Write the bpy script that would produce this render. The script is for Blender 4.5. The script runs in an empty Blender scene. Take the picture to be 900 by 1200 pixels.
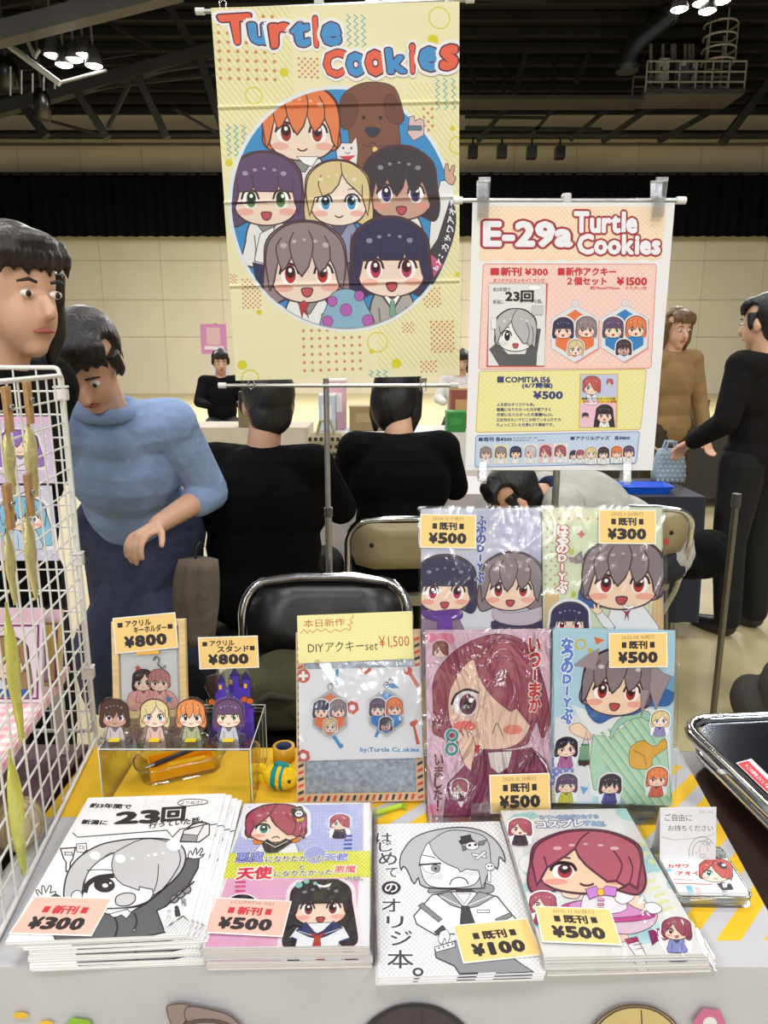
import bpy, math, random
from mathutils import Vector, Matrix, Euler
random.seed(7)
R = math.radians
SC = bpy.context.scene
COL = SC.collection

# ------------------------------------------------------------------ camera, world, lights, exposure
CAM_Z, PITCH, FPX = 1.36, R(12.5), 840.0
cam_data = bpy.data.cameras.new('camera')
cam = bpy.data.objects.new('camera', cam_data)
COL.objects.link(cam)
cam.location = (0, 0, CAM_Z)
cam.rotation_euler = (R(90) - PITCH, 0, 0)
cam_data.sensor_fit = 'VERTICAL'
cam_data.sensor_height = 36.0
cam_data.lens = 36.0 * FPX / 1200.0
cam_data.clip_start = 0.02
cam_data.clip_end = 200
SC.camera = cam
SC.view_settings.view_transform = 'Standard'
SC.view_settings.look = 'None'
SC.view_settings.gamma = 1.0
SC.view_settings.use_curve_mapping = False
SC.view_settings.exposure = 0.2

world = bpy.data.worlds.new('world')
SC.world = world
world.use_nodes = True
wb = world.node_tree.nodes['Background']
wb.inputs[0].default_value = (0.93, 0.97, 1.0, 1)
wb.inputs[1].default_value = 0.12

HALL_LAMPS = []
def hall_lamp(x, y, z, power, size=1.6):
    l = bpy.data.lights.new('hall_lamp', 'AREA')
    l.shape = 'DISK'; l.size = size; l.energy = power
    l.color = (1.0, 0.985, 0.955)
    o = bpy.data.objects.new('hall_lamp', l)
    COL.objects.link(o); o.location = (x, y, z)
    HALL_LAMPS.append(o)
    return o
# hall roof lamps; the far rows behind the viewer are unseen, added for front light (the two in view have fittings, built further down)
LAMP_POWER = 250.0
for lx in (-6.3, 0.0, 6.3):
    for ly, k in ((-27.0, 1.5), (-21.0, 1.5), (-15.0, 1.4), (-9.0, 1.0), (-2.8, .72), (3.4, .6), (9.5, .75)):
        hall_lamp(lx, ly, 8.6, LAMP_POWER * k)
hall_lamp(-6.25, 15.4, 6.3, LAMP_POWER * 3); hall_lamp(6.25, 15.4, 7.2, LAMP_POWER * 3)
hall_lamp(0.0, 18.0, 7.2, LAMP_POWER * 3)

# ------------------------------------------------------------------ pixel rays onto real planes
cp, sp_ = math.cos(PITCH), math.sin(PITCH)
def ray(px, py):
    xc, yc = (px - 450) / FPX, (600 - py) / FPX
    return Vector((xc, cp + yc * sp_, -sp_ + yc * cp))
CAMV = Vector((0, 0, CAM_Z))
def at(px, py, Y=None, Z=None):
    d = ray(px, py)
    t = (Y / d.y) if Y is not None else ((Z - CAM_Z) / d.z)
    return CAMV + d * t
def hit(px, py, P, N):
    d = ray(px, py)
    return CAMV + d * ((P - CAMV).dot(N) / d.dot(N))

# ------------------------------------------------------------------ materials
def lin(c):
    r = []
    for v in c[:3]:
        v = v / 255.0
        r.append(v / 12.92 if v <= 0.04045 else ((v + 0.055) / 1.055) ** 2.4)
    return tuple(r)

MATS = {}
def vmat(name, rough=0.5, metal=0.0, spec=0.5, noise=0.0, nscale=30.0, bump=0.0, bscale=60.0, coat=0.0, sheen=0.0, stretch=(1, 1, 1), bdist=0.002):
    """Procedural material: face colours from the mesh, a little noise in tone, optional bump."""
    m = bpy.data.materials.new(name); m.use_nodes = True
    nt = m.node_tree; N = nt.nodes; L = nt.links
    b = N['Principled BSDF']
    b.inputs['Roughness'].default_value = rough
    b.inputs['Metallic'].default_value = metal
    b.inputs['Specular IOR Level'].default_value = spec
    if coat: b.inputs['Coat Weight'].default_value = coat; b.inputs['Coat Roughness'].default_value = 0.08
    if sheen: b.inputs['Sheen Weight'].default_value = sheen
    a = N.new('ShaderNodeAttribute'); a.attribute_name = 'Col'
    out = a.outputs['Color']
    tc = N.new('ShaderNodeTexCoord'); mp = N.new('ShaderNodeMapping')
    L.new(tc.outputs['Object'], mp.inputs[0]); mp.inputs['Scale'].default_value = stretch
    if noise:
        t = N.new('ShaderNodeTexNoise'); t.inputs['Scale'].default_value = nscale; t.inputs['Detail'].default_value = 4
        L.new(mp.outputs[0], t.inputs['Vector'])
        r = N.new('ShaderNodeMapRange'); r.inputs['From Min'].default_value = .25; r.inputs['From Max'].default_value = .75
        r.inputs['To Min'].default_value = 1 - noise; r.inputs['To Max'].default_value = 1 + noise
        L.new(t.outputs[0], r.inputs[0])
        x = N.new('ShaderNodeVectorMath'); x.operation = 'SCALE'
        L.new(out, x.inputs[0]); L.new(r.outputs[0], x.inputs['Scale'])
        out = x.outputs[0]
    L.new(out, b.inputs['Base Color'])
    if bump:
        t = N.new('ShaderNodeTexNoise'); t.inputs['Scale'].default_value = bscale; t.inputs['Detail'].default_value = 3
        L.new(mp.outputs[0], t.inputs['Vector'])
        bp = N.new('ShaderNodeBump'); bp.inputs['Strength'].default_value = bump; bp.inputs['Distance'].default_value = bdist
        L.new(t.outputs[0], bp.inputs['Height']); L.new(bp.outputs[0], b.inputs['Normal'])
    MATS[name] = m
    return m
def clear_mat(name, tint=(.96, .98, .98), rough=0.03, fmin=0.04, fmax=0.6, bump=0.0, bscale=20, stretch=(1, 1, 1), bdist=.004, detail=2):
    m = bpy.data.materials.new(name); m.use_nodes = True
    nt = m.node_tree; N = nt.nodes; L = nt.links
    N.remove(N['Principled BSDF']); o = N['Material Output']
    tr = N.new('ShaderNodeBsdfTransparent'); tr.inputs[0].default_value = (*tint, 1)
    gl = N.new('ShaderNodeBsdfGlossy'); gl.inputs['Roughness'].default_value = rough; gl.inputs[0].default_value = (1, 1, 1, 1)
    lw = N.new('ShaderNodeFresnel'); lw.inputs['IOR'].default_value = 1.49
    mr = N.new('ShaderNodeMapRange'); mr.inputs['From Min'].default_value = 0.03; mr.inputs['From Max'].default_value = 1.0
    mr.inputs['To Min'].default_value = fmin; mr.inputs['To Max'].default_value = fmax
    L.new(lw.outputs[0], mr.inputs[0])
    mx = N.new('ShaderNodeMixShader')
    L.new(mr.outputs[0], mx.inputs[0]); L.new(tr.outputs[0], mx.inputs[1]); L.new(gl.outputs[0], mx.inputs[2])
    L.new(mx.outputs[0], o.inputs[0])
    if bump:
        tc = N.new('ShaderNodeTexCoord'); mp = N.new('ShaderNodeMapping'); mp.inputs['Scale'].default_value = stretch
        t = N.new('ShaderNodeTexNoise'); t.inputs['Scale'].default_value = bscale; t.inputs['Detail'].default_value = detail
        t.inputs['Distortion'].default_value = 1.5
        L.new(tc.outputs['Object'], mp.inputs[0]); L.new(mp.outputs[0], t.inputs['Vector'])
        bp = N.new('ShaderNodeBump'); bp.inputs['Strength'].default_value = bump; bp.inputs['Distance'].default_value = bdist
        L.new(t.outputs[0], bp.inputs['Height']); L.new(bp.outputs[0], gl.inputs['Normal']); L.new(bp.outputs[0], lw.inputs['Normal'])
    MATS[name] = m
    return m
def glow_mat(name, col, s):
    m = bpy.data.materials.new(name); m.use_nodes = True
    b = m.node_tree.nodes['Principled BSDF']
    b.inputs['Base Color'].default_value = (1, 1, 1, 1)
    b.inputs['Emission Color'].default_value = (*col, 1); b.inputs['Emission Strength'].default_value = s
    MATS[name] = m
vmat('paper', .55, noise=.012, nscale=8)
vmat('gloss_print', .22, spec=.5, noise=.01, nscale=8)
vmat('page_edge', .7, noise=.12, nscale=60, stretch=(.15, .15, 12))
vmat('fabric', .8, noise=.05, nscale=14, bump=.25, bscale=260, bdist=.0012, sheen=.15)
vmat('banner_cloth', .6, noise=.04, nscale=5, bump=.5, bscale=5.5, bdist=.012, stretch=(.55, 1, 1.5))
vmat('clothing', .9, noise=.12, nscale=10, bump=.6, bscale=14, bdist=.02, spec=.15)
vmat('denim', .85, noise=.22, nscale=40, bump=.4, bscale=30, bdist=.01)
vmat('skin', .5, noise=.05, nscale=14, spec=.4)
vmat('hair', .42, noise=.3, nscale=30, bump=.6, bscale=40, bdist=.006, stretch=(3, 3, .5))
vmat('plastic', .35, noise=.02)
vmat('painted_wire', .38, spec=.5, noise=.02)
vmat('chrome', .12, metal=1.0, noise=.03)
vmat('steel', .32, metal=1.0, noise=.05)
vmat('mirror_panel', .14, metal=.85, noise=.25, nscale=9)
vmat('zinc', .42, metal=1.0, noise=.35, nscale=160, bump=.1, bscale=120)
vmat('vinyl', .34, noise=.06, bump=.15, bscale=180, bdist=.001)
vmat('edge_glint', .15, spec=.6)  # pale opaque stand-in for the highlight on acrylic edges
vmat('wood', .55, noise=.16, nscale=14, stretch=(1, 10, 10), bump=.1, bscale=40)
vmat('dark_laminate', .3, noise=.3, nscale=22, stretch=(12, 1.2, 1))
vmat('board', .6, noise=.05, nscale=20)
vmat('wall_paint', .85, noise=.07, nscale=.7, bump=.1, bscale=8)
vmat('floor_paint', .55, noise=.1, nscale=1.3, bump=.05, bscale=20)
vmat('black_steel', .55, noise=.3, nscale=1.2, spec=.4)
vmat('curtain_cloth', .95, noise=.25, nscale=3, spec=.1, stretch=(3, 3, .2))
vmat('yarn', .9, noise=.12, nscale=90, bump=.8, bscale=220, bdist=.003)
vmat('foil', .3, metal=.25, noise=.1, bump=.6, bscale=34, bdist=.01)
clear_mat('acrylic', (.975, .99, .985), .02, .06, .8)
clear_mat('film', (.985, .985, .99), .12, .06, .6, bump=.55, bscale=11, stretch=(1.6, 1, 1), bdist=.006)
clear_mat('crinkled_film', (.985, .985, .99), .14, .085, .75, bump=1.0, bscale=9, stretch=(1.9, .8, 1), bdist=.045, detail=3)
clear_mat('clear_clip', (.93, .95, .97), .25, .28, .9)
glow_mat('lamp_glow', (1.0, .96, .88), 30.0)

# ------------------------------------------------------------------ mesh builder
class MB:
    def __init__(s): s.v = []; s.f = []; s.c = []; s.m = []; s.s = []
    def add(s, vs, fs, col, mat=0, smooth=False, M=None):
        n = len(s.v)
        if M is not None: vs = [M @ Vector(v) for v in vs]
        s.v += [tuple(v) for v in vs]
        for f in fs:
            s.f.append(tuple(i + n for i in f)); s.c.append(col); s.m.append(mat); s.s.append(smooth)
        return s
    def box(s, c, d, col, mat=0, M=None):
        x, y, z = (k / 2 for k in d)
        vs = [Vector((c[0] + a * x, c[1] + b * y, c[2] + e * z)) for a in (-1, 1) for b in (-1, 1) for e in (-1, 1)]
        fs = [(0, 1, 3, 2), (4, 6, 7, 5), (0, 4, 5, 1), (2, 3, 7, 6), (0, 2, 6, 4), (1, 5, 7, 3)]
        return s.add(vs, fs, col, mat, M=M)
    def rbox(s, c, d, r, col, mat=0, M=None, n=4):
        """box with rounded vertical edges"""
        x, y = d[0] / 2, d[1] / 2
        pts = rr(-x, -y, x, y, r, n)
        return s.prism([(p[0] + c[0], p[1] + c[1]) for p in pts], c[2] - d[2] / 2, c[2] + d[2] / 2, col, mat, M)
    def prism(s, pts, z0, z1, col, mat=0, M=None, smooth=False):
        n = len(pts)
        vs = [(p[0], p[1], z0) for p in pts] + [(p[0], p[1], z1) for p in pts]
        if area(pts) < 0: vs = vs[:n][::-1] + vs[n:][::-1]
        s.add(vs, [tuple(range(n))[::-1], tuple(range(n, 2 * n))], col, mat, M=M)
        return s.add(vs, [(i, (i + 1) % n, n + (i + 1) % n, n + i) for i in range(n)], col, mat, smooth, M)
    def tube(s, pts, r, col, seg=8, closed=False, mat=0, M=None, cap=True):
        pts = [Vector(p) for p in pts]; n = len(pts)
        rs = r if isinstance(r, (list, tuple)) else [r] * n
        vs = []; up = None
        for i, p in enumerate(pts):
            a = pts[(i - 1) % n] if (closed or i) else p
            b = pts[(i + 1) % n] if (closed or i < n - 1) else p
            t = (b - a)
            if t.length < 1e-9: t = Vector((0, 0, 1))
            t.normalize()
            if up is None: up = Vector((0, 0, 1)) if abs(t.z) < .9 else Vector((1, 0, 0))
            u = up - t * up.dot(t)
            if u.length < 1e-5: u = t.orthogonal()
            u.normalize(); up = u
            w = t.cross(u)
            for k in range(seg):
                q = 2 * math.pi * k / seg
                vs.append(p + (u * math.cos(q) + w * math.sin(q)) * rs[i])
        fs = []
        for i in range(n if closed else n - 1):
            j = (i + 1) % n
            for k in range(seg):
                l = (k + 1) % seg
                fs.append((i * seg + k, i * seg + l, j * seg + l, j * seg + k))
        s.add(vs, fs, col, mat, True, M)
        if cap and not closed:
            s.add(vs[:seg], [tuple(range(seg))[::-1]], col, mat, M=M); s.add(vs[-seg:], [tuple(range(seg))], col, mat, M=M)
        return s
    def lathe(s, prof, col, seg=20, mat=0, M=None, smooth=True):
        vs = []; n = len(prof)
        for r, z in prof:
            for k in range(seg):
                q = 2 * math.pi * k / seg
                vs.append((r * math.cos(q), r * math.sin(q), z))
        fs = [(i * seg + k, i * seg + (k + 1) % seg, (i + 1) * seg + (k + 1) % seg, (i + 1) * seg + k) for i in range(n - 1) for k in range(seg)]
        return s.add(vs, fs, col, mat, smooth, M)
    def ball(s, c, r, col, seg=16, mat=0, M=None, fn=None):
        r = r if isinstance(r, (tuple, list)) else (r, r, r)
        vs = []; rings = max(6, seg // 2 + 2)
        for i in range(rings + 1):
            a = math.pi * i / rings
            for k in range(seg):
                q = 2 * math.pi * k / seg
                p = Vector((math.sin(a) * math.cos(q), math.sin(a) * math.sin(q), math.cos(a)))
                if fn: p = fn(p)
                vs.append(Vector((c[0] + p.x * r[0], c[1] + p.y * r[1], c[2] + p.z * r[2])))
        fs = [(i * seg + k, (i + 1) * seg + k, (i + 1) * seg + (k + 1) % seg, i * seg + (k + 1) % seg) for i in range(rings) for k in range(seg)]
        return s.add(vs, fs, col, mat, True, M)
    def beam(s, a, b, w, h, col, mat=0):
        a, b = Vector(a), Vector(b); d = b - a; L = d.length; d.normalize()
        x = d.cross(Vector((0, 0, 1)))
        if x.length < 1e-4: x = Vector((1, 0, 0))
        x.normalize(); z = x.cross(d)
        M = Matrix(((x.x, d.x, z.x, a.x), (x.y, d.y, z.y, a.y), (x.z, d.z, z.z, a.z), (0, 0, 0, 1)))
        return s.box((0, L / 2, 0), (w, L, h), col, mat, M)
    def build(s, name, mats, parent=None, loc=None, rot=None, M=None, bevel=0, subsurf=0):
        me = bpy.data.meshes.new(name)
        me.from_pydata(s.v, [], s.f)
        mats = mats if isinstance(mats, (list, tuple)) else [mats]
        for m in mats: me.materials.append(MATS[m])
        me.polygons.foreach_set('material_index', s.m)
        me.polygons.foreach_set('use_smooth', s.s)
        ca = me.color_attributes.new('Col', 'FLOAT_COLOR', 'CORNER')
        buf = []; cache = {}
        for f, c in zip(s.f, s.c):
            if c not in cache: cache[c] = list(lin(c)) + [1.0]
            buf += cache[c] * len(f)
        ca.data.foreach_set('color', buf)
        me.update()
        o = bpy.data.objects.new(name, me); COL.objects.link(o)
        if parent: o.parent = parent
        if M is not None: o.matrix_world = M if not parent else M
        if loc is not None: o.location = loc
        if rot is not None: o.rotation_euler = rot
        if bevel:
            b = o.modifiers.new('bevel', 'BEVEL'); b.width = bevel; b.segments = 2; b.limit_method = 'ANGLE'
        if subsurf:
            b = o.modifiers.new('sub', 'SUBSURF'); b.levels = subsurf; b.render_levels = subsurf
        return o

def area(p): return sum(p[i - 1][0] * p[i][1] - p[i][0] * p[i - 1][1] for i in range(len(p))) / 2
def rr(x0, y0, x1, y1, r, n=4):
    o = []
    for cx, cy, a in ((x1 - r, y1 - r, 0), (x0 + r, y1 - r, 90), (x0 + r, y0 + r, 180), (x1 - r, y0 + r, 270)):
        for k in range(n + 1):
            q = R(a + 90 * k / n); o.append((cx + r * math.cos(q), cy + r * math.sin(q)))
    return o
def smooth_pts(pts, n=4, closed=True):
    m = len(pts); o = []
    d = len(pts[0])
    for i in range(m if closed else m - 1):
        p0, p1, p2, p3 = (pts[(i + k) % m] if closed else pts[min(max(i + k, 0), m - 1)] for k in (-1, 0, 1, 2))
        for k in range(n):
            t = k / n
            o.append(tuple(.5 * (2 * p1[j] + (p2[j] - p0[j]) * t + (2 * p0[j] - 5 * p1[j] + 4 * p2[j] - p3[j]) * t * t + (3 * p1[j] - p0[j] - 3 * p2[j] + p3[j]) * t ** 3) for j in range(d)))
    if not closed: o.append(tuple(pts[-1]))
    return o
def thing(name, label, cat, loc=(0, 0, 0), rot=(0, 0, 0), group=None):
    o = bpy.data.objects.new(name, None); COL.objects.link(o)
    o.empty_display_size = .05
    o.location = loc; o.rotation_euler = rot
    return tag(o, label, cat, group)
def tag(o, label=None, cat=None, group=None, kind=None):
    if label: o['label'] = label
    if cat: o['category'] = cat
    if group: o['group'] = group
    if kind: o['kind'] = kind
    return o
def struct(mb, name, mat, label=None):
    return tag(mb.build(name, mat), label=label, kind='structure')
def dup(root, loc=None, rot=None, label=None, group=None):
    r = root.copy(); COL.objects.link(r)
    if loc is not None: r.location = loc
    if rot is not None: r.rotation_euler = rot
    if label: r['label'] = label
    if group: r['group'] = group
    for ch in list(root.children):
        c = ch.copy(); COL.objects.link(c); c.parent = r
        for g in list(ch.children):
            d = g.copy(); COL.objects.link(d); d.parent = c
    return r

# ------------------------------------------------------------------ lettering
TMP = bpy.data.scenes.new('lettering_workshop')
_gl = {}
def glyph(ch, off):
    k = (ch, round(off, 3))
    if k not in _gl:
        c = bpy.data.curves.new('t', 'FONT'); c.body = ch; c.size = 1; c.offset = k[1]; c.resolution_u = 2
        o = bpy.data.objects.new('t', c); TMP.collection.objects.link(o)
        with bpy.context.temp_override(scene=TMP, view_layer=TMP.view_layers[0]):
            dg = bpy.context.evaluated_depsgraph_get()
        ev = o.evaluated_get(dg); me = ev.to_mesh()
        _gl[k] = ([tuple(v.co[:2]) for v in me.vertices], [tuple(p.vertices) for p in me.polygons])
        ev.to_mesh_clear(); bpy.data.objects.remove(o); bpy.data.curves.remove(c)
    return _gl[k]
_adv = {}
def advance(ch):
    if ch not in _adv:
        if ch in ' ': _adv[ch] = .3
        elif ch == '\u3000': _adv[ch] = 1.0
        elif ord(ch) > 0x2000: _adv[ch] = 1.0
        else:
            v, _ = glyph(ch, 0); _adv[ch] = max(p[0] for p in v) + .06
    return _adv[ch]

# ------------------------------------------------------------------ flat printed artwork (layered inks on a sheet)
def homography(src, dst):
    A = []; b = []
    for (x, y), (u, v) in zip(src, dst):
        A.append([x, y, 1, 0, 0, 0, -u * x, -u * y]); b.append(u)
        A.append([0, 0, 0, x, y, 1, -v * x, -v * y]); b.append(v)
    n = 8
    for i in range(n):
        p = max(range(i, n), key=lambda r: abs(A[r][i])); A[i], A[p] = A[p], A[i]; b[i], b[p] = b[p], b[i]
        for r in range(n):
            if r != i:
                k = A[r][i] / A[i][i]
                if k:
                    A[r] = [a - k * c for a, c in zip(A[r], A[i])]; b[r] -= k * b[i]
    h = [b[i] / A[i][i] for i in range(n)]
    return lambda x, y: ((h[0] * x + h[1] * y + h[2]) / (h[6] * x + h[7] * y + 1), (h[3] * x + h[4] * y + h[5]) / (h[6] * x + h[7] * y + 1))
EPS = 5e-5
def shifts(off):
    """a thicker letter = the same letter laid down again a little to every side"""
    if off <= .004: return ((0, 0),)
    n = 4 if off < .03 else (8 if off < .08 else 14)
    r = off * (1.0 if n > 4 else .9)
    o = [(r * math.cos(2 * math.pi * (k + .5) / n), r * math.sin(2 * math.pi * (k + .5) / n)) for k in range(n)]
    if off >= .09: o += [(r * .5 * math.cos(2 * math.pi * k / 6), r * .5 * math.sin(2 * math.pi * k / 6)) for k in range(6)]
    return o + ([(0, 0)] if n > 4 else [])
class Art:
    """Inks laid out in any four-cornered frame (TL, TR, BR, BL) and mapped onto a w x h sheet."""
    def __init__(s, quad, w, h):
        s.quad = quad; s.w = w; s.h = h
        s.H = homography(quad, [(-w / 2, h / 2), (w / 2, h / 2), (w / 2, -h / 2), (-w / 2, -h / 2)])
        s.items = []; s.boxes = []; s.clips = [quad]
        s.full = (min(p[0] for p in quad), min(p[1] for p in quad), max(p[0] for p in quad), max(p[1] for p in quad))
    def push(s, clip): s.clips.append(clip)
    def pop(s): s.clips.pop()
    def _clip(s, poly):
        for c in s.clips:
            sg = 1 if area(c) > 0 else -1
            n = len(c)
            for i in range(n):
                ax, ay = c[i]; bx, by = c[(i + 1) % n]
                ins = lambda p: sg * ((bx - ax) * (p[1] - ay) - (by - ay) * (p[0] - ax)) >= -1e-9
                fl = [ins(p) for p in poly]
                if all(fl): continue
                if not any(fl): return []
                o = []
                for k in range(len(poly)):
                    p, q = poly[k - 1], poly[k]; fp, fq = fl[k - 1], fl[k]
                    if fp != fq:
                        d1 = (bx - ax) * (p[1] - ay) - (by - ay) * (p[0] - ax); d2 = (bx - ax) * (q[1] - ay) - (by - ay) * (q[0] - ax)
                        t = d1 / (d1 - d2); o.append((p[0] + (q[0] - p[0]) * t, p[1] + (q[1] - p[1]) * t))
                    if fq: o.append(q)
                poly = o
                if len(poly) < 3: return []
        return poly
    def multi(s, polys, col, stack=False):
        """one ink; with stack, polys is a list of copies laid one over the other"""
        if stack:
            groups = []
            for g in polys:
                og = [q for q in (s._clip(p) for p in g) if len(q) >= 3]
                if og: groups.append(og)
            if not groups: return s
            out = [p for g in groups for p in g]
            l = s._layer(out)
            for k, g in enumerate(groups): s.items.append((g, col, l + k / 23))
            return s
        out = []
        for p in polys:
            q = s._clip(p)
            if len(q) >= 3: out.append(q)
        if not out: return s
        s.items.append((out, col, s._layer(out)))
        return s
    def _layer(s, out):
        b = (min(x for p in out for x, y in p), min(y for p in out for x, y in p), max(x for p in out for x, y in p), max(y for p in out for x, y in p))
        l = 1
        for (c, k) in s.boxes:
            if k >= l and c[0] < b[2] and c[2] > b[0] and c[1] < b[3] and c[3] > b[1]: l = k + 1
        s.boxes.append((b, l)); return l
    def poly(s, pts, col, line=None, lw=0):
        s.multi([pts], col)
        if line: s.ln(pts, line, lw, True)
        return s
    def sp(s, pts, col, line=None, lw=0, n=4): return s.poly(smooth_pts(pts, n), col, line, lw)
    def ell(s, x, y, rx, ry=None, col=(0, 0, 0), line=None, lw=0, rot=0, n=18):
        ry = rx if ry is None else ry; c, t = math.cos(R(rot)), math.sin(R(rot))
        pts = []
        for k in range(n):
            q = 2 * math.pi * k / n; a, b = rx * math.cos(q), ry * math.sin(q)
            pts.append((x + a * c - b * t, y + a * t + b * c))
        return s.poly(pts, col, line, lw)
    def rect(s, x0, y0, x1, y1, col, line=None, lw=0): return s.poly([(x0, y0), (x1, y0), (x1, y1), (x0, y1)], col, line, lw)
    def rrect(s, x0, y0, x1, y1, r, col, line=None, lw=0): return s.poly(rr(x0, y0, x1, y1, r), col, line, lw)
    def stroke(s, pts, w, closed=False):
        n = len(pts); o = []
        L = []; Rr = []
        for i in range(n):
            a = pts[i - 1] if (closed or i) else pts[i]; b = pts[(i + 1) % n] if (closed or i < n - 1) else pts[i]
            p = pts[i]
            d1 = (p[0] - a[0], p[1] - a[1]); d2 = (b[0] - p[0], b[1] - p[1])
            l1 = math.hypot(*d1) or 1e-9; l2 = math.hypot(*d2) or 1e-9
            if l1 < 1e-8: d1, l1 = d2, l2
            if l2 < 1e-8: d2, l2 = d1, l1
            n1 = (-d1[1] / l1, d1[0] / l1); n2 = (-d2[1] / l2, d2[0] / l2)
            m = (n1[0] + n2[0], n1[1] + n2[1]); ml = math.hypot(*m)
            if ml < .3: m = n1; k = 1
            else:
                m = (m[0] / ml, m[1] / ml); k = min(1 / max(.35, m[0] * n1[0] + m[1] * n1[1]), 2)
            L.append((p[0] + m[0] * w / 2 * k, p[1] + m[1] * w / 2 * k)); Rr.append((p[0] - m[0] * w / 2 * k, p[1] - m[1] * w / 2 * k))
        for i in range(n if closed else n - 1):
            j = (i + 1) % n
            o.append([L[i], L[j], Rr[j], Rr[i]])
        return o
    def ln(s, pts, col, w, closed=False, smooth=False):
        if smooth: pts = smooth_pts(pts, 5, closed)
        return s.multi(s.stroke(pts, w, closed), col)
    def txt(s, t, box, col, bold=.02, out=(), stretch=True):
        """text fitted into box (x0,y0,x1,y1) or a quad TL,TR,BR,BL"""
        if len(box) == 4 and not isinstance(box[0], (tuple, list)):
            x0, y0, x1, y1 = box; q = [(x0, y0), (x1, y0), (x1, y1), (x0, y1)]
        else: q = box
        pos = []; x = 0
        for ch in t:
            pos.append(x); x += advance(ch)
        W = x
        ys = [p[1] for ch in t if ch not in ' \u3000' for p in glyph(ch, 0)[0]]
        xs = [p[0] + pp for ch, pp in zip(t, pos) if ch not in ' \u3000' for p in glyph(ch, 0)[0]]
        if not xs: return s
        X0, X1, Y0, Y1 = min(xs), max(xs), min(ys), max(ys)
        if X1 - X0 < .34: X0, X1 = (X0 + X1) / 2 - .17, (X0 + X1) / 2 + .17
        if t in 'ーー-－': Y0, Y1 = 0, .75
        def mp(px, py):
            u = (px - X0) / (X1 - X0); v = (Y1 - py) / (Y1 - Y0)
            return tuple((q[0][k] * (1 - u) + q[1][k] * u) * (1 - v) + (q[3][k] * (1 - u) + q[2][k] * u) * v for k in (0, 1))
        for off, c in list(out) + [(bold, col)]:
            ps = []
            for sx, sy in shifts(off):
                g = []
                for ch, px in zip(t, pos):
                    if ch in ' \u3000': continue
                    vs, fs = glyph(ch, 0)
                    mv = [mp(a + px + sx, b + sy) for a, b in vs]
                    g += [[mv[i] for i in f] for f in fs]
                ps.append(g)
            s.multi(ps, c, True)
        return s
    def vtxt(s, t, x0, y0, x1, y1, col, bold=.02, out=(), dx=0):
        """vertical writing; dx = sideways drift from first to last letter"""
        n = len(t); h = (y1 - y0) / n
        for off, c in list(out) + [(bold, col)]:
            ps = {}
            for i, ch in enumerate(t):
                vs0, fs = glyph(ch, 0)
                X = [p[0] for p in glyph(ch, 0)[0]]; Y = [p[1] for p in glyph(ch, 0)[0]]
                a0, a1, b0, b1 = min(X), max(X), min(Y), max(Y)
                sx = dx * i / max(1, n - 1)
                big = ord(ch) > 0x2fff and ch not in 'ー。、っゃ'
                w, g = (x1 - x0), h * .92
                ym = y0 + h * i + h / 2; xm = (x0 + x1) / 2 + sx
                kx = w / max(a1 - a0, .62) if big else w / .9
                ky = g / max(b1 - b0, .62) if big else g / .9
                for k_, (ex, ey) in enumerate(shifts(off)):
                    vs = [(p[0] + ex, p[1] + ey) for p in vs0]
                    if ch == 'ー':
                        mv = [(xm + (p[1] - (b0 + b1) / 2) * ky, ym + (p[0] - (a0 + a1) / 2) * kx) for p in vs]
                    elif ch in '。、':
                        mv = [(x0 + sx + (p[0] - a0) * kx + w * .45, y0 + h * i - (p[1] - b1) * ky) for p in vs]
                    else:
                        mv = [(xm + (p[0] - (a0 + a1) / 2) * kx, ym - (p[1] - (b0 + b1) / 2) * ky) for p in vs]
                    ps.setdefault(k_, []).extend([[mv[k] for k in f] for f in fs])
            s.multi(list(ps.values()), c, True)
        return s
    def dots(s, x0, y0, x1, y1, step, r, col, n=7, stag=True, keep=None):
        ps = []; y = y0; k = 0
        while y <= y1:
            x = x0 + (step / 2 if (k % 2 and stag) else 0)
            while x <= x1:
                if keep is None or keep(x, y):
                    ps.append([(x + r * math.cos(2 * math.pi * i / n), y + r * math.sin(2 * math.pi * i / n)) for i in range(n)])
                x += step
            y += step * (.5 if stag else 1) ; k += 1
        return s.multi(ps, col)
    def hatch(s, x0, y0, x1, y1, step, w, col, slope=1.0):
        ps = []; h = y1 - y0; x = x0 - abs(h * slope)
        while x < x1 + abs(h * slope):
            a, b = (x, y0), (x + h * slope, y1)
            ps.append([(a[0], a[1]), (a[0] + w, a[1]), (b[0] + w, b[1]), b]); x += step
        s.push([(x0, y0), (x1, y0), (x1, y1), (x0, y1)]); s.multi(ps, col); s.pop()
        return s
    def emit(s, mb, M=None, mat=0, z0=0.0):
        for polys, col, l in s.items:
            z = z0 + l * EPS
            for p in polys:
                q = [s.H(*v) for v in p]
                if area(q) < 0: q = q[::-1]
                mb.add([(x, y, z) for x, y in q], [tuple(range(len(q)))], col, mat, M=M)

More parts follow.
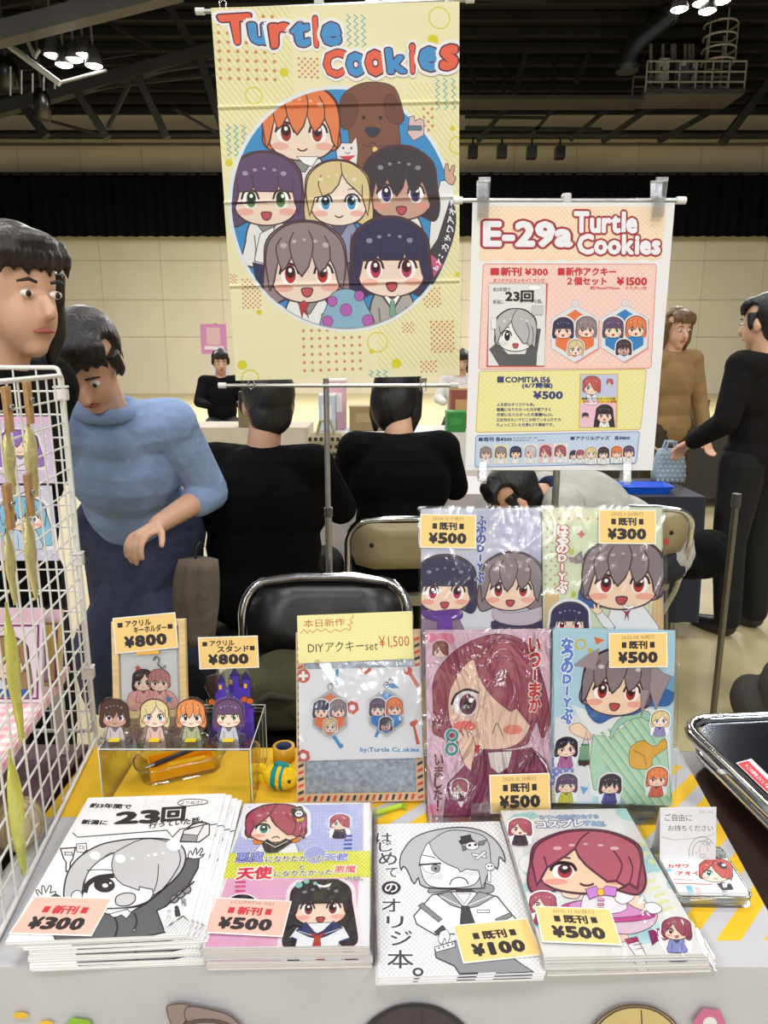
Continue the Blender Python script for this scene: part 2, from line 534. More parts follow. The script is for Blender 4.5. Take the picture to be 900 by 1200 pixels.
def chibi(A, x, y, s, hair, eye=(150, 45, 50), bang='zig', length='bob', mouth='smile', skin=(250, 224, 204), line=(84, 52, 56), lw=None, body=None, halo=None, blush=(240, 150, 140), tilt=0, gloss=True, collar=None, sy=1.0):
    """a plain little drawn figure: big head with simple hair, round eyes, optional shoulders"""
    lw = lw or max(s * .04, .35)
    c, t = math.cos(R(tilt)), math.sin(R(tilt))
    P = lambda pts: [(x + (a * c - b * t) * s, y + (a * t + b * c) * s * sy) for a, b in pts]
    back = {'bob': [(-1.06, -.15), (-.97, -.8), (-.5, -1.2), (0, -1.3), (.5, -1.2), (.97, -.8), (1.06, -.15), (1.1, .5), (.92, .86), (.4, .66), (-.4, .66), (-.92, .86), (-1.1, .5)],
            'short': [(-1.0, -.1), (-.97, -.75), (-.5, -1.18), (0, -1.27), (.5, -1.18), (.97, -.75), (1.0, -.1), (1.02, .35), (.8, .55), (.4, .5), (-.4, .5), (-.8, .55), (-1.02, .35)],
            'long': [(-1.06, -.15), (-.97, -.8), (-.5, -1.2), (0, -1.3), (.5, -1.2), (.97, -.8), (1.06, -.15), (1.2, .8), (1.25, 1.6), (.8, 1.75), (.4, 1.3), (-.4, 1.3), (-.8, 1.75), (-1.25, 1.6), (-1.2, .8)]}[length]
    if halo:
        k = 1.14
        A.sp(P([(a * k, b * k - .0) for a, b in back]), halo)
        if body: A.sp(P([(-.85, .6), (.85, .6), (1.05, 1.5), (.8, 1.95), (-.8, 1.95), (-1.05, 1.5)]), halo)
    A.sp(P(back), hair, line, lw)
    if body:
        A.sp(P([(-.24, .6), (.24, .6), (.5, .82), (.62, 1.3), (.66, 1.95), (-.66, 1.95), (-.62, 1.3), (-.5, .82)]), body, line, lw)
        dk = tuple(int(v * .62) for v in body)
        A.ln(P([(-.36, 1.1), (-.34, 1.5), (-.38, 1.9)]), dk, lw); A.ln(P([(.36, 1.1), (.34, 1.5), (.38, 1.9)]), dk, lw)
        A.poly(P([(-.32, .72), (.32, .72), (.05, 1.12), (-.05, 1.12)]), collar or dk, line, lw * .6)
    A.sp(P([(-.84, -.3), (-.9, .2), (-.7, .6), (-.26, .8), (.26, .8), (.7, .6), (.9, .2), (.84, -.3), (.4, -.8), (-.4, -.8)]), skin, line, lw)
    bl = tuple(int(skin[i] * .45 + blush[i] * .55) for i in range(3))
    for k in (-1, 1):
        A.ell(*P([(k * .58, .44)])[0], .23 * s, .1 * s * sy, bl)
    for k in (-1, 1):
        if bang == 'veil' and k == 1: continue
        e = lambda a, b: P([(k * .44 + a, .08 + b)])[0]
        A.sp([e(-.22, .02), e(-.17, -.2), e(0, -.26), e(.17, -.2), e(.22, .02), e(.14, .22), e(0, .26), e(-.14, .22)], (255, 253, 250), n=2)
        A.ell(*e(-.03 * k, .0), .14 * s, .24 * s * sy, eye)
        A.ell(*e(-.03 * k, -.06), .115 * s, .16 * s * sy, tuple(int(v * .28) for v in eye))
        A.ell(*e(.03, -.1), .05 * s, .06 * s * sy, (255, 255, 255), n=8)
        A.ln(smooth_pts([e(-.24, .0), e(-.17, -.2), e(0, -.27), e(.17, -.2), e(.24, .0)], 3, False), line if sum(line) < 150 else (60, 35, 40), max(lw * 1.4, .06 * s))
        A.ln(P([(k * .3, -.33), (k * .45, -.37), (k * .6, -.32)]), line, lw * .8)
    if mouth == 'open': A.sp(P([(-.13, .46), (.13, .46), (.1, .62), (0, .68), (-.1, .62)]), (200, 85, 90), line, lw * .8)
    elif mouth == 'frown': A.ln(P([(-.13, .6), (-.06, .53), (.06, .53), (.13, .6)]), line, lw)
    else: A.ln(P([(-.13, .5), (-.05, .56), (.05, .56), (.13, .5)]), line, lw)
    top = [(-1.0, .05), (-1.02, -.3), (-.9, -.8), (-.48, -1.16), (0, -1.26), (.48, -1.16), (.9, -.8), (1.02, -.3), (1.0, .05)]
    zig = {'zig': [(.92, .5), (.8, .3), (.74, -.02), (.62, -.3), (.5, -.08), (.34, .06), (.24, -.12), (.16, -.4), (.06, -.1), (-.12, .14), (-.26, -.06), (-.36, -.36), (-.5, -.1), (-.62, .0), (-.7, -.26), (-.78, .05), (-.84, .32), (-.94, .5)],
           'blunt': [(.92, .5), (.82, .2), (.76, -.14), (.42, -.16), (.37, -.34), (.31, -.15), (-.28, -.16), (-.34, -.3), (-.4, -.15), (-.74, -.14), (-.82, .2), (-.93, .5)],
           'part': [(.92, .5), (.84, .2), (.76, -.1), (.55, -.34), (.3, -.56), (.14, -.84), (.02, -.5), (-.2, -.24), (-.5, -.12), (-.74, -.08), (-.82, .2), (-.93, .5)],
           'veil': [(.94, .68), (.8, .5), (.7, .58), (.55, .42), (.38, .44), (.2, .2), (0, -.08), (-.14, -.36), (-.22, -.66), (-.4, -.4), (-.6, -.18), (-.74, -.02), (-.84, .3), (-.93, .56)]}[bang]
    A.poly(smooth_pts(P(top), 3, False) + P(zig), hair, line, lw)
    for st in {'zig': (((.16, -.4), (.2, -.75), (.1, -1.05)), ((-.36, -.36), (-.4, -.72), (-.28, -1.0)), ((.62, -.3), (.62, -.62), (.5, -.9)), ((-.7, -.26), (-.74, -.6), (-.6, -.86))), 'blunt': (((.37, -.34), (.34, -.6)), ((-.34, -.3), (-.36, -.62)), ((.76, -.14), (.8, -.5)), ((-.76, -.14), (-.8, -.5))),
               'part': (((.14, -.84), (.12, -1.2)), ((-.5, -.12), (-.62, -.5), (-.52, -.8)), ((.76, -.1), (.78, -.5))), 'veil': (((-.22, -.66), (-.1, -1.0), (.05, -1.2)), ((.55, .42), (.66, -.1), (.5, -.6)), ((.8, .5), (.86, 0), (.78, -.4)), ((-.74, -.02), (-.8, -.4)))}[bang]:
        A.ln(P(st), line, lw * .8, smooth=len(st) > 2)
    if gloss:
        hl = tuple(int(v + (255 - v) * .45) for v in hair)
        for a, b, r in ((-.55, -.66, .085), (-.28, -.76, .06), (-.02, -.8, .045), (.26, -.76, .055), (.52, -.66, .085)):
            A.ell(*P([(a, b)])[0], r * s, r * s * .8 * sy, hl, n=9)

# ------------------------------------------------------------------ rectangles in the place
def rect_frame(quad, P, N):
    """four picture corners (TL,TR,BR,BL) on a real plane -> a true rectangle there: matrix, width, height"""
    N = N.normalized()
    tl, tr, br, bl = (hit(*q, P, N) for q in quad)
    x = ((tr - tl) + (br - bl)); x = (x - N * x.dot(N)).normalized()
    y = N.cross(x)
    w = ((tr - tl).dot(x) + (br - bl).dot(x)) / 2; h = ((tl - bl).dot(y) + (tr - br).dot(y)) / 2
    c = (tl + tr + br + bl) / 4
    return Matrix(((x.x, y.x, N.x, c.x), (x.y, y.y, N.y, c.y), (x.z, y.z, N.z, c.z), (0, 0, 0, 1))), w, h
def crop(ox, oy, k): return lambda x, y: (ox + x / k, oy + y / k)
def sheet_mb(w, h, t, art, base, mat=0):
    mb = MB(); mb.box((0, 0, -t / 2), (w, h, t), base, mat)
    if art: art.emit(mb, mat=mat)
    return mb
UP = Vector((0, 0, 1))
def lean(deg): return Vector((0, -math.cos(R(deg)), math.sin(R(deg))))   # normal of a sheet that leans back by deg
def emit_bent(s, mb, prof, w, h, base, mat=0):
    """the sheet and its inks folded along horizontal creases: prof = [(y, z)...] from bottom to top"""
    for (y0, z0), (y1, z1) in zip(prof[:-1], prof[1:]):
        a, b = max(y0, -h / 2), min(y1, h / 2)
        if b <= a: continue
        zf = lambda y: z0 + (z1 - z0) * (y - y0) / (y1 - y0)
        mb.add([(-w / 2, a, zf(a)), (w / 2, a, zf(a)), (w / 2, b, zf(b)), (-w / 2, b, zf(b))], [(0, 1, 2, 3)], base, mat)
        mb.add([(-w / 2, a, zf(a) - .0012), (w / 2, a, zf(a) - .0012), (w / 2, b, zf(b) - .0012), (-w / 2, b, zf(b) - .0012)], [(3, 2, 1, 0)], base, mat)
        band = [(-w, a), (w, a), (w, b), (-w, b)]
        for polys, col, l in s.items:
            for p in polys:
                q = [s.H(*v) for v in p]
                if max(v[1] for v in q) <= a or min(v[1] for v in q) >= b: continue
                if min(v[1] for v in q) < a or max(v[1] for v in q) > b:
                    keep = s.clips; s.clips = [band]; q = s._clip(q); s.clips = keep
                    if len(q) < 3: continue
                if area(q) < 0: q = q[::-1]
                mb.add([(x, y, zf(y) + l * EPS) for x, y in q], [tuple(range(len(q)))], col, mat)
Art.emit_bent = emit_bent

# ================================================================== THE HALL
BW = 25.0
mb = MB(); mb.box((0, 10, -.05), (46, 33, .1), (184, 170, 130)); struct(mb, 'floor', 'floor_paint')
mb = MB(); mb.box((0, BW + .15, 4.45), (46, .3, 8.9), (204, 194, 168))
for z in (4.35, 3.1, 1.9):                                           # panel joints of the lower wall
    mb.box((0, BW - .005, z), (46, .02, .03), (182, 172, 148))
for k in range(-11, 12):
    mb.box((k * 2.0 + .6, BW - .005, 2.6), (.025, .02, 5.0), (192, 182, 156)); mb.box((k * 2.0 + .2, BW - .005, 7.5), (.03, .02, 1.0), (182, 172, 148))
struct(mb, 'wall_back', 'wall_paint')
mb = MB(); mb.box((0, BW - .12, 6.98), (46, .22, .1), (205, 200, 190)); struct(mb, 'trim_1', 'wall_paint')
mb = MB(); mb.tube([(-23, BW - .5, 8.05), (23, BW - .5, 8.05)], .13, (40, 38, 36), 8); mb.tube([(-23, BW - .35, 7.8), (23, BW - .35, 7.8)], .05, (90, 84, 72), 6); struct(mb, 'trim_2', 'black_steel')
# black curtain hanging over the middle of the far wall
t = thing('stage_curtain', 'long black pleated curtain hanging across the far beige wall', 'curtain', (0, BW - .45, 5.05))
mb = MB(); pts = []
for k in range(461): pts.append((-23 + k * .1, .09 * math.sin(k * 1.9) + .04 * math.sin(k * .73)))
vs = [(x, y, z) for z in (0, 1.86) for x, y in pts]; n = len(pts)
mb.add(vs, [(i, i + 1, n + i + 1, n + i) for i in range(n - 1)], (9, 9, 10), smooth=True)
vs = [(x, y + .06, z) for z in (0, 1.86) for x, y in pts]
mb.add(vs, [(i + 1, i, n + i, n + i + 1) for i in range(n - 1)], (9, 9, 10), smooth=True)
mb.build('curtain_drape', 'curtain_cloth', t)
mb = MB(); mb.tube([(-23, 0, 1.87), (23, 0, 1.87)], .05, (30, 30, 30), 8); mb.build('curtain_rail', 'black_steel', t)
# roof deck with purlins, rising towards the viewer
mb = MB()
A0, A1 = Vector((0, BW + .2, 8.95)), Vector((0, 6, 14.0))
d = (A1 - A0); Lr = d.length
mb.beam(A0, A1, 46, .12, (14, 14, 14))
for k in range(34):
    p = A0 + d * ((k + .5) / 34)
    mb.box((0, p.y, p.z - .17), (46, .16, .2), (32, 31, 30))
struct(mb, 'ceiling', 'black_steel')
# roof steelwork: chords, webs, walkway
def steel(name, segs, Y):
    mb = MB()
    for s in segs:
        x0, y0, x1, y1, wpx, c = s[:6]
        Ya = s[6] if len(s) > 6 else Y; Yb = s[7] if len(s) > 7 else Ya
        a, b = at(x0, y0, Y=Ya), at(x1, y1, Y=Yb)
        w = wpx / FPX * Ya / 1.1
        mb.beam(a, b, w, w, c)
    return struct(mb, name, 'black_steel')
G1, G2, G3 = (44, 43, 41), (33, 32, 31), (72, 70, 67)
steel('trim_3', [(-30, 48, 210, -14, 20, G3, 15), (-30, 137, 275, 52, 13, G1), (-30, 112, 275, 70, 5, G2), (188, -8, 235, 68, 8, G1), (235, 68, 264, 160, 9, G1),
    (85, 100, 126, 162, 8, G1), (160, 86, 196, 162, 8, G1), (156, 90, 126, 150, 4, G1), (60, 142, 118, 158, 3, G2), (205, 128, 258, 158, 3, G2), (20, 115, 55, 160, 9, G2), (-20, 120, 275, 84, 3, G2)], 19)
steel('trim_4', [(545, 24, 900, 44, 5, G2), (625, 26, 603, 112, 7, G1), (703, 30, 676, 96, 6, G1), (790, -5, 900, 62, 7, G2), (836, -4, 900, 0, 6, G2), (600, 118, 560, 166, 5, G1), (722, 119, 668, 164, 5, G1), (772, 119, 706, 166, 6, G1), (850, 121, 772, 166, 6, G1),
    (903, 92, 846, 168, 9, G1), (655, 120, 620, 162, 4, G1), (547, 60, 560, 112, 4, G2), (650, 50, 648, 112, 3, G2), (592, 50, 590, 112, 3, G2), (545, 150, 705, 152, 4, G2), (545, 137, 640, 138, 3, G2), (640, -5, 592, 60, 4, G2), (750, -6, 700, 40, 4, G2)], 22.5)
# diagonal roof bracing seen between the tapestry and the walkway
steel('trim_5', [(390, -12, 640, -2, 8, G2), (-20, 10, 120, -16, 6, G2), (60, -10, 190, 60, 4, G2), (0, 85, 160, 62, 3, G2)], 20)
# walkway with switch cabinets, cage ladder and duct
WY = 21.5
pa, pb = at(748, 116, Y=WY), at(860, 117, Y=WY)
t = thing('roof_walkway', 'dark steel walkway platform with handrails under the roof', 'walkway', ((pa.x + pb.x) / 2, WY, pa.z))
Wd = pb.x - pa.x
mb = MB(); mb.box((0, 0, 0), (Wd, 1.2, .12), (70, 68, 66)); mb.box((-5.2, .2, -.03), (8.0, .9, .1), (58, 56, 54)); mb.build('deck', 'black_steel', t)
hr = at(800, 81, Y=WY).z - pa.z
for yy in (-.55, .55):
    mb = MB()
    for zz in (hr, hr * .66, hr * .33): mb.tube([(-Wd / 2, yy, zz), (Wd / 2, yy, zz)], .028, (150, 148, 142), 6)
    for k in range(7): mb.tube([(-Wd / 2 + Wd * k / 6, yy, 0), (-Wd / 2 + Wd * k / 6, yy, hr)], .028, (150, 148, 142), 6)
    mb.build('handrail', 'painted_wire', t)
def cabinet(x0, y0, x1, y1, c, label):
    a, b = at(x0, y1, Y=WY + .1), at(x1, y0, Y=WY + .1)
    t = thing('switch_cabinet', label, 'electrical cabinet', ((a.x + b.x) / 2, WY + .1, a.z), group=None)
    w, h = b.x - a.x, b.z - a.z
    mb = MB(); mb.box((0, 0, h / 2), (w, .3, h), c); mb.build('body', 'plastic', t, bevel=.01)
    mb = MB(); mb.box((0, -.16, h / 2), (w * .9, .03, h * .92), tuple(min(255, v + 12) for v in c)); d_ = mb.build('cabinet_door', 'plastic', t)
    mb = MB(); mb.box((w * -.33, -.185, h * .45), (.04, .03, .16), (60, 60, 60)); mb.box((0, -.178, h * .86), (w * .4, .01, .1), (225, 225, 225)); mb.build('handle', 'plastic', d_)
cabinet(769, 70, 783, 97, (190, 196, 202), 'narrow pale grey switch cabinet on the roof walkway')
cabinet(786, 72, 807, 113, (92, 94, 98), 'tall dark grey switch cabinet on the roof walkway')
cabinet(807, 76, 814, 97, (176, 180, 184), 'small light grey switch cabinet at the right of its walkway neighbours')
t = thing('cable_conduits', 'bundle of upright cable pipes above the switch cabinets', 'pipe', at(790, 70, Y=WY + .3))
for px in (763, 777, 788, 791, 803, 808, 812):
    a, b = at(px, 100, Y=WY + .3), at(px, 52, Y=WY + .3)
    mb = MB(); mb.tube([a - t.location, b - t.location], .045, (140, 138, 132), 6); mb.build('conduit', 'painted_wire', t)
a, b = at(833, 114, Y=WY), at(840, 18, Y=WY)
t = thing('cage_ladder', 'steel ladder in a hooped safety cage rising from the walkway', 'ladder', a)
hL = b.z - a.z
for sx in (-.22, .22):
    mb = MB(); mb.tube([(sx, 0, 0), (sx, 0, hL)], .035, (150, 148, 142), 6); mb.build('rail', 'painted_wire', t)
for k in range(14):
    mb = MB(); mb.tube([(-.22, 0, .25 + k * .22), (.22, 0, .25 + k * .22)], .02, (140, 138, 132), 6); mb.build('rung', 'painted_wire', t)
for q in (-60, 0, 60):
    p_ = (.42 * math.sin(R(q)), -.25 - .42 * math.cos(R(q))); mb = MB(); mb.tube([(*p_, hL * .38), (*p_, hL * .98)], .022, (150, 148, 142), 6); mb.build('cage_strap', 'painted_wire', t)
for k in range(5):
    mb = MB(); mb.tube([(.42 * math.sin(R(q)), -.35 + .42 * -math.cos(R(q)) + .1, hL * .38 + k * hL * .15) for q in range(-130, 131, 20)], .03, (160, 158, 152), 6); mb.build('cage_hoop', 'painted_wire', t)
a = at(735, 78, Y=20.5)
t = thing('ventilation_duct', 'bent round metal duct hanging under the roof beside the walkway', 'duct', a)
mb = MB(); mb.tube([(0, 0, -.05), (0, 0, .25), (.15, 0, .55), (.95, 0, 1.15), (1.15, 0, 1.5), (1.45, 0, 2.6)], .24, (120, 120, 122), 14); mb.build('duct_pipe', 'steel', t)
mb = MB(); mb.tube([(0, 0, -.12), (0, 0, 0)], .29, (150, 150, 150), 14); mb.build('outlet_collar', 'steel', t)
mb = MB()
for q in ((.95, 0, 1.15), (1.15, 0, 1.5)): mb.tube([(q[0] - .03, 0, q[2] - .05), (q[0] + .03, 0, q[2] + .05)], .27, (150, 150, 150), 14)
mb.build('duct_joint', 'steel', t)
for i, (px, py) in enumerate(((554, 178), (588, 178), (623, 179), (656, 179))):
    a = at(px, py, Y=23.6)
    t = thing('wall_speaker', 'small black loudspeaker under the pipe on the upper wall', 'speaker', a, group='small speakers along the upper far wall')
    mb = MB(); mb.box((0, 0, 0), (.28, .3, .34), (34, 33, 32)); mb.build('body', 'plastic', t)
    mb = MB(); mb.tube([(0, 0, .15), (0, 0, .42)], .03, (40, 40, 40), 6); mb.build('bracket', 'black_steel', t)
    t['label'] = ['first', 'second', 'third', 'fourth'][i] + ' small black speaker from the tapestry along the upper wall'
# speakers / drum shaped fittings by the left edge
for (px, py, r, lab) in ((9, 92, .22, 'grey drum shaped roof fitting at the left end of the steel beam'), (50, 128, .17, 'dark drum shaped roof fitting below the left steel beam')):
    a = at(px, py, Y=17)
    t = thing('drum_fitting', lab, 'roof fitting', a)
    mb = MB(); mb.lathe([(0, -.2), (r, -.2), (r, .25), (r * .5, .4), (0, .4)], (70, 70, 69), 16); mb.build('drum', 'steel', t)
    mb = MB(); mb.tube([(0, 0, .38), (0, 0, 3.4)], .03, (50, 50, 50), 6); mb.build('hanger', 'black_steel', t)
# lit flood lamp clusters
def lamp_cluster(spots, Y, label, rail):
    c = at(*rail[0], Y=Y)
    t = thing('flood_lamp_cluster', label, 'hall lamp', c)
    for (px, py) in spots:
        p = at(px, py, Y=Y) - c
        mb = MB(); mb.lathe([(.03, .34), (.1, .3), (.15, .12), (.175, 0), (.165, -.005)], (70, 70, 70), 14, M=Matrix.Translation(p)); ho = mb.build('lamp_housing', 'black_steel', t)
        mb = MB(); mb.lathe([(.0, -.045), (.1, -.035), (.165, .0), (.1, .05), (0, .06)], (255, 255, 255), 14, M=Matrix.Translation(p)); mb.build('lamp_lens', 'lamp_glow', ho)
    mb = MB()
    for (p0, p1) in zip(rail[:-1], rail[1:]): mb.tube([at(*p0, Y=Y + .2) - c, at(*p1, Y=Y + .2) - c],   .035, (110, 110, 106), 6)
    for (px, py) in spots: q = at(px, py, Y=Y + .1) - c; mb.tube([q + Vector((0, 0, .3)), q + Vector((0, 0, 1.1))], .025, (90, 90, 88), 6)
    mb.build('lamp_frame', 'painted_wire', t)
lamp_cluster([(62, 65), (98, 65), (75, 76), (87, 70), (110, 77)], 16, 'cluster of five lit flood lamps on a roof frame at the left', [(70, 97), (125, 82)])
lamp_cluster([(796, 11), (822, 4), (829, 13), (846, 1)], 16, 'cluster of lit flood lamps near the roof above the walkway', [(785, -6), (858, -8)])
lamp_cluster([(436, 3), (474, 3)], 18, 'pair of lit flood lamps in the roof behind the tapestry rod', [(425, -8), (485, -8)])
t = thing('catwalk_handrail', 'bright steel handrail frame running up to the left roof corner', 'handrail', at(70, 98, Y=15.6))
mb = MB()
L0 = t.location
mb.tube([at(-10, 38, Y=15.6) - L0, at(70, 98, Y=15.6) - L0], .06, (170, 170, 165), 8); mb.tube([at(40, 66, Y=15.6) - L0, at(33, 50, Y=15.6) - L0], .04, (150, 150, 146), 6); mb.tube([at(40, 68, Y=15.6) - L0, at(46, 58, Y=15.6) - L0], .04, (150, 150, 146), 6)
for k in range(5): mb.tube([at(12 + k * 13, 78 + k * 4, Y=15.8) - L0, at(12 + k * 13, 112 - k * 2, Y=15.8) - L0], .02, (120, 120, 116), 6)
mb.build('rail_tube', 'painted_wire', t)

# ================================================================== PEOPLE
def remeshed(mb, name, mat, parent, vox, it=4, fac=.5):
    o = mb.build('tmp', mat)
    r = o.modifiers.new('r', 'REMESH'); r.mode = 'VOXEL'; r.voxel_size = vox
    s = o.modifiers.new('s', 'SMOOTH'); s.iterations = it; s.factor = fac
    dg = bpy.context.evaluated_depsgraph_get()
    me = bpy.data.meshes.new_from_object(o.evaluated_get(dg))
    col = mb.c[0]
    bpy.data.objects.remove(o)
    for a in list(me.color_attributes): me.color_attributes.remove(a)
    ca = me.color_attributes.new('Col', 'FLOAT_COLOR', 'CORNER')
    ca.data.foreach_set('color', (list(lin(col)) + [1.0]) * len(me.loops))
    me.polygons.foreach_set('use_smooth', [True] * len(me.polygons))
    me.name = name
    ob = bpy.data.objects.new(name, me); COL.objects.link(ob); ob.parent = parent
    if not me.materials: me.materials.append(MATS[mat])
    return ob
def limb(mb, pts, rs, col):
    """tapered limb: balls at the joints and cones between, to be fused"""
    pts = [Vector(p) for p in pts]
    for p, r in zip(pts, rs): mb.ball(p, r * .99, col, 12)
    for i in range(len(pts) - 1): mb.tube([pts[i], pts[i + 1]], [rs[i], rs[i + 1]], col, 12)
def frame_from(fwd, up):
    f = Vector(fwd).normalized(); u = Vector(up); u = (u - f * u.dot(f)).normalized(); r = f.cross(u)
    return Matrix(((r.x, f.x, u.x, 0), (r.y, f.y, u.y, 0), (r.z, f.z, u.z, 0), (0, 0, 0, 1)))
def hand(mb, wrist, d, palm_n, col, side=1, curl=.5):
    """palm, four unequal curled fingers and a thumb leaving the side of the palm"""
    d = Vector(d).normalized(); n = Vector(palm_n); n = (n - d * n.dot(d)).normalized(); x = d.cross(n) * side
    w = Vector(wrist)
    for k in range(5): mb.ball(w + d * (.02 + .014 * k), (.018, .018, .018), col, 10)
    for u in (-.026, -.009, .009, .026): limb(mb, [w + d * .025 + x * u * .7, w + d * .085 + x * u], [.013, .011], col)
    for u, L in ((-.028, .062), (-.0095, .074), (.0095, .07), (.028, .054)):
        p = w + d * .085 + x * u; q = [p]; a = 0
        for s in (.45, .32, .25):
            a += curl * .75; p = p + (d * math.cos(a) + n * math.sin(a)) * L * s * 1.05; q.append(p)
        limb(mb, q, [.0098, .0092, .0085, .0075], col)
    p = w + d * .028 - x * .026
    limb(mb, [p, p + (d * .55 - x * .7 + n * .25) * .034, p + (d * .9 - x * .75 + n * .5) * .058], [.0125, .0105, .0088], col)
def person(name_label, J, skin, hair, top, bottom, hair_style='short', sleeve=1.0, vox=.008, shoes=(40, 38, 38), fwd=(0, -1, 0), face=(0, -1, 0), up=(0, 0, 1), collar=None, scale=1.0, bulk=1.0, hands=True, curl=.5, apron=False):
    """J: joint positions in the hall. One continuous body; clothes and hair are its children."""
    base = Vector((J['pelvis'].x, J['pelvis'].y, 0))
    root = thing('person', name_label, 'person', base)
    q = {k: Vector(v) - base for k, v in J.items()}
    F = frame_from(fwd, q['chest'] - q['pelvis'])
    S = scale
    def torso(mb, col, k):
        P, C, Nn = q['pelvis'], q['chest'], q['neck']
        def oval(c, rx, ry, rz):
            b = MB(); b.ball((0, 0, 0), (rx, ry, rz), col, 16)
            T = Matrix.Translation(c) @ F
            mb.add(b.v, b.f, col, 0, True, T)
        g = bulk
        oval(P, .165 * g + k, .115 * g + k, .13 + k); oval(P.lerp(C, .5), .145 * g + k, .105 * g + k, .17 + k); oval(C, .17 * g + k, .115 * g + k, .17 + k)
        oval(C.lerp(Nn, .5), .13 * g + k, .085 * g + k, .09 + k)
        for s_ in 'LR': limb(mb, [C.lerp(Nn, .55), q['sh' + s_]], [.07 + k, .062 + k], col)
    # body
    mb = MB(); torso(mb, skin, 0)
    limb(mb, [q['chest'], q['neck'], q['head'] + (q['neck'] - q['head']) * .35], [.07, .058, .055], skin)
    H = Matrix.Translation(q['head']) @ frame_from(face, up)
    b = MB()
    b.ball((0, -.012, .03), (.076 * S, .095 * S, .092 * S), skin, 20)          # skull
    b.ball((0, .022, -.035), (.062 * S, .072 * S, .082 * S), skin, 18)         # face and jaw
    b.ball((0, .055, -.092), (.03, .03, .026), skin, 12)                       # chin
    b.tube([(0, .092, .008), (0, .112, -.03), (0, .095, -.038)], [.009, .014, .009], skin, 10); b.ball((0, .107, -.03), .0125, skin, 10)
    for s_ in (-1, 1): b.ball((s_ * .078, -.005, -.01), (.012, .02, .032), skin, 10)
    mb.add(b.v, b.f, skin, 0, True, H)
    for s_ in 'LR':
        limb(mb, [q['sh' + s_], q['el' + s_], q['wr' + s_]], [.055, .042, .028], skin)
        if hands:
            d = (q['wr' + s_] - q['el' + s_]).normalized()
            hand(mb, q['wr' + s_], d, Vector((0, -.3, -1)) if abs(d.z) < .8 else F @ Vector((0, 1, 0)), skin, 1 if s_ == 'L' else -1, curl)
        limb(mb, [q['hip' + s_], q['kn' + s_], q['an' + s_]], [.085, .058, .04], skin)
        an = q['an' + s_]; f2 = (F @ Vector((0, 1, 0))); f2.z = 0; f2.normalize()
        limb(mb, [an + Vector((0, 0, -.02)), an + f2 * .06 + Vector((0, 0, -.045)), an + f2 * .14 + Vector((0, 0, -.055))], [.04, .04, .028], skin)
    body = remeshed(mb, 'body', 'skin', root, vox)
    # face details
    for s_ in (-1, 1):
        mb = MB(); mb.ball((s_ * .031, .083, .008), (.0135, .008, .008), (240, 238, 234), 10, M=H); mb.ball((s_ * .031, .0895, .008), (.006, .004, .0065), (35, 25, 22), 8, M=H); mb.build('eye', 'plastic', root)
        mb = MB(); mb.tube([(s_ * .015, .091, .03), (s_ * .032, .092, .035), (s_ * .05, .082, .029)], [.003, .004, .002], hair, 6, M=H); mb.build('eyebrow', 'hair', root)
    mb = MB(); mb.tube([(-.022, .088, -.062), (0, .095, -.06), (.022, .088, -.062)], [.002, .006, .002], (176, 96, 92), 8, M=H); mb.build('lips', 'skin', root)
    # hair
    mb = MB(); b = MB()
    hf = lambda p: Vector((p.x, p.y if not (p.y > .1 and p.z < .42) else p.y * .18, p.z))
    b.ball((0, -.02, .042), (.091 * S, .108 * S, .1 * S), hair, 22, fn=hf)
    b.ball((0, .034, .1), (.07, .052, .03), hair, 14)
    for k in range(7): b.tube([((k - 3) * .02, .045, .1), ((k - 3) * .0225, .08 - abs(k - 3) * .0045, .076), ((k - 3) * .024, .086 - abs(k - 3) * .007, .04 + .006 * (k % 2))], [.02, .0135, .005], hair, 8)
    for s_ in (-1, 1): b.tube([(s_ * .075, .02, .05), (s_ * .083, .02, -.01), (s_ * .08, .022, -.03)], [.022, .014, .005], hair, 8)
    if hair_style in ('bob', 'long'):
        b.ball((0, -.05, -.02), (.092, .07, .13), hair, 18)
        if hair_style == 'long': b.ball((0, -.075, -.14), (.085, .05, .17), hair, 18)
        for s_ in (-1, 1): limb(b, [(s_ * .08, -.01, .03), (s_ * .086, 0, -.07), (s_ * .078, .0, -.13)], [.03, .026, .012], hair)
    else: b.ball((0, -.055, -.03), (.075, .055, .075), hair, 16)
    mb.add(b.v, b.f, hair, 0, True, H)
    remeshed(mb, 'hair', 'hair', root, .007, 2)
    # clothes
    mb = MB(); torso(mb, top, .016)
    for s_ in 'LR':
        e, w = q['el' + s_], q['wr' + s_]
        if sleeve >= 1: limb(mb, [q['sh' + s_], e, e.lerp(w, min(1, sleeve - 1) * .95)], [.072, .058, .058 - .014 * (sleeve - 1)], top)
        else: limb(mb, [q['sh' + s_], q['sh' + s_].lerp(e, sleeve)], [.074, .066], top)
    sh = remeshed(mb, 'shirt', 'clothing', root, vox, 5)
    if collar:
        mb = MB(); c0 = q['neck'].lerp(q['chest'], .12); T = Matrix.Translation(c0) @ F
        mb.tube([(.075 * math.cos(R(a)), .07 * math.sin(R(a)), .01) for a in range(0, 360, 20)], .022, collar, 8, closed=True, M=T); mb.build('collar', 'clothing', root)
    mb = MB()
    limb(mb, [q['hipL'], q['pelvis'], q['hipR']], [.11, .13, .11], bottom)
    for s_ in 'LR': limb(mb, [q['hip' + s_], q['kn' + s_], q['an' + s_]], [.108, .078, .062], bottom)
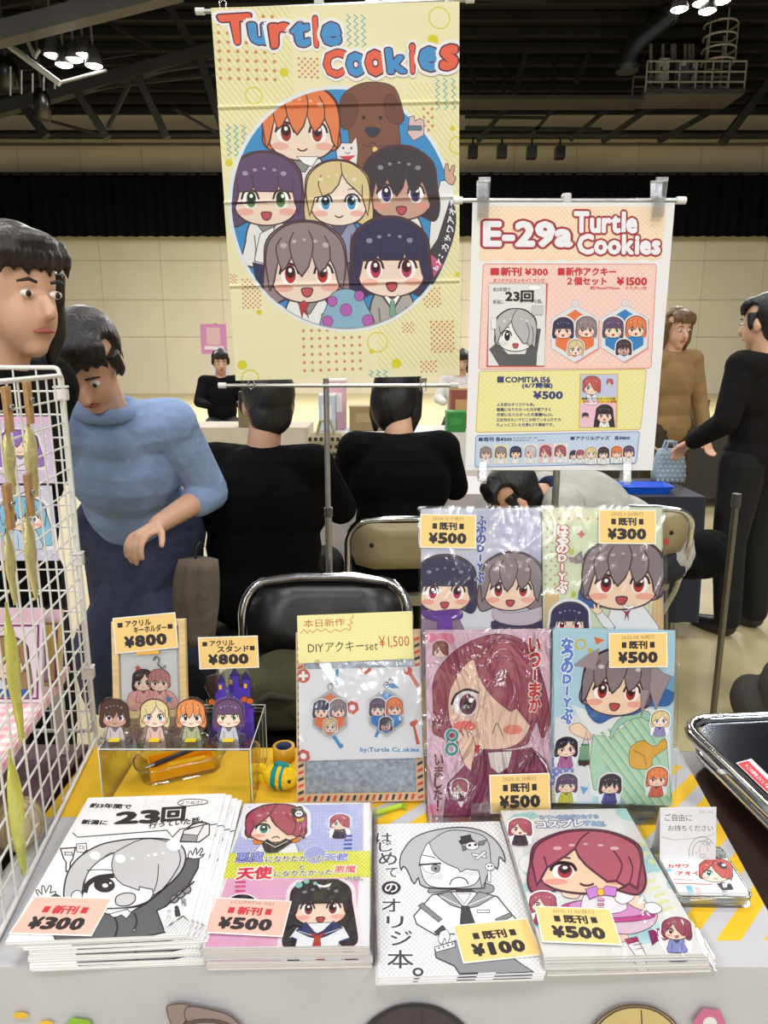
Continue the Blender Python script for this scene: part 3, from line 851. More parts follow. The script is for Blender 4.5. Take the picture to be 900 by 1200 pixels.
    if apron:
        f2 = F @ Vector((0, .05, 0)); k_ = q['knL'].lerp(q['knR'], .5) + f2; a_ = k_.lerp(q['anL'].lerp(q['anR'], .5), .55)
        for u in (-.1, -.03, .03, .1): limb(mb, [q['pelvis'] + F @ Vector((u, .02, .02)), k_ + Vector((u * 1.35, 0, 0)), a_ + Vector((u * 1.5, 0, 0))], [.12, .1, .09], bottom)
    remeshed(mb, 'trousers', 'denim', root, vox, 5)
    for s_ in 'LR':
        an = q['an' + s_]; f2 = (F @ Vector((0, 1, 0))); f2.z = 0; f2.normalize()
        mb = MB(); limb(mb, [an + Vector((0, 0, -.035)), an + f2 * .07 + Vector((0, 0, -.05)), an + f2 * .17 + Vector((0, 0, -.06))], [.05, .048, .035], shoes)
        remeshed(mb, 'shoe', 'plastic', root, .01, 2)
    return root
def joints(pelvis, chest, neck, head, hips, knees, ankles, shoulders, elbows, wrists):
    V = Vector
    J = dict(pelvis=V(pelvis), chest=V(chest), neck=V(neck), head=V(head))
    for k, v in (('hip', hips), ('kn', knees), ('an', ankles), ('sh', shoulders), ('el', elbows), ('wr', wrists)):
        J[k + 'L'] = V(v[0]); J[k + 'R'] = V(v[1])
    return J
def standing(x, y, h, yaw=0, lean_=0.0, arms=None, **k):
    """upright pose, facing -Y turned by yaw; arms = ((elbow),(wrist)) offsets for L and R in body space (x right of picture, y forward, z)"""
    s = h / 1.7; c, t = math.cos(R(yaw)), math.sin(R(yaw))
    W = lambda a, b, z: (x + a * c + b * t, y + a * t - b * c, z)      # b = forward
    dz = lean_
    L = lambda z: max(0, z - .92 * s) * dz
    P = lambda a, b, z: W(a, b + L(z * s), z * s)
    arms = arms or (((-.24, .02, 1.1), (-.25, .1, .86)), ((.24, .02, 1.1), (.25, .1, .86)))
    return joints(P(0, 0, .93), P(0, 0, 1.24), P(0, .0, 1.45), P(0, .03, 1.585), (P(-.09, 0, .9), P(.09, 0, .9)), (P(-.1, .02, .5), P(.1, .02, .5)), (P(-.11, -.02, .09), P(.11, -.02, .09)),
        (P(-.17, 0, 1.38), P(.17, 0, 1.38)), (P(*arms[0][0]), P(*arms[1][0])), (P(*arms[0][1]), P(*arms[1][1])))
def seated(x, y, seat=.45, yaw=0, lean_=.1, arms=None, nod=.05, h=1.0):
    c, t = math.cos(R(yaw)), math.sin(R(yaw))
    W = lambda a, b, z: (x + a * c + b * t, y + a * t - b * c, z)
    L = lambda z: (z - seat - .1) * lean_
    P = lambda a, b, z: W(a, b + L(z), z)
    b0 = seat + .1
    arms = arms or (((-.24, .12, b0 + .26), (-.16, .36, b0 + .24)), ((.24, .12, b0 + .26), (.16, .36, b0 + .24)))
    return joints(P(0, 0, b0), P(0, 0, b0 + .32 * h), P(0, 0, b0 + .53 * h), P(0, nod, b0 + .67 * h), (P(-.09, .04, b0), P(.09, .04, b0)), (W(-.11, .46, seat + .06), W(.11, .46, seat + .06)), (W(-.12, .44, .09), W(.12, .44, .09)),
        (P(-.17, 0, b0 + .46 * h), P(.17, 0, b0 + .46 * h)), (P(*arms[0][0]), P(*arms[1][0])), (P(*arms[0][1]), P(*arms[1][1])))
SKIN = (226, 178, 150)
# neighbour in black behind the wire rack (far left)
a = at(-34, 500, Y=1.5)
person('standing person in a black top behind the white wire rack at the far left', standing(a.x, 1.5, 1.58, yaw=84, lean_=.16, arms=(((-.2, -.06, 1.12), (-.2, -.02, .88)), ((.2, -.06, 1.12), (.2, -.02, .88)))), SKIN, (34, 26, 24), (9, 9, 10), (22, 22, 26), 'bob', sleeve=1.9, fwd=(1, -.1, 0), face=(.85, -.5, -.12))
# seller in a blue shirt leaning over behind the table
a = at(163, 640, Y=2.25)
person('person in a light blue shirt and long navy apron leaning forward over the table', standing(a.x, 2.3, 1.43, yaw=4, lean_=.66, arms=(((-.27, .0, 1.13), (-.3, .24, .98)), ((.25, .04, 1.12), (.14, .28, 1.06)))), SKIN, (30, 25, 25), (150, 174, 216), (58, 66, 92), 'short', sleeve=1.25, vox=.006, fwd=(-.1, -1, -.25), face=(.1, -.8, -.75), up=(0, -.7, .7), collar=(140, 164, 206), curl=.7, apron=True)
# big dark figure seated with the back to us
a = at(306, 640, Y=2.25)
person('person in a bulky black jacket sitting with the back turned, behind the black chair', seated(a.x - .01, 2.34, .47, yaw=172, lean_=.1, h=.92), (208, 160, 134), (42, 40, 40), (6, 6, 7), (8, 8, 9), 'short', sleeve=2, fwd=(-.1, 1, 0), face=(-.3, .95, -.1), bulk=1.25)
# seated on the cream chair, back turned
a = at(470, 560, Y=2.72)
person('person in a black sweater on the cream folding chair, seen from behind', seated(a.x, 2.72, .46, yaw=184, lean_=.22, nod=.06, h=.93), SKIN, (24, 22, 24), (7, 7, 9), (16, 16, 18), 'bob', sleeve=1.0, fwd=(.05, 1, 0), face=(.35, .9, -.3), bulk=1.12)
# bending over in a grey tee shirt
V = Vector
pe = at(768, 640, Y=2.85); ch = at(688, 592, Y=2.78); ne = at(634, 583, Y=2.72); he = at(602, 585, Y=2.70)
person('person in a grey shirt with navy collar bending low behind the upright books', joints(pe, ch, ne, he, (pe + V((0, -.09, -.02)), pe + V((0, .09, -.02))), (pe + V((-.42, -.1, -.12)), pe + V((-.42, .1, -.12))), (pe + V((-.38, -.1, -pe.z + .09)), pe + V((-.38, .1, -pe.z + .09))),
    (ne + V((.05, -.16, -.01)), ne + V((.05, .16, 0))), (ne + V((.0, -.2, -.28)), ne + V((.0, .2, -.28))), (ne + V((-.22, -.16, -.36)), ne + V((-.22, .16, -.36)))), (214, 164, 134), (22, 20, 20), (182, 180, 173), (40, 42, 52), 'short', sleeve=.85, fwd=(-.45, 0, -1), face=(-.75, -.1, -.62), up=(-.6, -.1, .8), collar=(38, 46, 78), bulk=1.1)
# passer-by at the right
a = at(862, 738, Z=0)
person('standing person in dark jacket and black trousers at the right edge of the aisle', standing(a.x, a.y, 1.60, yaw=-150, arms=(((-.25, -.02, 1.12), (-.22, .16, .98)), ((.25, .0, 1.12), (.2, .2, 1.0)))), SKIN, (26, 24, 30), (26, 24, 24), (8, 8, 9), 'short', sleeve=2, fwd=(-.5, .86, 0), face=(-.6, .8, -.1))
a = at(815, 700, Z=0)
person('person with brown hair and tan coat standing behind the dark trousered passer-by', standing(a.x + .1, a.y + .9, 1.62, yaw=20), SKIN, (110, 82, 52), (150, 122, 84), (60, 52, 34), 'bob', sleeve=2, fwd=(.3, -.95, 0), face=(.2, -.95, -.2))
# far small figures
a = at(259, 452, Y=7.8)
person('distant dark haired person at the booth left of the tapestry', seated(a.x, 7.8, .5, yaw=15, lean_=.1), SKIN, (28, 25, 26), (18, 18, 20), (30, 30, 34), 'short', sleeve=2, vox=.012, fwd=(.2, -1, 0), face=(.3, -.9, -.3), hands=False)
a = at(541, 430, Y=8.2)
person('distant person with dark hair in white sitting between tapestry and poster', seated(a.x, 8.2, .5, yaw=-10, lean_=.1), SKIN, (36, 30, 28), (225, 222, 220), (30, 30, 34), 'bob', sleeve=2, vox=.012, face=(0, -.9, -.4), hands=False)

# ================================================================== PRINTED ARTWORK
WHITE, INK = (255, 255, 255), (44, 38, 42)
MAUVE, NAVY, ORNG, BLOND, PURP, BLK, ROSE = (150, 134, 138), (52, 48, 86), (232, 130, 78), (226, 206, 152), (98, 76, 112), (60, 54, 62), (172, 88, 106)
REDEYE, PINKEYE = (190, 50, 46), (196, 52, 96)
def zigzag(A, x, y0, y1, amp, n, col, w): A.ln([(x + (amp if k % 2 else -amp), y0 + (y1 - y0) * k / n) for k in range(n + 1)], col, w)

def art_tapestry(w, h):
    A = Art([(72, 43.7), (812.4, -7.7), (773.9, 1144), (97.7, 1133.8)], w, h)
    A.hatch(60, 30, 300, 480, 17, 3.2, (222, 216, 122), .75); A.hatch(520, 640, 800, 1120, 17, 3.2, (222, 216, 122), .75); A.hatch(640, 240, 800, 640, 17, 3.2, (226, 220, 132), .75)
    o = (214, 142, 104)
    A.dots(90, 62, 250, 250, 26, 5.5, o, stag=False); A.dots(300, 992, 475, 1130, 24, 5, o, stag=False); A.dots(690, 975, 765, 1070, 17, 4, o); A.dots(655, 1098, 700, 1135, 15, 3.5, o); A.dots(602, 978, 636, 1010, 13, 3, o)
    A.dots(672, 872, 720, 930, 16, 3.5, o); A.dots(128, 835, 180, 920, 14, 3.2, o); A.dots(95, 820, 112, 845, 10, 2.5, o); A.dots(318, 180, 375, 235, 18, 4, o); A.dots(690, 320, 725, 390, 26, 5, o)
    te = (116, 178, 188)
    for x in (470, 492, 514): zigzag(A, x, 45, 140, 6, 10, te, 3)
    for x in (735, 760, 785): zigzag(A, x, 224, 322, 6, 10, te, 3)
    for x in (105, 127, 149): zigzag(A, x, 378, 470, 6, 10, te, 3)
    for x in (500, 521, 542): zigzag(A, x, 1118, 1146, 6, 4, te, 3)
    yg = (222, 210, 44)
    for x, y, r in ((748, 45, 32), (182, 292, 24), (522, 1033, 30), (793, 430, 26), (140, 1128, 24)): A.ln([(x + r * math.cos(a / 14 * math.pi), y + r * math.sin(a / 14 * math.pi)) for a in range(28)], yg, 3.4, True)
    for x, y, r in ((726, 112, 17), (578, 1100, 15), (118, 1088, 14), (274, 222, 13), (103, 490, 11), (173, 933, 8), (778, 378, 8), (503, 1060, 8), (780, 830, 9)): A.ell(x, y, r, r, yg)
    circ = [(437 + 341 * math.cos(2 * math.pi * k / 72), 627 + 371 * math.sin(2 * math.pi * k / 72)) for k in range(72)]
    A.poly(circ, (232, 240, 246))
    inner = [(437 + 330 * math.cos(2 * math.pi * k / 72), 627 + 360 * math.sin(2 * math.pi * k / 72)) for k in range(72)]
    A.poly(inner, (62, 146, 208))
    ln = (84, 54, 60)
    halo = (226, 230, 234)
    A.sp([(700, 690), (770, 610), (775, 700), (720, 830), (690, 850)], (70, 66, 74)); A.poly([(690, 760), (735, 800), (700, 840), (680, 830)], (206, 98, 140))
    # plain brown dog, top right
    A.sp([(432, 360), (440, 290), (490, 252), (545, 243), (600, 256), (622, 310), (628, 355), (612, 368), (614, 440), (600, 500), (480, 500), (462, 440), (455, 385), (440, 382)], (128, 84, 66), ln, 2.4)
    A.sp([(440, 300), (470, 280), (490, 320), (470, 375), (438, 382)], (112, 72, 56), ln, 2); A.sp([(600, 282), (572, 290), (575, 350), (610, 368), (626, 350)], (112, 72, 56), ln, 2)
    A.sp([(508, 385), (530, 378), (553, 385), (545, 402), (530, 410), (515, 402)], (52, 58, 76), ln, 2); A.ln([(500, 432), (515, 438), (530, 425), (545, 438), (560, 432)], ln, 2.4, smooth=True); A.ell(505, 350, 5, 6, (50, 34, 32)); A.ell(556, 350, 5, 6, (50, 34, 32)); A.ell(536, 446, 8, 8, (236, 206, 130))
    # small white cat and small pink rabbit
    A.poly([(420, 405), (432, 428), (466, 428), (480, 408), (484, 450), (478, 500), (424, 500), (418, 450)], (240, 238, 238), ln, 2); A.ell(440, 443, 3, 4, ln); A.ell(464, 443, 3, 4, ln); A.ln([(444, 455), (452, 460), (460, 455)], ln, 2); A.poly([(425, 468), (478, 464), (452, 484)], (214, 70, 84))
    A.poly([(645, 345), (660, 342), (662, 358), (676, 350), (690, 356), (688, 400), (655, 418), (638, 395)], (226, 196, 196), ln, 2); A.rect(640, 372, 682, 386, (92, 122, 148), ln, 1.5)
    A.push(inner)
    # raised sleeve with open hand at right
    A.poly([(700, 660), (735, 540), (772, 535), (770, 580), (720, 720), (690, 760)], (236, 238, 238), ln, 2.4)
    A.pop()
    A.sp([(752, 540), (748, 515), (752, 490), (760, 488), (764, 510), (774, 492), (782, 496), (776, 520), (784, 530), (772, 552)], (214, 170, 150), ln, 2.2)
    A.push(inner)
    chibi(A, 318, 390, 112, ORNG, (168, 60, 50), 'zig', 'short', 'smile', line=ln, body=(238, 240, 240), skin=(246, 224, 208))
    A.poly([(300, 470), (365, 470), (345, 500), (322, 492)], WHITE, ln, 2)
    chibi(A, 206, 590, 104, PURP, (110, 150, 90), 'blunt', 'bob', 'open', line=ln, body=(238, 240, 240), skin=(246, 224, 208))
    chibi(A, 610, 572, 108, BLK, (96, 84, 150), 'zig', 'bob', 'open', skin=(206, 166, 150), line=ln, body=(238, 240, 240))
    chibi(A, 420, 600, 94, BLOND, (74, 150, 200), 'part', 'bob', 'smile', line=ln, body=(150, 156, 188), skin=(248, 232, 218))
    A.poly([(185, 700), (225, 680), (230, 730), (200, 790), (165, 780)], (240, 242, 242), ln, 2.2); A.poly([(160, 785), (230, 800), (220, 880), (170, 860)], (48, 52, 92), ln, 2)
    chibi(A, 316, 812, 116, MAUVE, REDEYE, 'zig', 'bob', 'open', line=ln, body=(240, 242, 242), skin=(246, 224, 208))
    A.poly([(290, 912), (305, 900), (320, 912), (312, 925), (318, 955), (305, 930), (298, 955)], (190, 60, 66), ln, 1.6)
    chibi(A, 572, 800, 116, NAVY, PINKEYE, 'blunt', 'bob', 'open', line=ln, body=(176, 172, 168), skin=(246, 224, 208))
    A.poly([(548, 895), (572, 935), (596, 895), (590, 890), (572, 905), (554, 890)], WHITE, ln, 2); A.poly([(566, 908), (578, 908), (582, 950), (572, 962), (562, 950)], (120, 176, 150), ln, 1.6)
    # spotted dome cushion at the bottom
    A.sp([(352, 985), (372, 920), (392, 880), (435, 868), (472, 884), (495, 925), (512, 980), (430, 1000)], (140, 182, 208), ln, 2.4)
    for x, y, r in ((430, 932, 18), (390, 905, 15), (472, 890, 15), (374, 965, 16), (495, 966, 17)): A.ell(x, y, r, r * 1.05, (184, 98, 182), ln, 1.6)
    A.pop()
    R_, B_ = (234, 100, 72), (72, 150, 212)
    def logo(ch, q, c): A.txt(ch, q, c, .05, [(.16, (244, 244, 248)), (.085, (92, 36, 62))])
    for ch, q, c in (('T', [(96, 68), (178, 60), (168, 138), (118, 142)], R_), ('u', [(180, 86), (232, 86), (230, 140), (184, 138)], B_), ('r', [(240, 88), (292, 82), (284, 138), (244, 148)], R_), ('t', [(300, 84), (352, 72), (350, 138), (308, 146)], B_), ('l', [(358, 62), (384, 60), (384, 140), (360, 140)], R_), ('e', [(392, 80), (440, 74), (442, 132), (394, 138)], B_),
                     ('C', [(392, 158), (456, 154), (446, 226), (398, 232)], R_), ('o', [(462, 164), (512, 162), (512, 222), (464, 224)], B_), ('o', [(520, 156), (572, 154), (572, 218), (522, 220)], R_), ('k', [(582, 146), (632, 142), (638, 210), (588, 214)], B_), ('i', [(646, 132), (676, 130), (672, 208), (648, 210)], R_), ('e', [(684, 142), (738, 136), (740, 198), (688, 204)], B_), ('s', [(752, 134), (802, 128), (796, 192), (748, 198)], R_)): logo(ch, q, c)
    for ch, x, y in (('イ', 768, 608), ('オ', 768, 635), ('ア', 765, 662), ('ワ', 761, 690), ('サ', 752, 718), ('カ', 742, 745), (':', 728, 772), ('y', 722, 790), ('b', 712, 808)):
        a = R(-70 if y < 700 else -55); c, s = math.cos(a), math.sin(a); r = 10 if ord(ch) > 255 else 7
        A.txt(ch, [(x + (u * c - v * s) * r, y + (u * s + v * c) * r) for u, v in ((-1, -1), (1, -1), (1, 1), (-1, 1))], (240, 242, 246), .035)
    return A

def mini_manga(A, x0, y0, x1, y1):
    """the black and white booklet cover, small"""
    q = [(x0, y0), (x1, y0), (x1, y1), (x0, y1)]
    W, H = x1 - x0, y1 - y0
    p = lambda u, v: (x0 + u * W, y0 + v * H)
    b = lambda a, c, d, e: (*p(a, c), *p(d, e))
    A.poly(q, (232, 232, 234)); A.push(q)
    A.txt('約3年間で', b(.08, .05, .38, .10), INK, .02); A.txt('23回', b(.3, .09, .78, .22), INK, .05); A.txt('新潟に', b(.08, .2, .26, .25), INK, .02); A.txt('行っていた話。', b(.54, .19, .94, .24), INK, .02)
    A.ell(*p(.8, .05), .12 * W, .03 * H, WHITE, INK, .6)
    A.poly([p(.02, .8), p(.15, .72), p(.35, .86), p(.65, .86), p(.82, .55), p(.92, .55), p(.86, .85), p(.85, 1), p(.2, 1)], (92, 92, 96), INK, .8)
    chibi(A, *p(.48, .62), .36 * W, (186, 186, 190), (40, 40, 42), 'veil', 'short', 'open', skin=(240, 240, 240), line=INK, blush=(214, 214, 214))
    A.rect(*b(.76, .27, .95, .38), (205, 205, 208), INK, .7); A.rect(*b(.05, .42, .14, .55), (240, 240, 240), INK, .7)
    A.pop(); A.ln(q, (120, 120, 124), .8, True)

def art_poster(w, h):
    A = Art([(41.5, 96.9), (856.7, 91.7), (789.2, 1183.8), (24.2, 1176.9)], w, h)
    A.poly([(72, 112), (822, 108)] + [(808 - k * 41, 318 + (8 if k % 2 else 0) + k * .5) for k in range(18)] + [(70, 326)], (247, 220, 192)); A.dots(84, 120, 810, 316, 21, 4, (252, 236, 214))
    red, dr = (204, 44, 58), (164, 52, 62)
    A.txt('E-29a', (92, 176, 438, 268), (242, 242, 250), .055, [(.125, dr)]); A.txt('Turtle', (452, 134, 702, 212), (242, 242, 250), .05, [(.125, dr)]); A.txt('Cookies', (468, 224, 798, 298), (242, 242, 250), .05, [(.125, dr)])
    A.poly([(94, 342), (780, 340), (787, 348), (774, 756), (766, 764), (80, 767), (73, 760), (87, 350)], (247, 208, 200), (214, 116, 108), 2.5); A.dots(96, 356, 770, 756, 26, 6, (250, 222, 214))
    A.txt('■新刊 ¥300', (118, 356, 346, 389), red, .045); A.txt('オリジナルエッセイ？マンガ', (128, 401, 334, 415), red, .03)
    A.poly([(110, 418), (348, 418), (338, 758), (104, 758)], (216, 96, 92)); mini_manga(A, 110, 420, 340, 752)
    A.txt('■新作アクキー', (388, 355, 622, 388), red, .045); A.txt('２個セット', (426, 394, 584, 425), red, .045); A.txt('¥1500', (628, 394, 748, 425), red, .045); A.txt('約70mm*70mm　ナスカン付', (520, 430, 748, 444), red, .03)
    def hexa(cx, cy, c, faces):
        pts = [(cx + 118 * math.sin(R(a)) * .93, cy - 118 * math.cos(R(a))) for a in range(0, 360, 60)]
        A.poly([(x + 5, y + 6) for x, y in pts], (236, 146, 138)); A.poly(pts, (226, 230, 238), (180, 190, 205), 2)
        A.ell(cx, cy - 122, 14, 14, (226, 230, 238), (180, 190, 205), 2); A.ell(cx, cy - 122, 6, 6, (247, 208, 200))
        A.poly([(cx + (x - cx) * .82, cy + (y - cy) * .82) for x, y in pts], c)
        for (dx, dy, s, hc, ey, bg, sk) in faces: chibi(A, cx + dx, cy + dy, s, hc, ey, bg, 'bob', 'open', skin=sk, halo=(232, 234, 240))
    sk, dk = (252, 228, 210), (206, 166, 150)
    hexa(460, 622, (232, 120, 72), ((4, 64, 30, BLOND, (74, 150, 200), 'part', sk), (-48, -14, 40, NAVY, PINKEYE, 'blunt', sk), (46, -18, 40, MAUVE, REDEYE, 'zig', sk)))
    hexa(662, 620, (52, 130, 200), ((-2, 64, 30, BLK, (96, 84, 150), 'zig', dk), (-47, -14, 40, PURP, (110, 150, 90), 'blunt', sk), (46, -18, 40, ORNG, (168, 60, 50), 'zig', sk)))
    A.poly([(82, 775), (748, 767), (755, 774), (737, 1008), (729, 1015), (72, 1023), (65, 1016), (75, 782)], (238, 232, 160), (206, 164, 70), 2.5); A.dots(84, 784, 736, 1008, 24, 5, (243, 239, 186))
    nv = (58, 66, 122)
    A.txt('■COMITIA156', (150, 797, 362, 820), nv, .045); A.txt('(6/7開催)', (250, 822, 372, 846), nv, .045); A.txt('¥500', (297, 857, 413, 887), nv, .05)
    for k, s in enumerate(('人生初のオリジナル本。', '悪魔になりたかった元天使アオと', '天使になりたかった元悪魔No.21。', '正反対みたいでどこか似ているふたりの', 'ちょっとズレた日常4コマ漫画です。')):
        A.txt(s, (148, 903 + k * 20.7, (300, 368, 375, 408, 380)[k], 917 + k * 20.7), nv, .03)
    A.rect(482, 785, 640, 1008, (214, 190, 90)); A.rect(488, 789, 635, 888, (196, 204, 236)); A.rect(488, 880, 635, 906, (240, 226, 60)); A.rect(486, 906, 632, 1004, (240, 196, 216))
    chibi(A, 532, 840, 36, (196, 92, 88), (60, 150, 140), 'veil', 'short', 'frown', body=(240, 240, 245)); chibi(A, 606, 822, 13, (196, 92, 88), (60, 150, 140), 'veil', 'short', 'smile')
    A.push([(486, 906), (632, 906), (632, 1004), (486, 1004)]); chibi(A, 586, 955, 34, (44, 42, 50), (170, 60, 60), 'blunt', 'long', 'open', body=(244, 244, 246)); chibi(A, 508, 960, 13, (60, 58, 66), (170, 60, 60), 'blunt', 'short', 'smile'); A.pop()
    A.txt('悪魔になりたかった天使', (492, 882, 630, 892), nv, .03); A.txt('天使になりたかった悪魔', (496, 894, 634, 904), (196, 60, 80), .03)
    A.poly([(72, 1036), (725, 1023), (732, 1030), (722, 1148), (715, 1155), (68, 1166), (62, 1159), (65, 1043)], (196, 214, 240), (82, 122, 196), 2.5); A.dots(76, 1046, 714, 1148, 22, 4.5, (208, 224, 245))
    A.txt('■既刊 各¥500', (77, 1043, 210, 1060), nv, .045); A.txt('はじめてのオリジ本　¥100', (216, 1043, 315, 1050), nv, .02); A.txt('はるのDIYぶ。　　¥300', (216, 1053, 343, 1060), nv, .02); A.txt('■アクリルグッズ　各¥800', (450, 1041, 692, 1057), nv, .045)
    for k, (bg, hc, ey, bn) in enumerate((((208, 214, 226), MAUVE, REDEYE, 'zig'), ((226, 226, 190), MAUVE, REDEYE, 'zig'), ((200, 222, 240), NAVY, PINKEYE, 'blunt'), ((226, 226, 228), (205, 205, 208), (90, 90, 94), 'veil'), ((232, 200, 210), ROSE, PINKEYE, 'veil'), ((240, 228, 228), ROSE, PINKEYE, 'veil'))):
        x0 = 78 + k * 60.5; q = [(x0, 1074 - k * .8), (x0 + 57, 1073 - k * .8), (x0 + 56, 1154 - k), (x0, 1155 - k)]
        A.poly(q, bg); A.push(q); chibi(A, x0 + 28, 1110 - k, 22, hc, ey, bn, 'bob', 'open', body=(236, 236, 240)); A.pop()
    for x, y, hc, ey, bn in ((464, 1120, NAVY, PINKEYE, 'blunt'), (490, 1118, ROSE, PINKEYE, 'zig'), (533, 1112, BLOND, (74, 150, 200), 'part'), (583, 1112, BLK, (96, 84, 150), 'zig'), (637, 1109, ORNG, (168, 60, 50), 'zig'), (686, 1107, PURP, (110, 150, 90), 'blunt')):
        chibi(A, x, y, 17 if x < 500 else 22, hc, ey, bn, 'bob', 'smile', halo=(240, 242, 246), body=(230, 232, 238))
    return A

def art_manga(w, h):                                                # crop frame: origin (0, 890) x 3.75
    A = Art([(400, 128), (968, 101), (785, 715), (40, 768)], w, h)
    g1, g2, g3 = (226, 226, 228), (196, 196, 199), (94, 94, 97)
    A.dots(330, 135, 960, 300, 9, 1.9, (214, 214, 216))
    for k in range(46):                                             # radiating hairlines
        a = k / 46 * 2 * math.pi; c, s = math.cos(a), math.sin(a)
        A.ln([(540 + c * 330, 450 + s * 200), (540 + c * 620, 450 + s * 420)], g1, 3)
    A.ln([(330, 285), (350, 305), (720, 268), (742, 298), (775, 262), (960, 232)], INK, 4)
    A.txt('約3年間で', [(412, 152), (580, 156), (575, 176), (404, 172)], INK, .045); A.txt('23', [(524, 194), (688, 180), (684, 234), (512, 242)], INK, .06); A.txt('回', [(708, 170), (800, 164), (790, 224), (700, 232)], INK, .05)
    A.txt('新潟に', [(376, 226), (478, 228), (472, 248), (368, 246)], INK, .045); A.txt('行っていた話。', [(652, 234), (872, 206), (868, 234), (644, 262)], INK, .03); A.sp([(770, 146), (800, 132), (850, 130), (890, 136), (886, 148), (840, 156), (790, 160)], WHITE, INK, 3.6); A.txt('よりぬき!!', [(784, 140), (874, 136), (870, 150), (782, 154)], INK, .01)
    # shoulder bag
    A.poly([(790, 268), (872, 242), (895, 238), (892, 285), (850, 318), (772, 318)], (225, 225, 227), INK, 4.8); A.ln([(800, 262), (830, 240), (870, 232), (893, 240)], INK, 6.1, smooth=True); A.poly([(786, 285), (846, 290), (838, 318), (774, 316)], (150, 150, 153), INK, 3.2); A.ln([(846, 290), (872, 244)], INK, 4)
    # crutch and small balloon
    A.poly([(278, 356), (340, 350), (328, 400), (318, 414), (312, 455), (298, 455), (300, 414), (290, 400)], WHITE, INK, 6.1); A.rect(296, 372, 326, 384, WHITE, INK, 4.4); A.poly([(345, 335), (385, 330), (388, 360), (372, 372), (345, 368)], WHITE, INK, 4); A.txt('学割', (352, 338, 380, 362), INK, .0)
    # dark hooded top with both arms flung out
    A.poly([(182, 592), (212, 568), (252, 556), (300, 585), (370, 606), (470, 640), (540, 640), (620, 590), (680, 540), (770, 420), (800, 388), (846, 388), (840, 430), (790, 520), (700, 600), (664, 618), (692, 710), (420, 780), (250, 760), (200, 640)], g3, INK, 6.1)
    A.sp([(188, 590), (160, 580), (168, 570), (184, 572), (172, 545), (180, 540), (196, 560), (196, 526), (206, 524), (212, 552), (226, 522), (236, 526), (230, 552), (250, 545), (252, 556), (222, 574)], WHITE, INK, 4.8, 2)
    A.sp([(802, 388), (808, 362), (815, 360), (820, 376), (832, 348), (838, 350), (836, 374), (856, 346), (862, 352), (848, 378), (868, 370), (846, 390)], WHITE, INK, 4.8, 2)
    A.poly([(470, 638), (545, 616), (560, 632), (540, 655), (520, 640), (490, 655)], WHITE, INK, 4)
    for x, y0, y1 in ((492, 648, 735), (572, 630, 700)): A.ln([(x, y0), (x + 10, (y0 + y1) / 2), (x - 2, y1)], INK, 8.1, smooth=True); A.ell(x - 2, y1 + 5, 7, 7, (150, 150, 152), INK, 4)
    # hair, face, one big eye
    A.sp([(288, 575), (292, 510), (312, 450), (360, 390), (440, 340), (540, 315), (650, 306), (730, 312), (778, 338), (792, 385), (775, 440), (735, 490), (690, 530), (655, 562), (600, 600), (500, 612), (400, 612), (320, 592)], g2, INK, 6.5)
    A.sp([(318, 580), (322, 552), (345, 540), (362, 555), (360, 590), (340, 596)], (240, 240, 241), INK, 4)
    A.sp([(362, 560), (372, 500), (405, 440), (450, 400), (500, 374), (560, 440), (660, 480), (655, 540), (630, 580), (560, 606), (470, 614), (400, 608), (366, 592)], (243, 243, 244), INK, 4)
    A.sp([(378, 545), (392, 512), (430, 488), (492, 480), (508, 510), (500, 540), (455, 552), (410, 552)], WHITE)
    A.ell(455, 515, 44, 33, INK); A.ell(458, 517, 12, 9, WHITE); A.ell(480, 506, 5, 4, WHITE)
    A.ln([(374, 550), (388, 512), (430, 484), (495, 474)], INK, 21, smooth=True); A.ln([(384, 452), (440, 448), (490, 450)], INK, 4, smooth=True); A.hatch(382, 570, 440, 580, 7, 1.6, (140, 140, 142), -1.2)
    A.sp([(498, 590), (505, 562), (540, 548), (575, 552), (578, 578), (555, 600), (515, 604)], (200, 200, 202), INK, 4.8)
    A.poly(smooth_pts([(500, 374), (488, 430), (500, 480), (530, 512)], 4, False) + [(575, 528), (596, 536), (598, 520), (650, 530), (654, 556)] + smooth_pts([(690, 530), (730, 480), (770, 400), (740, 330), (620, 312), (500, 374)], 4, False), g2, INK, 4)
    A.ln([(500, 374), (440, 408), (385, 470), (365, 560)], INK, 4, smooth=True); A.ln([(680, 420), (672, 490), (656, 540)], INK, 3.6, smooth=True)
    for x, y, r in ((420, 388, 22), (524, 400, 22), (745, 336, 30), (574, 398, 7), (640, 384, 6), (668, 378, 9), (700, 372, 6)): A.ell(x, y, r, r * .85, (240, 240, 241), n=14)
    # small sketches at lower right
    for k in range(3): A.ell(738 + k * 26, 570 - k * 20, 18, 14, (150, 150, 152), INK, 4.4, rot=-38)
    A.ln([(715, 590), (822, 492)], INK, 6.1); A.ell(745, 606, 9, 10, (60, 60, 62)); A.poly([(736, 616), (756, 612), (760, 640), (738, 644)], (60, 60, 62)); A.txt('押忍', (765, 568, 785, 600), INK, .02); A.txt('にぎにぎ', (704, 610, 722, 650), INK, .0); A.ln([(700, 690), (770, 640), (790, 660)], INK, 4); A.hatch(690, 650, 800, 720, 14, 5, (205, 205, 207), -.8)
    return A

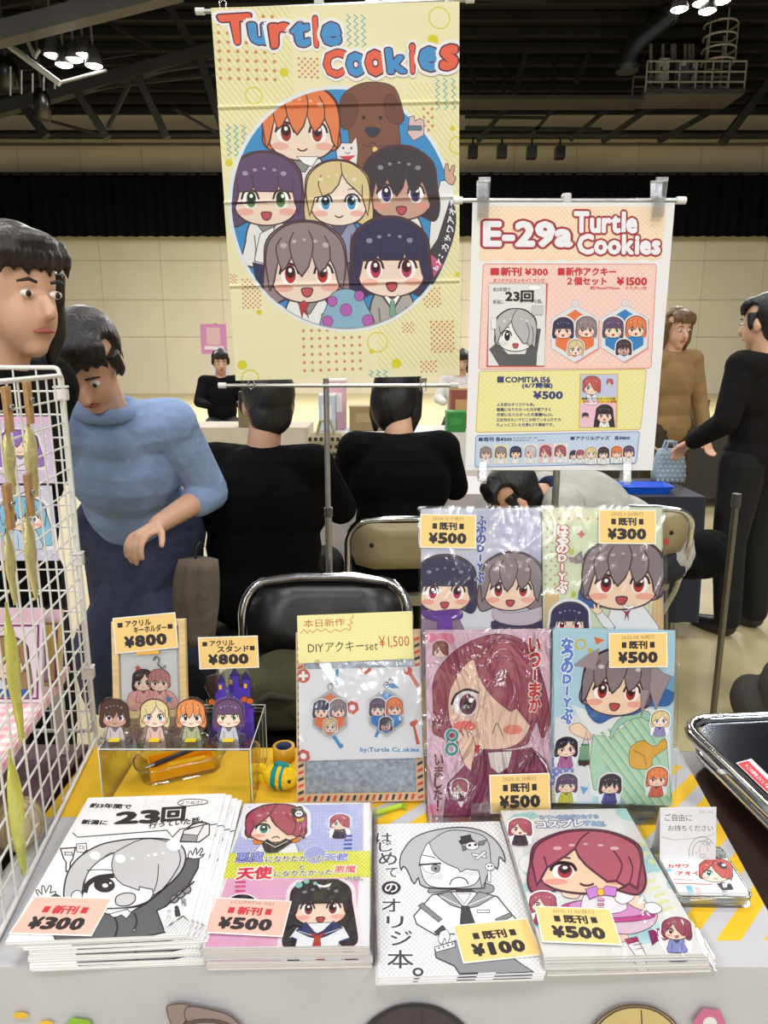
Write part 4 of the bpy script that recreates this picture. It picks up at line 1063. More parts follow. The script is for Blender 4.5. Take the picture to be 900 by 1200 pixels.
def art_duo(w, h):                                                  # origin (220, 910) x 3.913
    A = Art([(250, 78), (835, 88), (840, 738), (75, 720)], w, h)
    A.poly([(274, 90), (803, 93), (806, 320), (196, 306)], (188, 194, 234)); A.dots(230, 180, 800, 300, 15, 2.6, (228, 232, 250), stag=False); A.dots(560, 100, 800, 180, 15, 2.6, (228, 232, 250), stag=False)
    A.poly([(188, 300), (836, 308), (846, 428), (160, 412)], (220, 222, 48)); A.dots(170, 312, 836, 422, 18, 4.5, (246, 246, 150))
    A.poly([(180, 414), (788, 428), (772, 735), (84, 716)], (238, 184, 214)); A.dots(190, 500, 460, 570, 15, 2.8, (250, 226, 240), stag=False); A.dots(730, 500, 780, 600, 15, 2.8, (250, 226, 240), stag=False)
    A.ell(582, 318, 52, 40, (176, 184, 230), (226, 230, 250), 3)
    top = [(150, 60), (860, 60), (860, 306), (150, 306)]
    A.push(top)
    ln = (90, 50, 62)
    A.poly([(330, 265), (370, 245), (450, 240), (490, 262), (510, 310), (290, 310)], (244, 244, 248), ln, 2.4)
    A.sp([(300, 262), (296, 215), (330, 225), (480, 225), (515, 250), (480, 262), (420, 268), (340, 262)], (238, 146, 44), ln, 2)
    chibi(A, 400, 190, 138, (184, 84, 108), (52, 150, 138), 'veil', 'short', 'frown', sy=.6, halo=(246, 244, 250), line=ln, skin=(252, 226, 206))
    A.poly([(335, 262), (360, 244), (400, 268), (445, 244), (480, 258), (430, 290), (385, 320), (350, 300)], (44, 42, 52), ln, 1.6); A.ln([(352, 258), (398, 282), (455, 256)], WHITE, 2.4)
    A.pop()
    A.sp([(472, 135), (470, 112), (490, 108), (500, 100), (520, 104), (524, 118), (536, 130), (520, 150), (486, 150)], (50, 46, 56), ln, 1.5); A.ell(504, 134, 18, 14, WHITE, ln, 1.5); A.ell(498, 134, 4, 4, INK); A.ell(510, 134, 4, 4, INK); A.poly([(494, 152), (508, 160), (522, 150), (530, 160), (512, 164), (528, 172), (510, 168), (498, 172)], (222, 224, 60), ln, 1)
    chibi(A, 695, 182, 46, (184, 84, 108), (52, 150, 138), 'veil', 'short', 'smile', sy=.72, halo=WHITE, line=ln, body=(60, 56, 66))
    A.push([(150, 428), (860, 434), (860, 800), (60, 800)])
    chibi(A, 612, 556, 136, (48, 46, 54), (150, 60, 72), 'blunt', 'long', 'open', sy=.76, halo=(252, 238, 246), line=(50, 40, 48), skin=(252, 224, 204))
    A.poly([(500, 650), (560, 628), (660, 628), (720, 650), (752, 705), (700, 716), (690, 760), (490, 760), (505, 700), (470, 690)], (244, 246, 250), (60, 60, 80), 2.6)
    A.poly([(500, 660), (545, 622), (585, 668), (600, 676), (625, 664), (672, 622), (715, 655), (640, 690), (600, 700), (560, 690)], (46, 62, 116), (30, 36, 66), 2); A.ln([(512, 662), (592, 690), (704, 658)], WHITE, 2.6)
    A.poly([(560, 670), (598, 684), (640, 672), (612, 696), (618, 750), (572, 752), (586, 696)], (196, 58, 56), (90, 30, 30), 1.6); A.ln([(478, 690), (505, 702)], (46, 62, 116), 9); A.ln([(752, 702), (700, 718)], (46, 62, 116), 9)
    for x, y, r in ((510, 455, 17), (545, 440, 13), (585, 450, 10)): A.ell(x, y, r, r * .8, (150, 206, 206))
    A.poly([(590, 452), (625, 462), (662, 450), (650, 468), (625, 470), (602, 468)], WHITE)
    chibi(A, 248, 545, 62, (48, 46, 54), (150, 60, 72), 'blunt', 'short', 'smile', sy=.7, halo=(252, 238, 246), line=(50, 40, 48))
    A.pop()
    for k in range(4): A.rrect(714, 234 + k * 18.5, 754, 243 + k * 18.5, 4, (74, 92, 180))
    for k in range(3): A.rrect(216, 426 + k * 20, 266, 437 + k * 20, 5, (222, 92, 144))
    A.txt('悪魔', [(224, 302), (346, 300), (340, 345), (216, 345)], (176, 186, 246), .012, [(.12, WHITE), (.07, (56, 56, 120))])
    A.txt('になりたかった', [(358, 322), (624, 326), (622, 350), (354, 348)], INK, .02, [(.09, WHITE)]); A.txt('天使', [(632, 318), (734, 320), (728, 350), (628, 350)], (176, 186, 246), .012, [(.12, WHITE), (.07, (56, 56, 120))])
    A.txt('と', (512, 364, 534, 384), INK, .02, [(.08, WHITE)])
    A.txt('天使', [(232, 368), (384, 366), (382, 420), (222, 420)], (226, 62, 92), .05, [(.13, WHITE)]); A.txt('になりたかった', [(400, 388), (666, 388), (662, 412), (394, 412)], INK, .02, [(.09, WHITE)]); A.txt('悪魔', [(676, 372), (775, 372), (770, 406), (670, 404)], (226, 62, 92), .02, [(.1, WHITE)]); A.txt('の話。', [(726, 422), (810, 424), (806, 444), (722, 442)], INK, .02, [(.08, WHITE)])
    return A

def art_first(w, h):                                                # origin (430, 920) x 4.286
    A = Art([(30, 145), (665, 140), (880, 880), (65, 915)], w, h)
    A.poly([(36, 150), (660, 145), (874, 876), (70, 910)], (214, 215, 217)); A.dots(30, 150, 880, 905, 25, 7, (238, 238, 240))
    g, g2 = (182, 184, 188), (236, 237, 239)
    # figure in a sailor blouse, hand on hip
    A.poly([(330, 505), (300, 540), (240, 610), (255, 650), (350, 705), (372, 690), (380, 700), (660, 690), (700, 640), (745, 690), (770, 660), (718, 600), (650, 515), (560, 490), (410, 490)], (246, 246, 248), INK, 6.5)
    A.poly([(262, 560), (284, 545), (380, 625), (362, 640)], (130, 132, 136), INK, 3.6); A.poly([(640, 625), (716, 592), (720, 612), (650, 650)], (130, 132, 136), INK, 3.6)
    A.poly([(340, 690), (382, 655), (398, 672), (362, 706)], (70, 70, 74), INK, 2.9)
    A.sp([(372, 690), (405, 680), (418, 710), (405, 745), (392, 720), (380, 750), (362, 730)], (246, 246, 248), INK, 3.5)
    A.poly([(345, 765), (440, 735), (640, 700), (700, 800), (820, 880), (470, 900), (440, 855), (350, 815)], (140, 142, 146), INK, 5.8); A.poly([(343, 765), (440, 736), (446, 762), (350, 790)], g2, INK, 3.6)
    for k in range(4): A.ell(365 + k * 22, 770 - k * 7, 5, 5, (80, 80, 84))
    for k in range(5): A.poly([(470 + k * 85, 890), (555 + k * 85, 885), (560 + k * 85, 930), (475 + k * 85, 935)], (50, 50, 54) if k % 2 == 0 else (244, 244, 246))
    A.sp([(320, 495), (318, 470), (345, 440), (600, 450), (630, 490), (560, 500), (520, 480), (440, 480)], (150, 152, 156), INK, 4.3)
    A.poly([(355, 505), (420, 488), (480, 560), (500, 562), (560, 490), (640, 512), (560, 560), (490, 578), (420, 555)], (150, 152, 156), INK, 4.3); A.ln([(372, 512), (485, 568), (618, 512)], WHITE, 3)
    A.poly([(448, 500), (524, 500), (488, 552)], g2, INK, 2.9); A.rect(448, 474, 526, 490, (60, 60, 64), INK, 2.9)
    A.poly([(476, 562), (510, 562), (556, 690), (472, 700), (470, 640)], (62, 62, 66), INK, 4.3); A.rect(552, 582, 612, 594, g2, INK, 2.9)
    # head
    A.sp([(176, 380), (168, 345), (180, 290), (230, 225), (300, 192), (400, 172), (500, 170), (590, 195), (655, 250), (685, 310), (688, 345), (662, 320), (652, 380), (615, 350), (590, 455), (560, 475), (300, 470), (262, 420), (240, 450), (205, 380), (186, 362)], g, INK, 5.8, 3)
    A.sp([(270, 330), (285, 290), (315, 245), (360, 310), (450, 360), (560, 385), (555, 440), (510, 465), (420, 472), (330, 465), (290, 430), (272, 370)], (244, 245, 246), INK, 4.3)
    A.poly([(276, 356), (372, 350), (366, 392), (330, 402), (296, 390)], WHITE, INK, 2.9); A.ell(348, 374, 22, 17, (150, 152, 156), INK, 3.6); A.ell(348, 376, 8, 7, INK); A.ln([(264, 356), (375, 350)], INK, 8.7); A.ln([(275, 305), (310, 312), (348, 322)], INK, 4.3, smooth=True)
    A.hatch(300, 405, 385, 430, 9, 2.2, (120, 122, 126), -.3); A.hatch(480, 392, 560, 412, 9, 2.2, (120, 122, 126), -.3)
    A.ln([(418, 458), (430, 432), (462, 420), (495, 430), (510, 455)], INK, 5.8, smooth=True)
    A.poly(smooth_pts([(315, 245), (340, 300), (390, 345), (460, 378)], 4, False) + [(470, 395), (500, 380), (560, 388), (575, 470), (590, 450)] + smooth_pts([(620, 350), (600, 230), (500, 190), (400, 190), (315, 245)], 4, False), g, INK, 3.8)
    A.poly([(462, 240), (476, 232), (470, 218), (520, 208), (528, 232), (542, 240), (475, 258)], (50, 50, 54), INK, 2.9); A.ell(528, 265, 32, 20, WHITE, INK, 3.6); A.ell(516, 262, 8, 7, INK); A.ell(545, 260, 8, 7, INK); A.poly([(560, 245), (600, 235), (585, 262), (562, 262)], (120, 120, 124), INK, 2.9); A.poly([(495, 268), (478, 262), (482, 290), (500, 285)], (120, 120, 124), INK, 2.9)
    A.poly([(525, 300), (595, 312), (600, 326), (530, 314)], g2, INK, 2.9); A.poly([(540, 328), (590, 290), (600, 300), (552, 336)], g2, INK, 2.9); A.ell(615, 370, 22, 18, WHITE, INK, 3.2); A.ell(608, 368, 5, 5, INK); A.ell(624, 366, 5, 5, INK); A.rect(604, 390, 618, 445, WHITE, INK, 2.9)
    for ch, x, y, s in zip('はじめてのオリジ本。', (88, 97, 108, 122, 126, 126, 146, 178, 174, 262), (218, 262, 322, 392, 470, 556, 640, 720, 824, 886), (34, 30, 40, 30, 28, 40, 36, 46, 56, 26)):
        if ch == 'の': A.ell(x, y, 48, 34, INK)
        A.txt(ch, (x - s * (1.15 if ch not in 'て' else .8), y - s * .8, x + s * 1.15, y + s * .8), WHITE if ch == 'の' else (62, 62, 66), .015, () if ch == 'の' else [(.08, (240, 240, 242))])
    return A

def art_costume(w, h):                                              # origin (580, 900) x 2.8125
    A = Art([(15, 108), (432, 100), (697, 572), (160, 582)], w, h)
    tl, yl = (176, 218, 220), (232, 236, 170)
    A.push(A.quad)
    for p in ([(60, 120), (120, 112), (150, 128), (80, 150), (40, 140)], [(470, 270), (520, 262), (545, 300), (500, 315)], [(560, 340), (590, 335), (600, 360), (570, 365)]): A.poly(p, tl)
    for k in range(6): A.poly([(470 + k * 8, 215 + k * 14), (485 + k * 8, 210 + k * 14), (505 + k * 8, 235 + k * 14), (490 + k * 8, 242 + k * 14)], tl if k % 2 else yl)
    for k in range(5): A.poly([(490 + k * 14, 340 + k * 22), (525 + k * 14, 330 + k * 22), (528 + k * 14, 338 + k * 22), (494 + k * 14, 350 + k * 22)], yl)
    for x, y, r in ((120, 300, 34), (100, 360, 20), (470, 400, 26), (480, 495, 60), (150, 470, 30)): A.ell(x, y, r, r * .78, (198, 230, 232)); A.dots(x - r * .6, y - r * .5, x + r * .6, y + r * .5, 8, 2, (160, 208, 212))
    A.ell(118, 282, 42, 34, (242, 242, 240), (190, 222, 200), 2.4)
    A.dots(430, 150, 520, 230, 8, 1.6, (205, 210, 214)); A.dots(90, 200, 140, 260, 8, 1.6, (205, 210, 214)); A.ell(465, 105, 70, 40, (190, 226, 224))
    ln = (96, 44, 66)
    # legs, wing, skirt, bodice
    A.poly([(500, 500), (555, 486), (576, 552), (530, 530), (512, 545)], (150, 52, 110), ln, 2)
    A.poly([(395, 505), (430, 505), (440, 530), (410, 535)], (252, 222, 200), ln, 1.6); A.poly([(425, 528), (462, 522), (492, 578), (462, 584), (440, 556)], (246, 246, 248), ln, 2); A.poly([(422, 526), (462, 518), (468, 532), (432, 542)], (178, 60, 110), ln, 1.6); A.ln([(450, 545), (478, 540)], ln, 2); A.ln([(458, 558), (484, 553)], ln, 2)
    A.sp([(205, 440), (240, 415), (330, 400), (430, 405), (520, 440), (528, 462), (500, 492), (430, 510), (330, 496), (230, 470)], (232, 206, 222), ln, 2.2)
    A.sp([(212, 425), (260, 405), (340, 398), (430, 405), (500, 430), (520, 455), (440, 470), (330, 470), (240, 460)], (208, 78, 156), ln, 2); A.sp([(240, 418), (300, 400), (400, 400), (470, 425), (480, 448), (380, 458), (280, 450)], (226, 160, 214), ln, 1.6)
    A.sp([(300, 372), (345, 362), (395, 368), (420, 400), (430, 430), (380, 445), (300, 440), (280, 420)], (246, 240, 246), ln, 2)
    A.sp([(196, 345), (180, 328), (200, 312), (222, 318), (232, 340), (275, 372), (268, 396), (225, 390), (210, 362)], (252, 226, 204), ln, 2); A.sp([(182, 340), (186, 318), (205, 308), (226, 318), (238, 350), (215, 362), (196, 356)], WHITE, ln, 2)
    A.sp([(420, 380), (450, 372), (500, 412), (520, 414), (542, 424), (538, 440), (500, 440), (440, 416)], (252, 226, 204), ln, 2); A.sp([(488, 416), (520, 410), (545, 426), (536, 442), (505, 444)], WHITE, ln, 2)
    A.sp([(385, 366), (430, 366), (455, 392), (420, 415), (392, 400)], (248, 246, 250), ln, 2)
    chibi(A, 300, 300, 176, ROSE, (190, 46, 62), 'veil', 'bob', 'smile', sy=.56, line=ln, skin=(250, 220, 190), blush=(240, 140, 130))
    A.poly([(295, 368), (330, 358), (345, 376), (362, 358), (398, 362), (394, 392), (350, 386), (308, 400)], (196, 128, 206), ln, 2); A.ell(345, 378, 12, 12, (232, 186, 70), ln, 1.6)
    for k in range(3): A.rrect(334, 398 + k * 14, 356, 406 + k * 14, 3, (214, 150, 196), ln, 1.4)
    for x, y, s, b in ((80, 172, 36, (60, 56, 66)), (156, 418, 42, (150, 60, 80)), (592, 500, 46, (150, 156, 214))): chibi(A, x, y, s, ROSE, (190, 46, 62), 'veil', 'bob', 'open', sy=.75, halo=(246, 246, 248), line=ln, body=b)
    A.txt('みて～自分がひたすら', [(142, 124), (338, 120), (340, 134), (146, 138)], (150, 190, 226), .03, [(.11, (60, 78, 130)), (.05, WHITE)])
    A.txt('コスプレ', [(132, 144), (288, 136), (290, 160), (138, 166)], WHITE, .05, [(.13, (66, 84, 140))]); A.txt('する話。', [(294, 140), (366, 146), (364, 160), (294, 158)], (150, 190, 226), .03, [(.11, (60, 78, 130)), (.05, WHITE)])
    A.pop()
    return A

def art_winter(w, h):                                               # origin (480, 590) x 5.625
    A = Art([(60, 40), (835, 35), (905, 1155), (95, 1160)], w, h)
    A.poly(A.quad, (206, 208, 222)); A.push(A.quad)
    for p in ([(540, 200), (620, 60), (800, 60), (840, 200), (760, 300)], [(430, 60), (560, 40), (540, 120), (470, 180)], [(780, 220), (860, 200), (870, 420), (790, 380)]): A.sp(p, (190, 192, 216))
    A.poly([(330, 700), (560, 660), (560, 900), (350, 900)], (226, 228, 232))
    for x, y in ((685, 78), (740, 76), (712, 105), (690, 62), (515, 185), (535, 160), (540, 205)): A.poly([(x, y - 12), (x + 10, y), (x, y + 12), (x - 10, y)], WHITE)
    ln = (80, 56, 66)
    A.poly([(70, 760), (160, 730), (330, 745), (375, 840), (375, 1200), (60, 1200)], (150, 130, 152), ln, 3)
    chibi(A, 232, 560, 195, NAVY, PINKEYE, 'blunt', 'bob', 'open', line=ln, skin=(250, 222, 200), sy=.92)
    A.sp([(85, 690), (150, 700), (240, 690), (340, 690), (350, 745), (290, 760), (200, 770), (100, 740)], (112, 62, 158), ln, 3); A.poly([(190, 720), (285, 720), (290, 900), (185, 900)], (122, 70, 172), ln, 3)
    A.poly([(545, 770), (640, 740), (840, 740), (900, 780), (910, 1200), (530, 1200)], (58, 54, 84), ln, 3)
    chibi(A, 665, 545, 198, MAUVE, REDEYE, 'zig', 'bob', 'open', line=ln, skin=(250, 222, 200), sy=.92)
    A.sp([(560, 680), (640, 710), (760, 700), (880, 670), (890, 740), (800, 790), (660, 790), (560, 750)], (206, 196, 206), ln, 3)
    A.vtxt('ふゆのDIYぶ。', 428, 78, 486, 560, (70, 90, 180), .03, [(.1, WHITE), (.06, (40, 52, 120))])
    A.pop()
    return A

def art_spring(w, h):                                               # origin (630, 590) x 5.625
    A = Art([(10, 40), (775, 35), (867, 1169), (59, 1167)], w, h)
    A.poly(A.quad, (220, 230, 200)); A.push(A.quad)
    A.poly([(20, 40), (400, 40), (400, 130), (24, 130)], (232, 232, 200)); A.dots(60, 98, 390, 110, 62, 10, (206, 170, 148), stag=False); A.dots(50, 160, 110, 560, 60, 9, (206, 170, 148))
    A.poly([(50, 580), (140, 580), (150, 1200), (60, 1200)], (226, 196, 150)); A.poly([(760, 600), (850, 590), (870, 1200), (740, 1200)], (226, 196, 150))
    for k in range(5): A.ln([(735 + k * 26, 620), (765 + k * 26, 1180)], (206, 170, 120), 3)
    A.poly([(268, 165), (282, 190), (300, 195), (282, 205), (268, 225), (256, 205), (238, 195), (256, 188)], (206, 110, 96)); A.ell(210, 310, 16, 22, (190, 206, 90)); A.ell(235, 585, 18, 24, (190, 206, 90))
    ln = (86, 60, 66)
    A.sp([(270, 640), (330, 500), (780, 480), (830, 590), (760, 620), (690, 660), (600, 650), (480, 660), (330, 680)], (58, 104, 168), ln, 3)
    A.poly([(490, 660), (560, 640), (640, 640), (700, 660), (810, 800), (860, 1200), (500, 1200), (520, 800), (470, 740)], (240, 240, 242), ln, 3.4)
    chibi(A, 552, 500, 262, MAUVE, REDEYE, 'zig', 'short', 'open', line=ln, skin=(250, 222, 196), sy=.86)
    A.poly([(245, 385), (205, 375), (190, 340), (225, 345), (275, 300), (290, 380)], MAUVE)
    A.poly([(385, 720), (420, 690), (470, 740), (520, 800), (500, 830), (440, 800)], (240, 240, 242), ln, 3)
    A.sp([(392, 716), (360, 690), (352, 672), (372, 680), (366, 650), (378, 650), (390, 676), (398, 646), (410, 650), (410, 680), (428, 668), (430, 684), (418, 712)], (250, 222, 196), ln, 2.6, 3)
    A.poly([(570, 650), (600, 668), (632, 650), (640, 672), (606, 684), (570, 676)], WHITE, ln, 2.4); A.poly([(562, 690), (590, 700), (618, 688), (604, 712), (606, 760), (594, 720), (580, 760), (584, 712)], (178, 54, 76), ln, 2)
    chibi(A, 215, 780, 118, NAVY, PINKEYE, 'blunt', 'bob', 'open', halo=(236, 240, 244), line=ln, sy=.95)
    A.vtxt('はるのDIYぶ。', 112, 140, 182, 618, (248, 244, 240), .03, [(.14, (188, 70, 62)), (.06, WHITE)], dx=10)
    A.pop()
    return A

def art_kiss(w, h):                                                 # origin (490, 730) x 5.217
    A = Art([(30, 60), (785, 50), (835, 1180), (75, 1190)], w, h)
    A.poly(A.quad, (228, 196, 214)); A.push(A.quad)
    ln = (96, 44, 60)
    A.ell(150, 100, 60, 40, (236, 150, 180)); A.ell(60, 90, 40, 30, (236, 150, 180)); A.ell(110, 1140, 50, 34, (236, 150, 180))
    A.sp([(90, 520), (90, 330), (200, 180), (360, 90), (520, 70), (650, 130), (740, 300), (800, 520), (800, 640), (760, 700), (720, 600), (680, 720), (600, 760), (300, 780), (150, 700), (90, 660)], (166, 82, 104), ln, 4)
    A.sp([(180, 500), (210, 360), (330, 220), (430, 400), (640, 500), (700, 560), (650, 700), (560, 760), (420, 770), (300, 740), (210, 640)], (244, 214, 196), ln, 3)
    A.ell(285, 630, 70, 34, (238, 130, 124)); A.ell(580, 650, 60, 30, (238, 150, 140))
    A.sp([(205, 500), (230, 440), (290, 410), (350, 430), (365, 500), (330, 560), (250, 560)], (250, 248, 250)); A.ell(300, 495, 52, 64, (120, 60, 90)); A.ell(300, 500, 26, 36, (50, 30, 44)); A.ell(318, 470, 14, 16, WHITE); A.ln([(200, 500), (225, 438), (290, 405), (365, 425)], (60, 40, 50), 14, smooth=True)
    A.poly(smooth_pts([(330, 220), (370, 340), (450, 450), (560, 540)], 4, False) + [(600, 520), (680, 620), (720, 560), (760, 640)] + smooth_pts([(740, 330), (640, 150), (480, 100), (330, 220)], 4, False), (174, 90, 112), ln, 3)
    A.ln([(455, 680), (480, 610), (520, 690)], ln, 4, smooth=True)
    A.poly([(170, 1180), (190, 980), (300, 860), (420, 770), (570, 780), (700, 760), (780, 830), (830, 950), (850, 1200), (160, 1200)], (146, 58, 98), ln, 4); A.poly([(430, 790), (580, 780), (560, 880), (500, 920), (450, 880)], (236, 228, 224), ln, 3); A.ln([(700, 760), (790, 870), (830, 980)], WHITE, 9); A.poly([(640, 860), (700, 760), (750, 820), (680, 880)], (128, 46, 86), ln, 3); A.ln([(400, 770), (340, 900), (330, 1180)], ln, 3)
    A.poly([(350, 745), (385, 745), (375, 800), (350, 790)], (206, 50, 60))
    A.sp([(330, 900), (290, 860), (262, 790), (240, 700), (255, 660), (280, 690), (262, 640), (290, 650), (310, 700), (305, 660), (330, 680), (350, 740), (350, 800), (336, 860)], (244, 214, 196), ln, 3.4)
    A.sp([(205, 1000), (220, 960), (265, 945), (312, 960), (322, 1010), (300, 1050), (290, 1100), (275, 1125), (245, 1080), (215, 1050)], (240, 226, 234)); chibi(A, 264, 1005, 46, (150, 84, 92), (120, 60, 90), 'veil', 'short', 'smile', line=ln, body=(120, 60, 80), sy=.9)
    chibi(A, 124, 170, 48, (150, 84, 92), (120, 60, 90), 'veil', 'short', 'smile', line=ln, halo=(240, 214, 226))
    A.vtxt('いつーまか', 664, 90, 730, 540, (206, 50, 56), .05, [(.1, WHITE)], dx=14)
    for y in (685, 768): A.ln([(208 + 32 * math.cos(a / 12 * math.pi), y + 32 * math.sin(a / 12 * math.pi)) for a in range(24)], WHITE, 27, True); A.ln([(208 + 32 * math.cos(a / 12 * math.pi), y + 32 * math.sin(a / 12 * math.pi)) for a in range(24)], (70, 160, 162), 18, True)
    A.vtxt('いました！', 108, 800, 158, 1150, (128, 50, 62), .05, [(.09, (240, 214, 226))])
    A.pop()
    return A

def art_summer(w, h):                                               # origin (640, 730) x 5.456
    A = Art([(5, 55), (780, 50), (845, 1180), (60, 1140)], w, h)
    A.poly(A.quad, (186, 220, 234)); A.push(A.quad)
    A.poly([(60, 600), (300, 560), (330, 1140), (60, 1140)], (228, 230, 234)); A.poly([(58, 760), (190, 800), (200, 1000), (62, 1030)], (128, 136, 206)); A.dots(70, 800, 190, 1020, 40, 10, (214, 218, 244), n=4)
    A.hatch(66, 1060, 220, 1150, 26, 12, (220, 222, 70), -1); A.poly([(245, 1040), (300, 1050), (268, 1095)], (120, 176, 220)); A.poly([(200, 780), (240, 800), (205, 840)], (236, 120, 60)); A.poly([(260, 90), (330, 110), (280, 140)], (236, 120, 70)); A.ell(180, 140, 30, 30, (186, 220, 234), (226, 196, 60), 10); A.ell(240, 175, 16, 12, (226, 196, 60)); A.poly([(700, 340), (800, 330), (800, 480), (720, 470)], (116, 176, 206))
    ln = (86, 62, 68)
    A.poly([(150, 520), (260, 560), (320, 640), (420, 600), (520, 580), (640, 540), (760, 560), (800, 700), (840, 1190), (320, 1100), (280, 900), (300, 720)], (236, 240, 240))
    kim = [(300, 710), (420, 730), (560, 600), (640, 560), (700, 620), (780, 760), (850, 1190), (540, 1160), (420, 1100), (330, 1060), (292, 900)]
    A.poly(kim, (186, 222, 196), ln, 3)
    A.push([(300, 715), (640, 570), (850, 1190), (520, 1160)]); A.hatch(250, 560, 860, 1180, 60, 22, (150, 204, 190), .8); A.hatch(270, 560, 880, 1180, 60, 9, (232, 230, 170), .8); A.pop()
    A.sp([(545, 560), (600, 550), (660, 580), (650, 625), (590, 600), (470, 650), (420, 740), (410, 700), (450, 620)], (170, 214, 190), ln, 3)
    A.sp([(545, 800), (620, 750), (700, 790), (760, 740), (780, 800), (700, 860), (680, 930), (560, 920)], (232, 180, 70), ln, 3); A.ln([(560, 810), (640, 850), (660, 920)], ln, 3)
    A.sp([(215, 640), (270, 690), (290, 730), (260, 740), (170, 700), (150, 660), (180, 640)], (250, 222, 196), ln, 3)
    A.poly([(232, 770), (280, 770), (290, 890), (262, 915), (220, 890)], (56, 140, 92), ln, 3); A.dots(230, 785, 285, 870, 18, 4, (206, 236, 214)); A.ln([(240, 770), (256, 690), (276, 770)], (150, 70, 60), 4); A.poly([(218, 875), (290, 875), (290, 905), (225, 908)], (70, 40, 40))
    A.sp([(250, 560), (270, 430), (760, 420), (780, 520), (650, 530), (560, 580), (420, 600), (330, 640)], (62, 112, 176), ln, 3)
    chibi(A, 430, 420, 222, MAUVE, REDEYE, 'zig', 'short', 'open', line=ln, skin=(250, 222, 196), sy=.92, tilt=4)
    A.poly([(205, 280), (140, 275), (230, 200), (300, 160), (280, 300)], MAUVE); A.poly([(640, 250), (720, 310), (775, 330), (730, 440), (690, 560), (640, 420)], MAUVE, ln, 2); A.poly([(580, 420), (600, 600), (640, 420)], MAUVE, ln, 2)
    for x, y, s, hc, ey, bg, b in ((140, 800, 66, NAVY, PINKEYE, 'part', (190, 110, 170)), (160, 1030, 62, PURP, (110, 150, 90), 'blunt', (206, 206, 80)), (435, 1040, 66, BLK, (150, 70, 80), 'zig', (84, 76, 160)), (735, 1000, 66, ORNG, REDEYE, 'zig', (226, 110, 84)), (725, 620, 56, BLOND, (74, 150, 200), 'part', (150, 140, 190))):
        chibi(A, x, y, s, hc, ey, bg, 'bob', 'smile', halo=(240, 244, 248), line=ln, body=b, sy=.9)
    A.vtxt('なつのDIYぶ。', 62, 100, 130, 690, (96, 130, 206), .03, [(.12, (236, 246, 252)), (.06, (56, 70, 150))], dx=36)
    A.pop()
    return A

def art_price(w, h, bg, tag_txt, price, ink=INK, tag_ink=None, date=None, lines=None, ghost=0):
    A = Art([(0, 0), (100, 0), (100, 60), (0, 60)], w, h)
    A.rect(1.6, 1.6, 98.4, 58.4, bg)
    ti = tag_ink or ink
    if date: A.txt(date, (22, 4, 78, 11), (150, 120, 70), -.01)
    if tag_txt:
        for x in (22, 70): A.rect(x, 16, x + 8, 26, ti)
        A.txt(tag_txt, (35, 14.5, 65, 27.5), ti, .05)
    if lines:
        A.rect(7, 9, 15, 17, INK); A.rect(86, 19, 94, 27, INK)
        A.txt(lines[0], (20, 7, 60, 17), INK, .04); A.txt(lines[1], (32, 18, 84, 29), INK, .04)
    n = len(price); x = 17; st = 68 / n
    for i, ch in enumerate(price):
        sc = 1.0
        A.txt(ch, (x + i * st, 34, x + i * st + st * .78, 51), ink, .065)
    if ghost: A.rect(33, 32, 50, 53, (250, 244, 240)); A.txt('3', (35, 35, 48, 50), (60, 70, 90), .03)
    return A

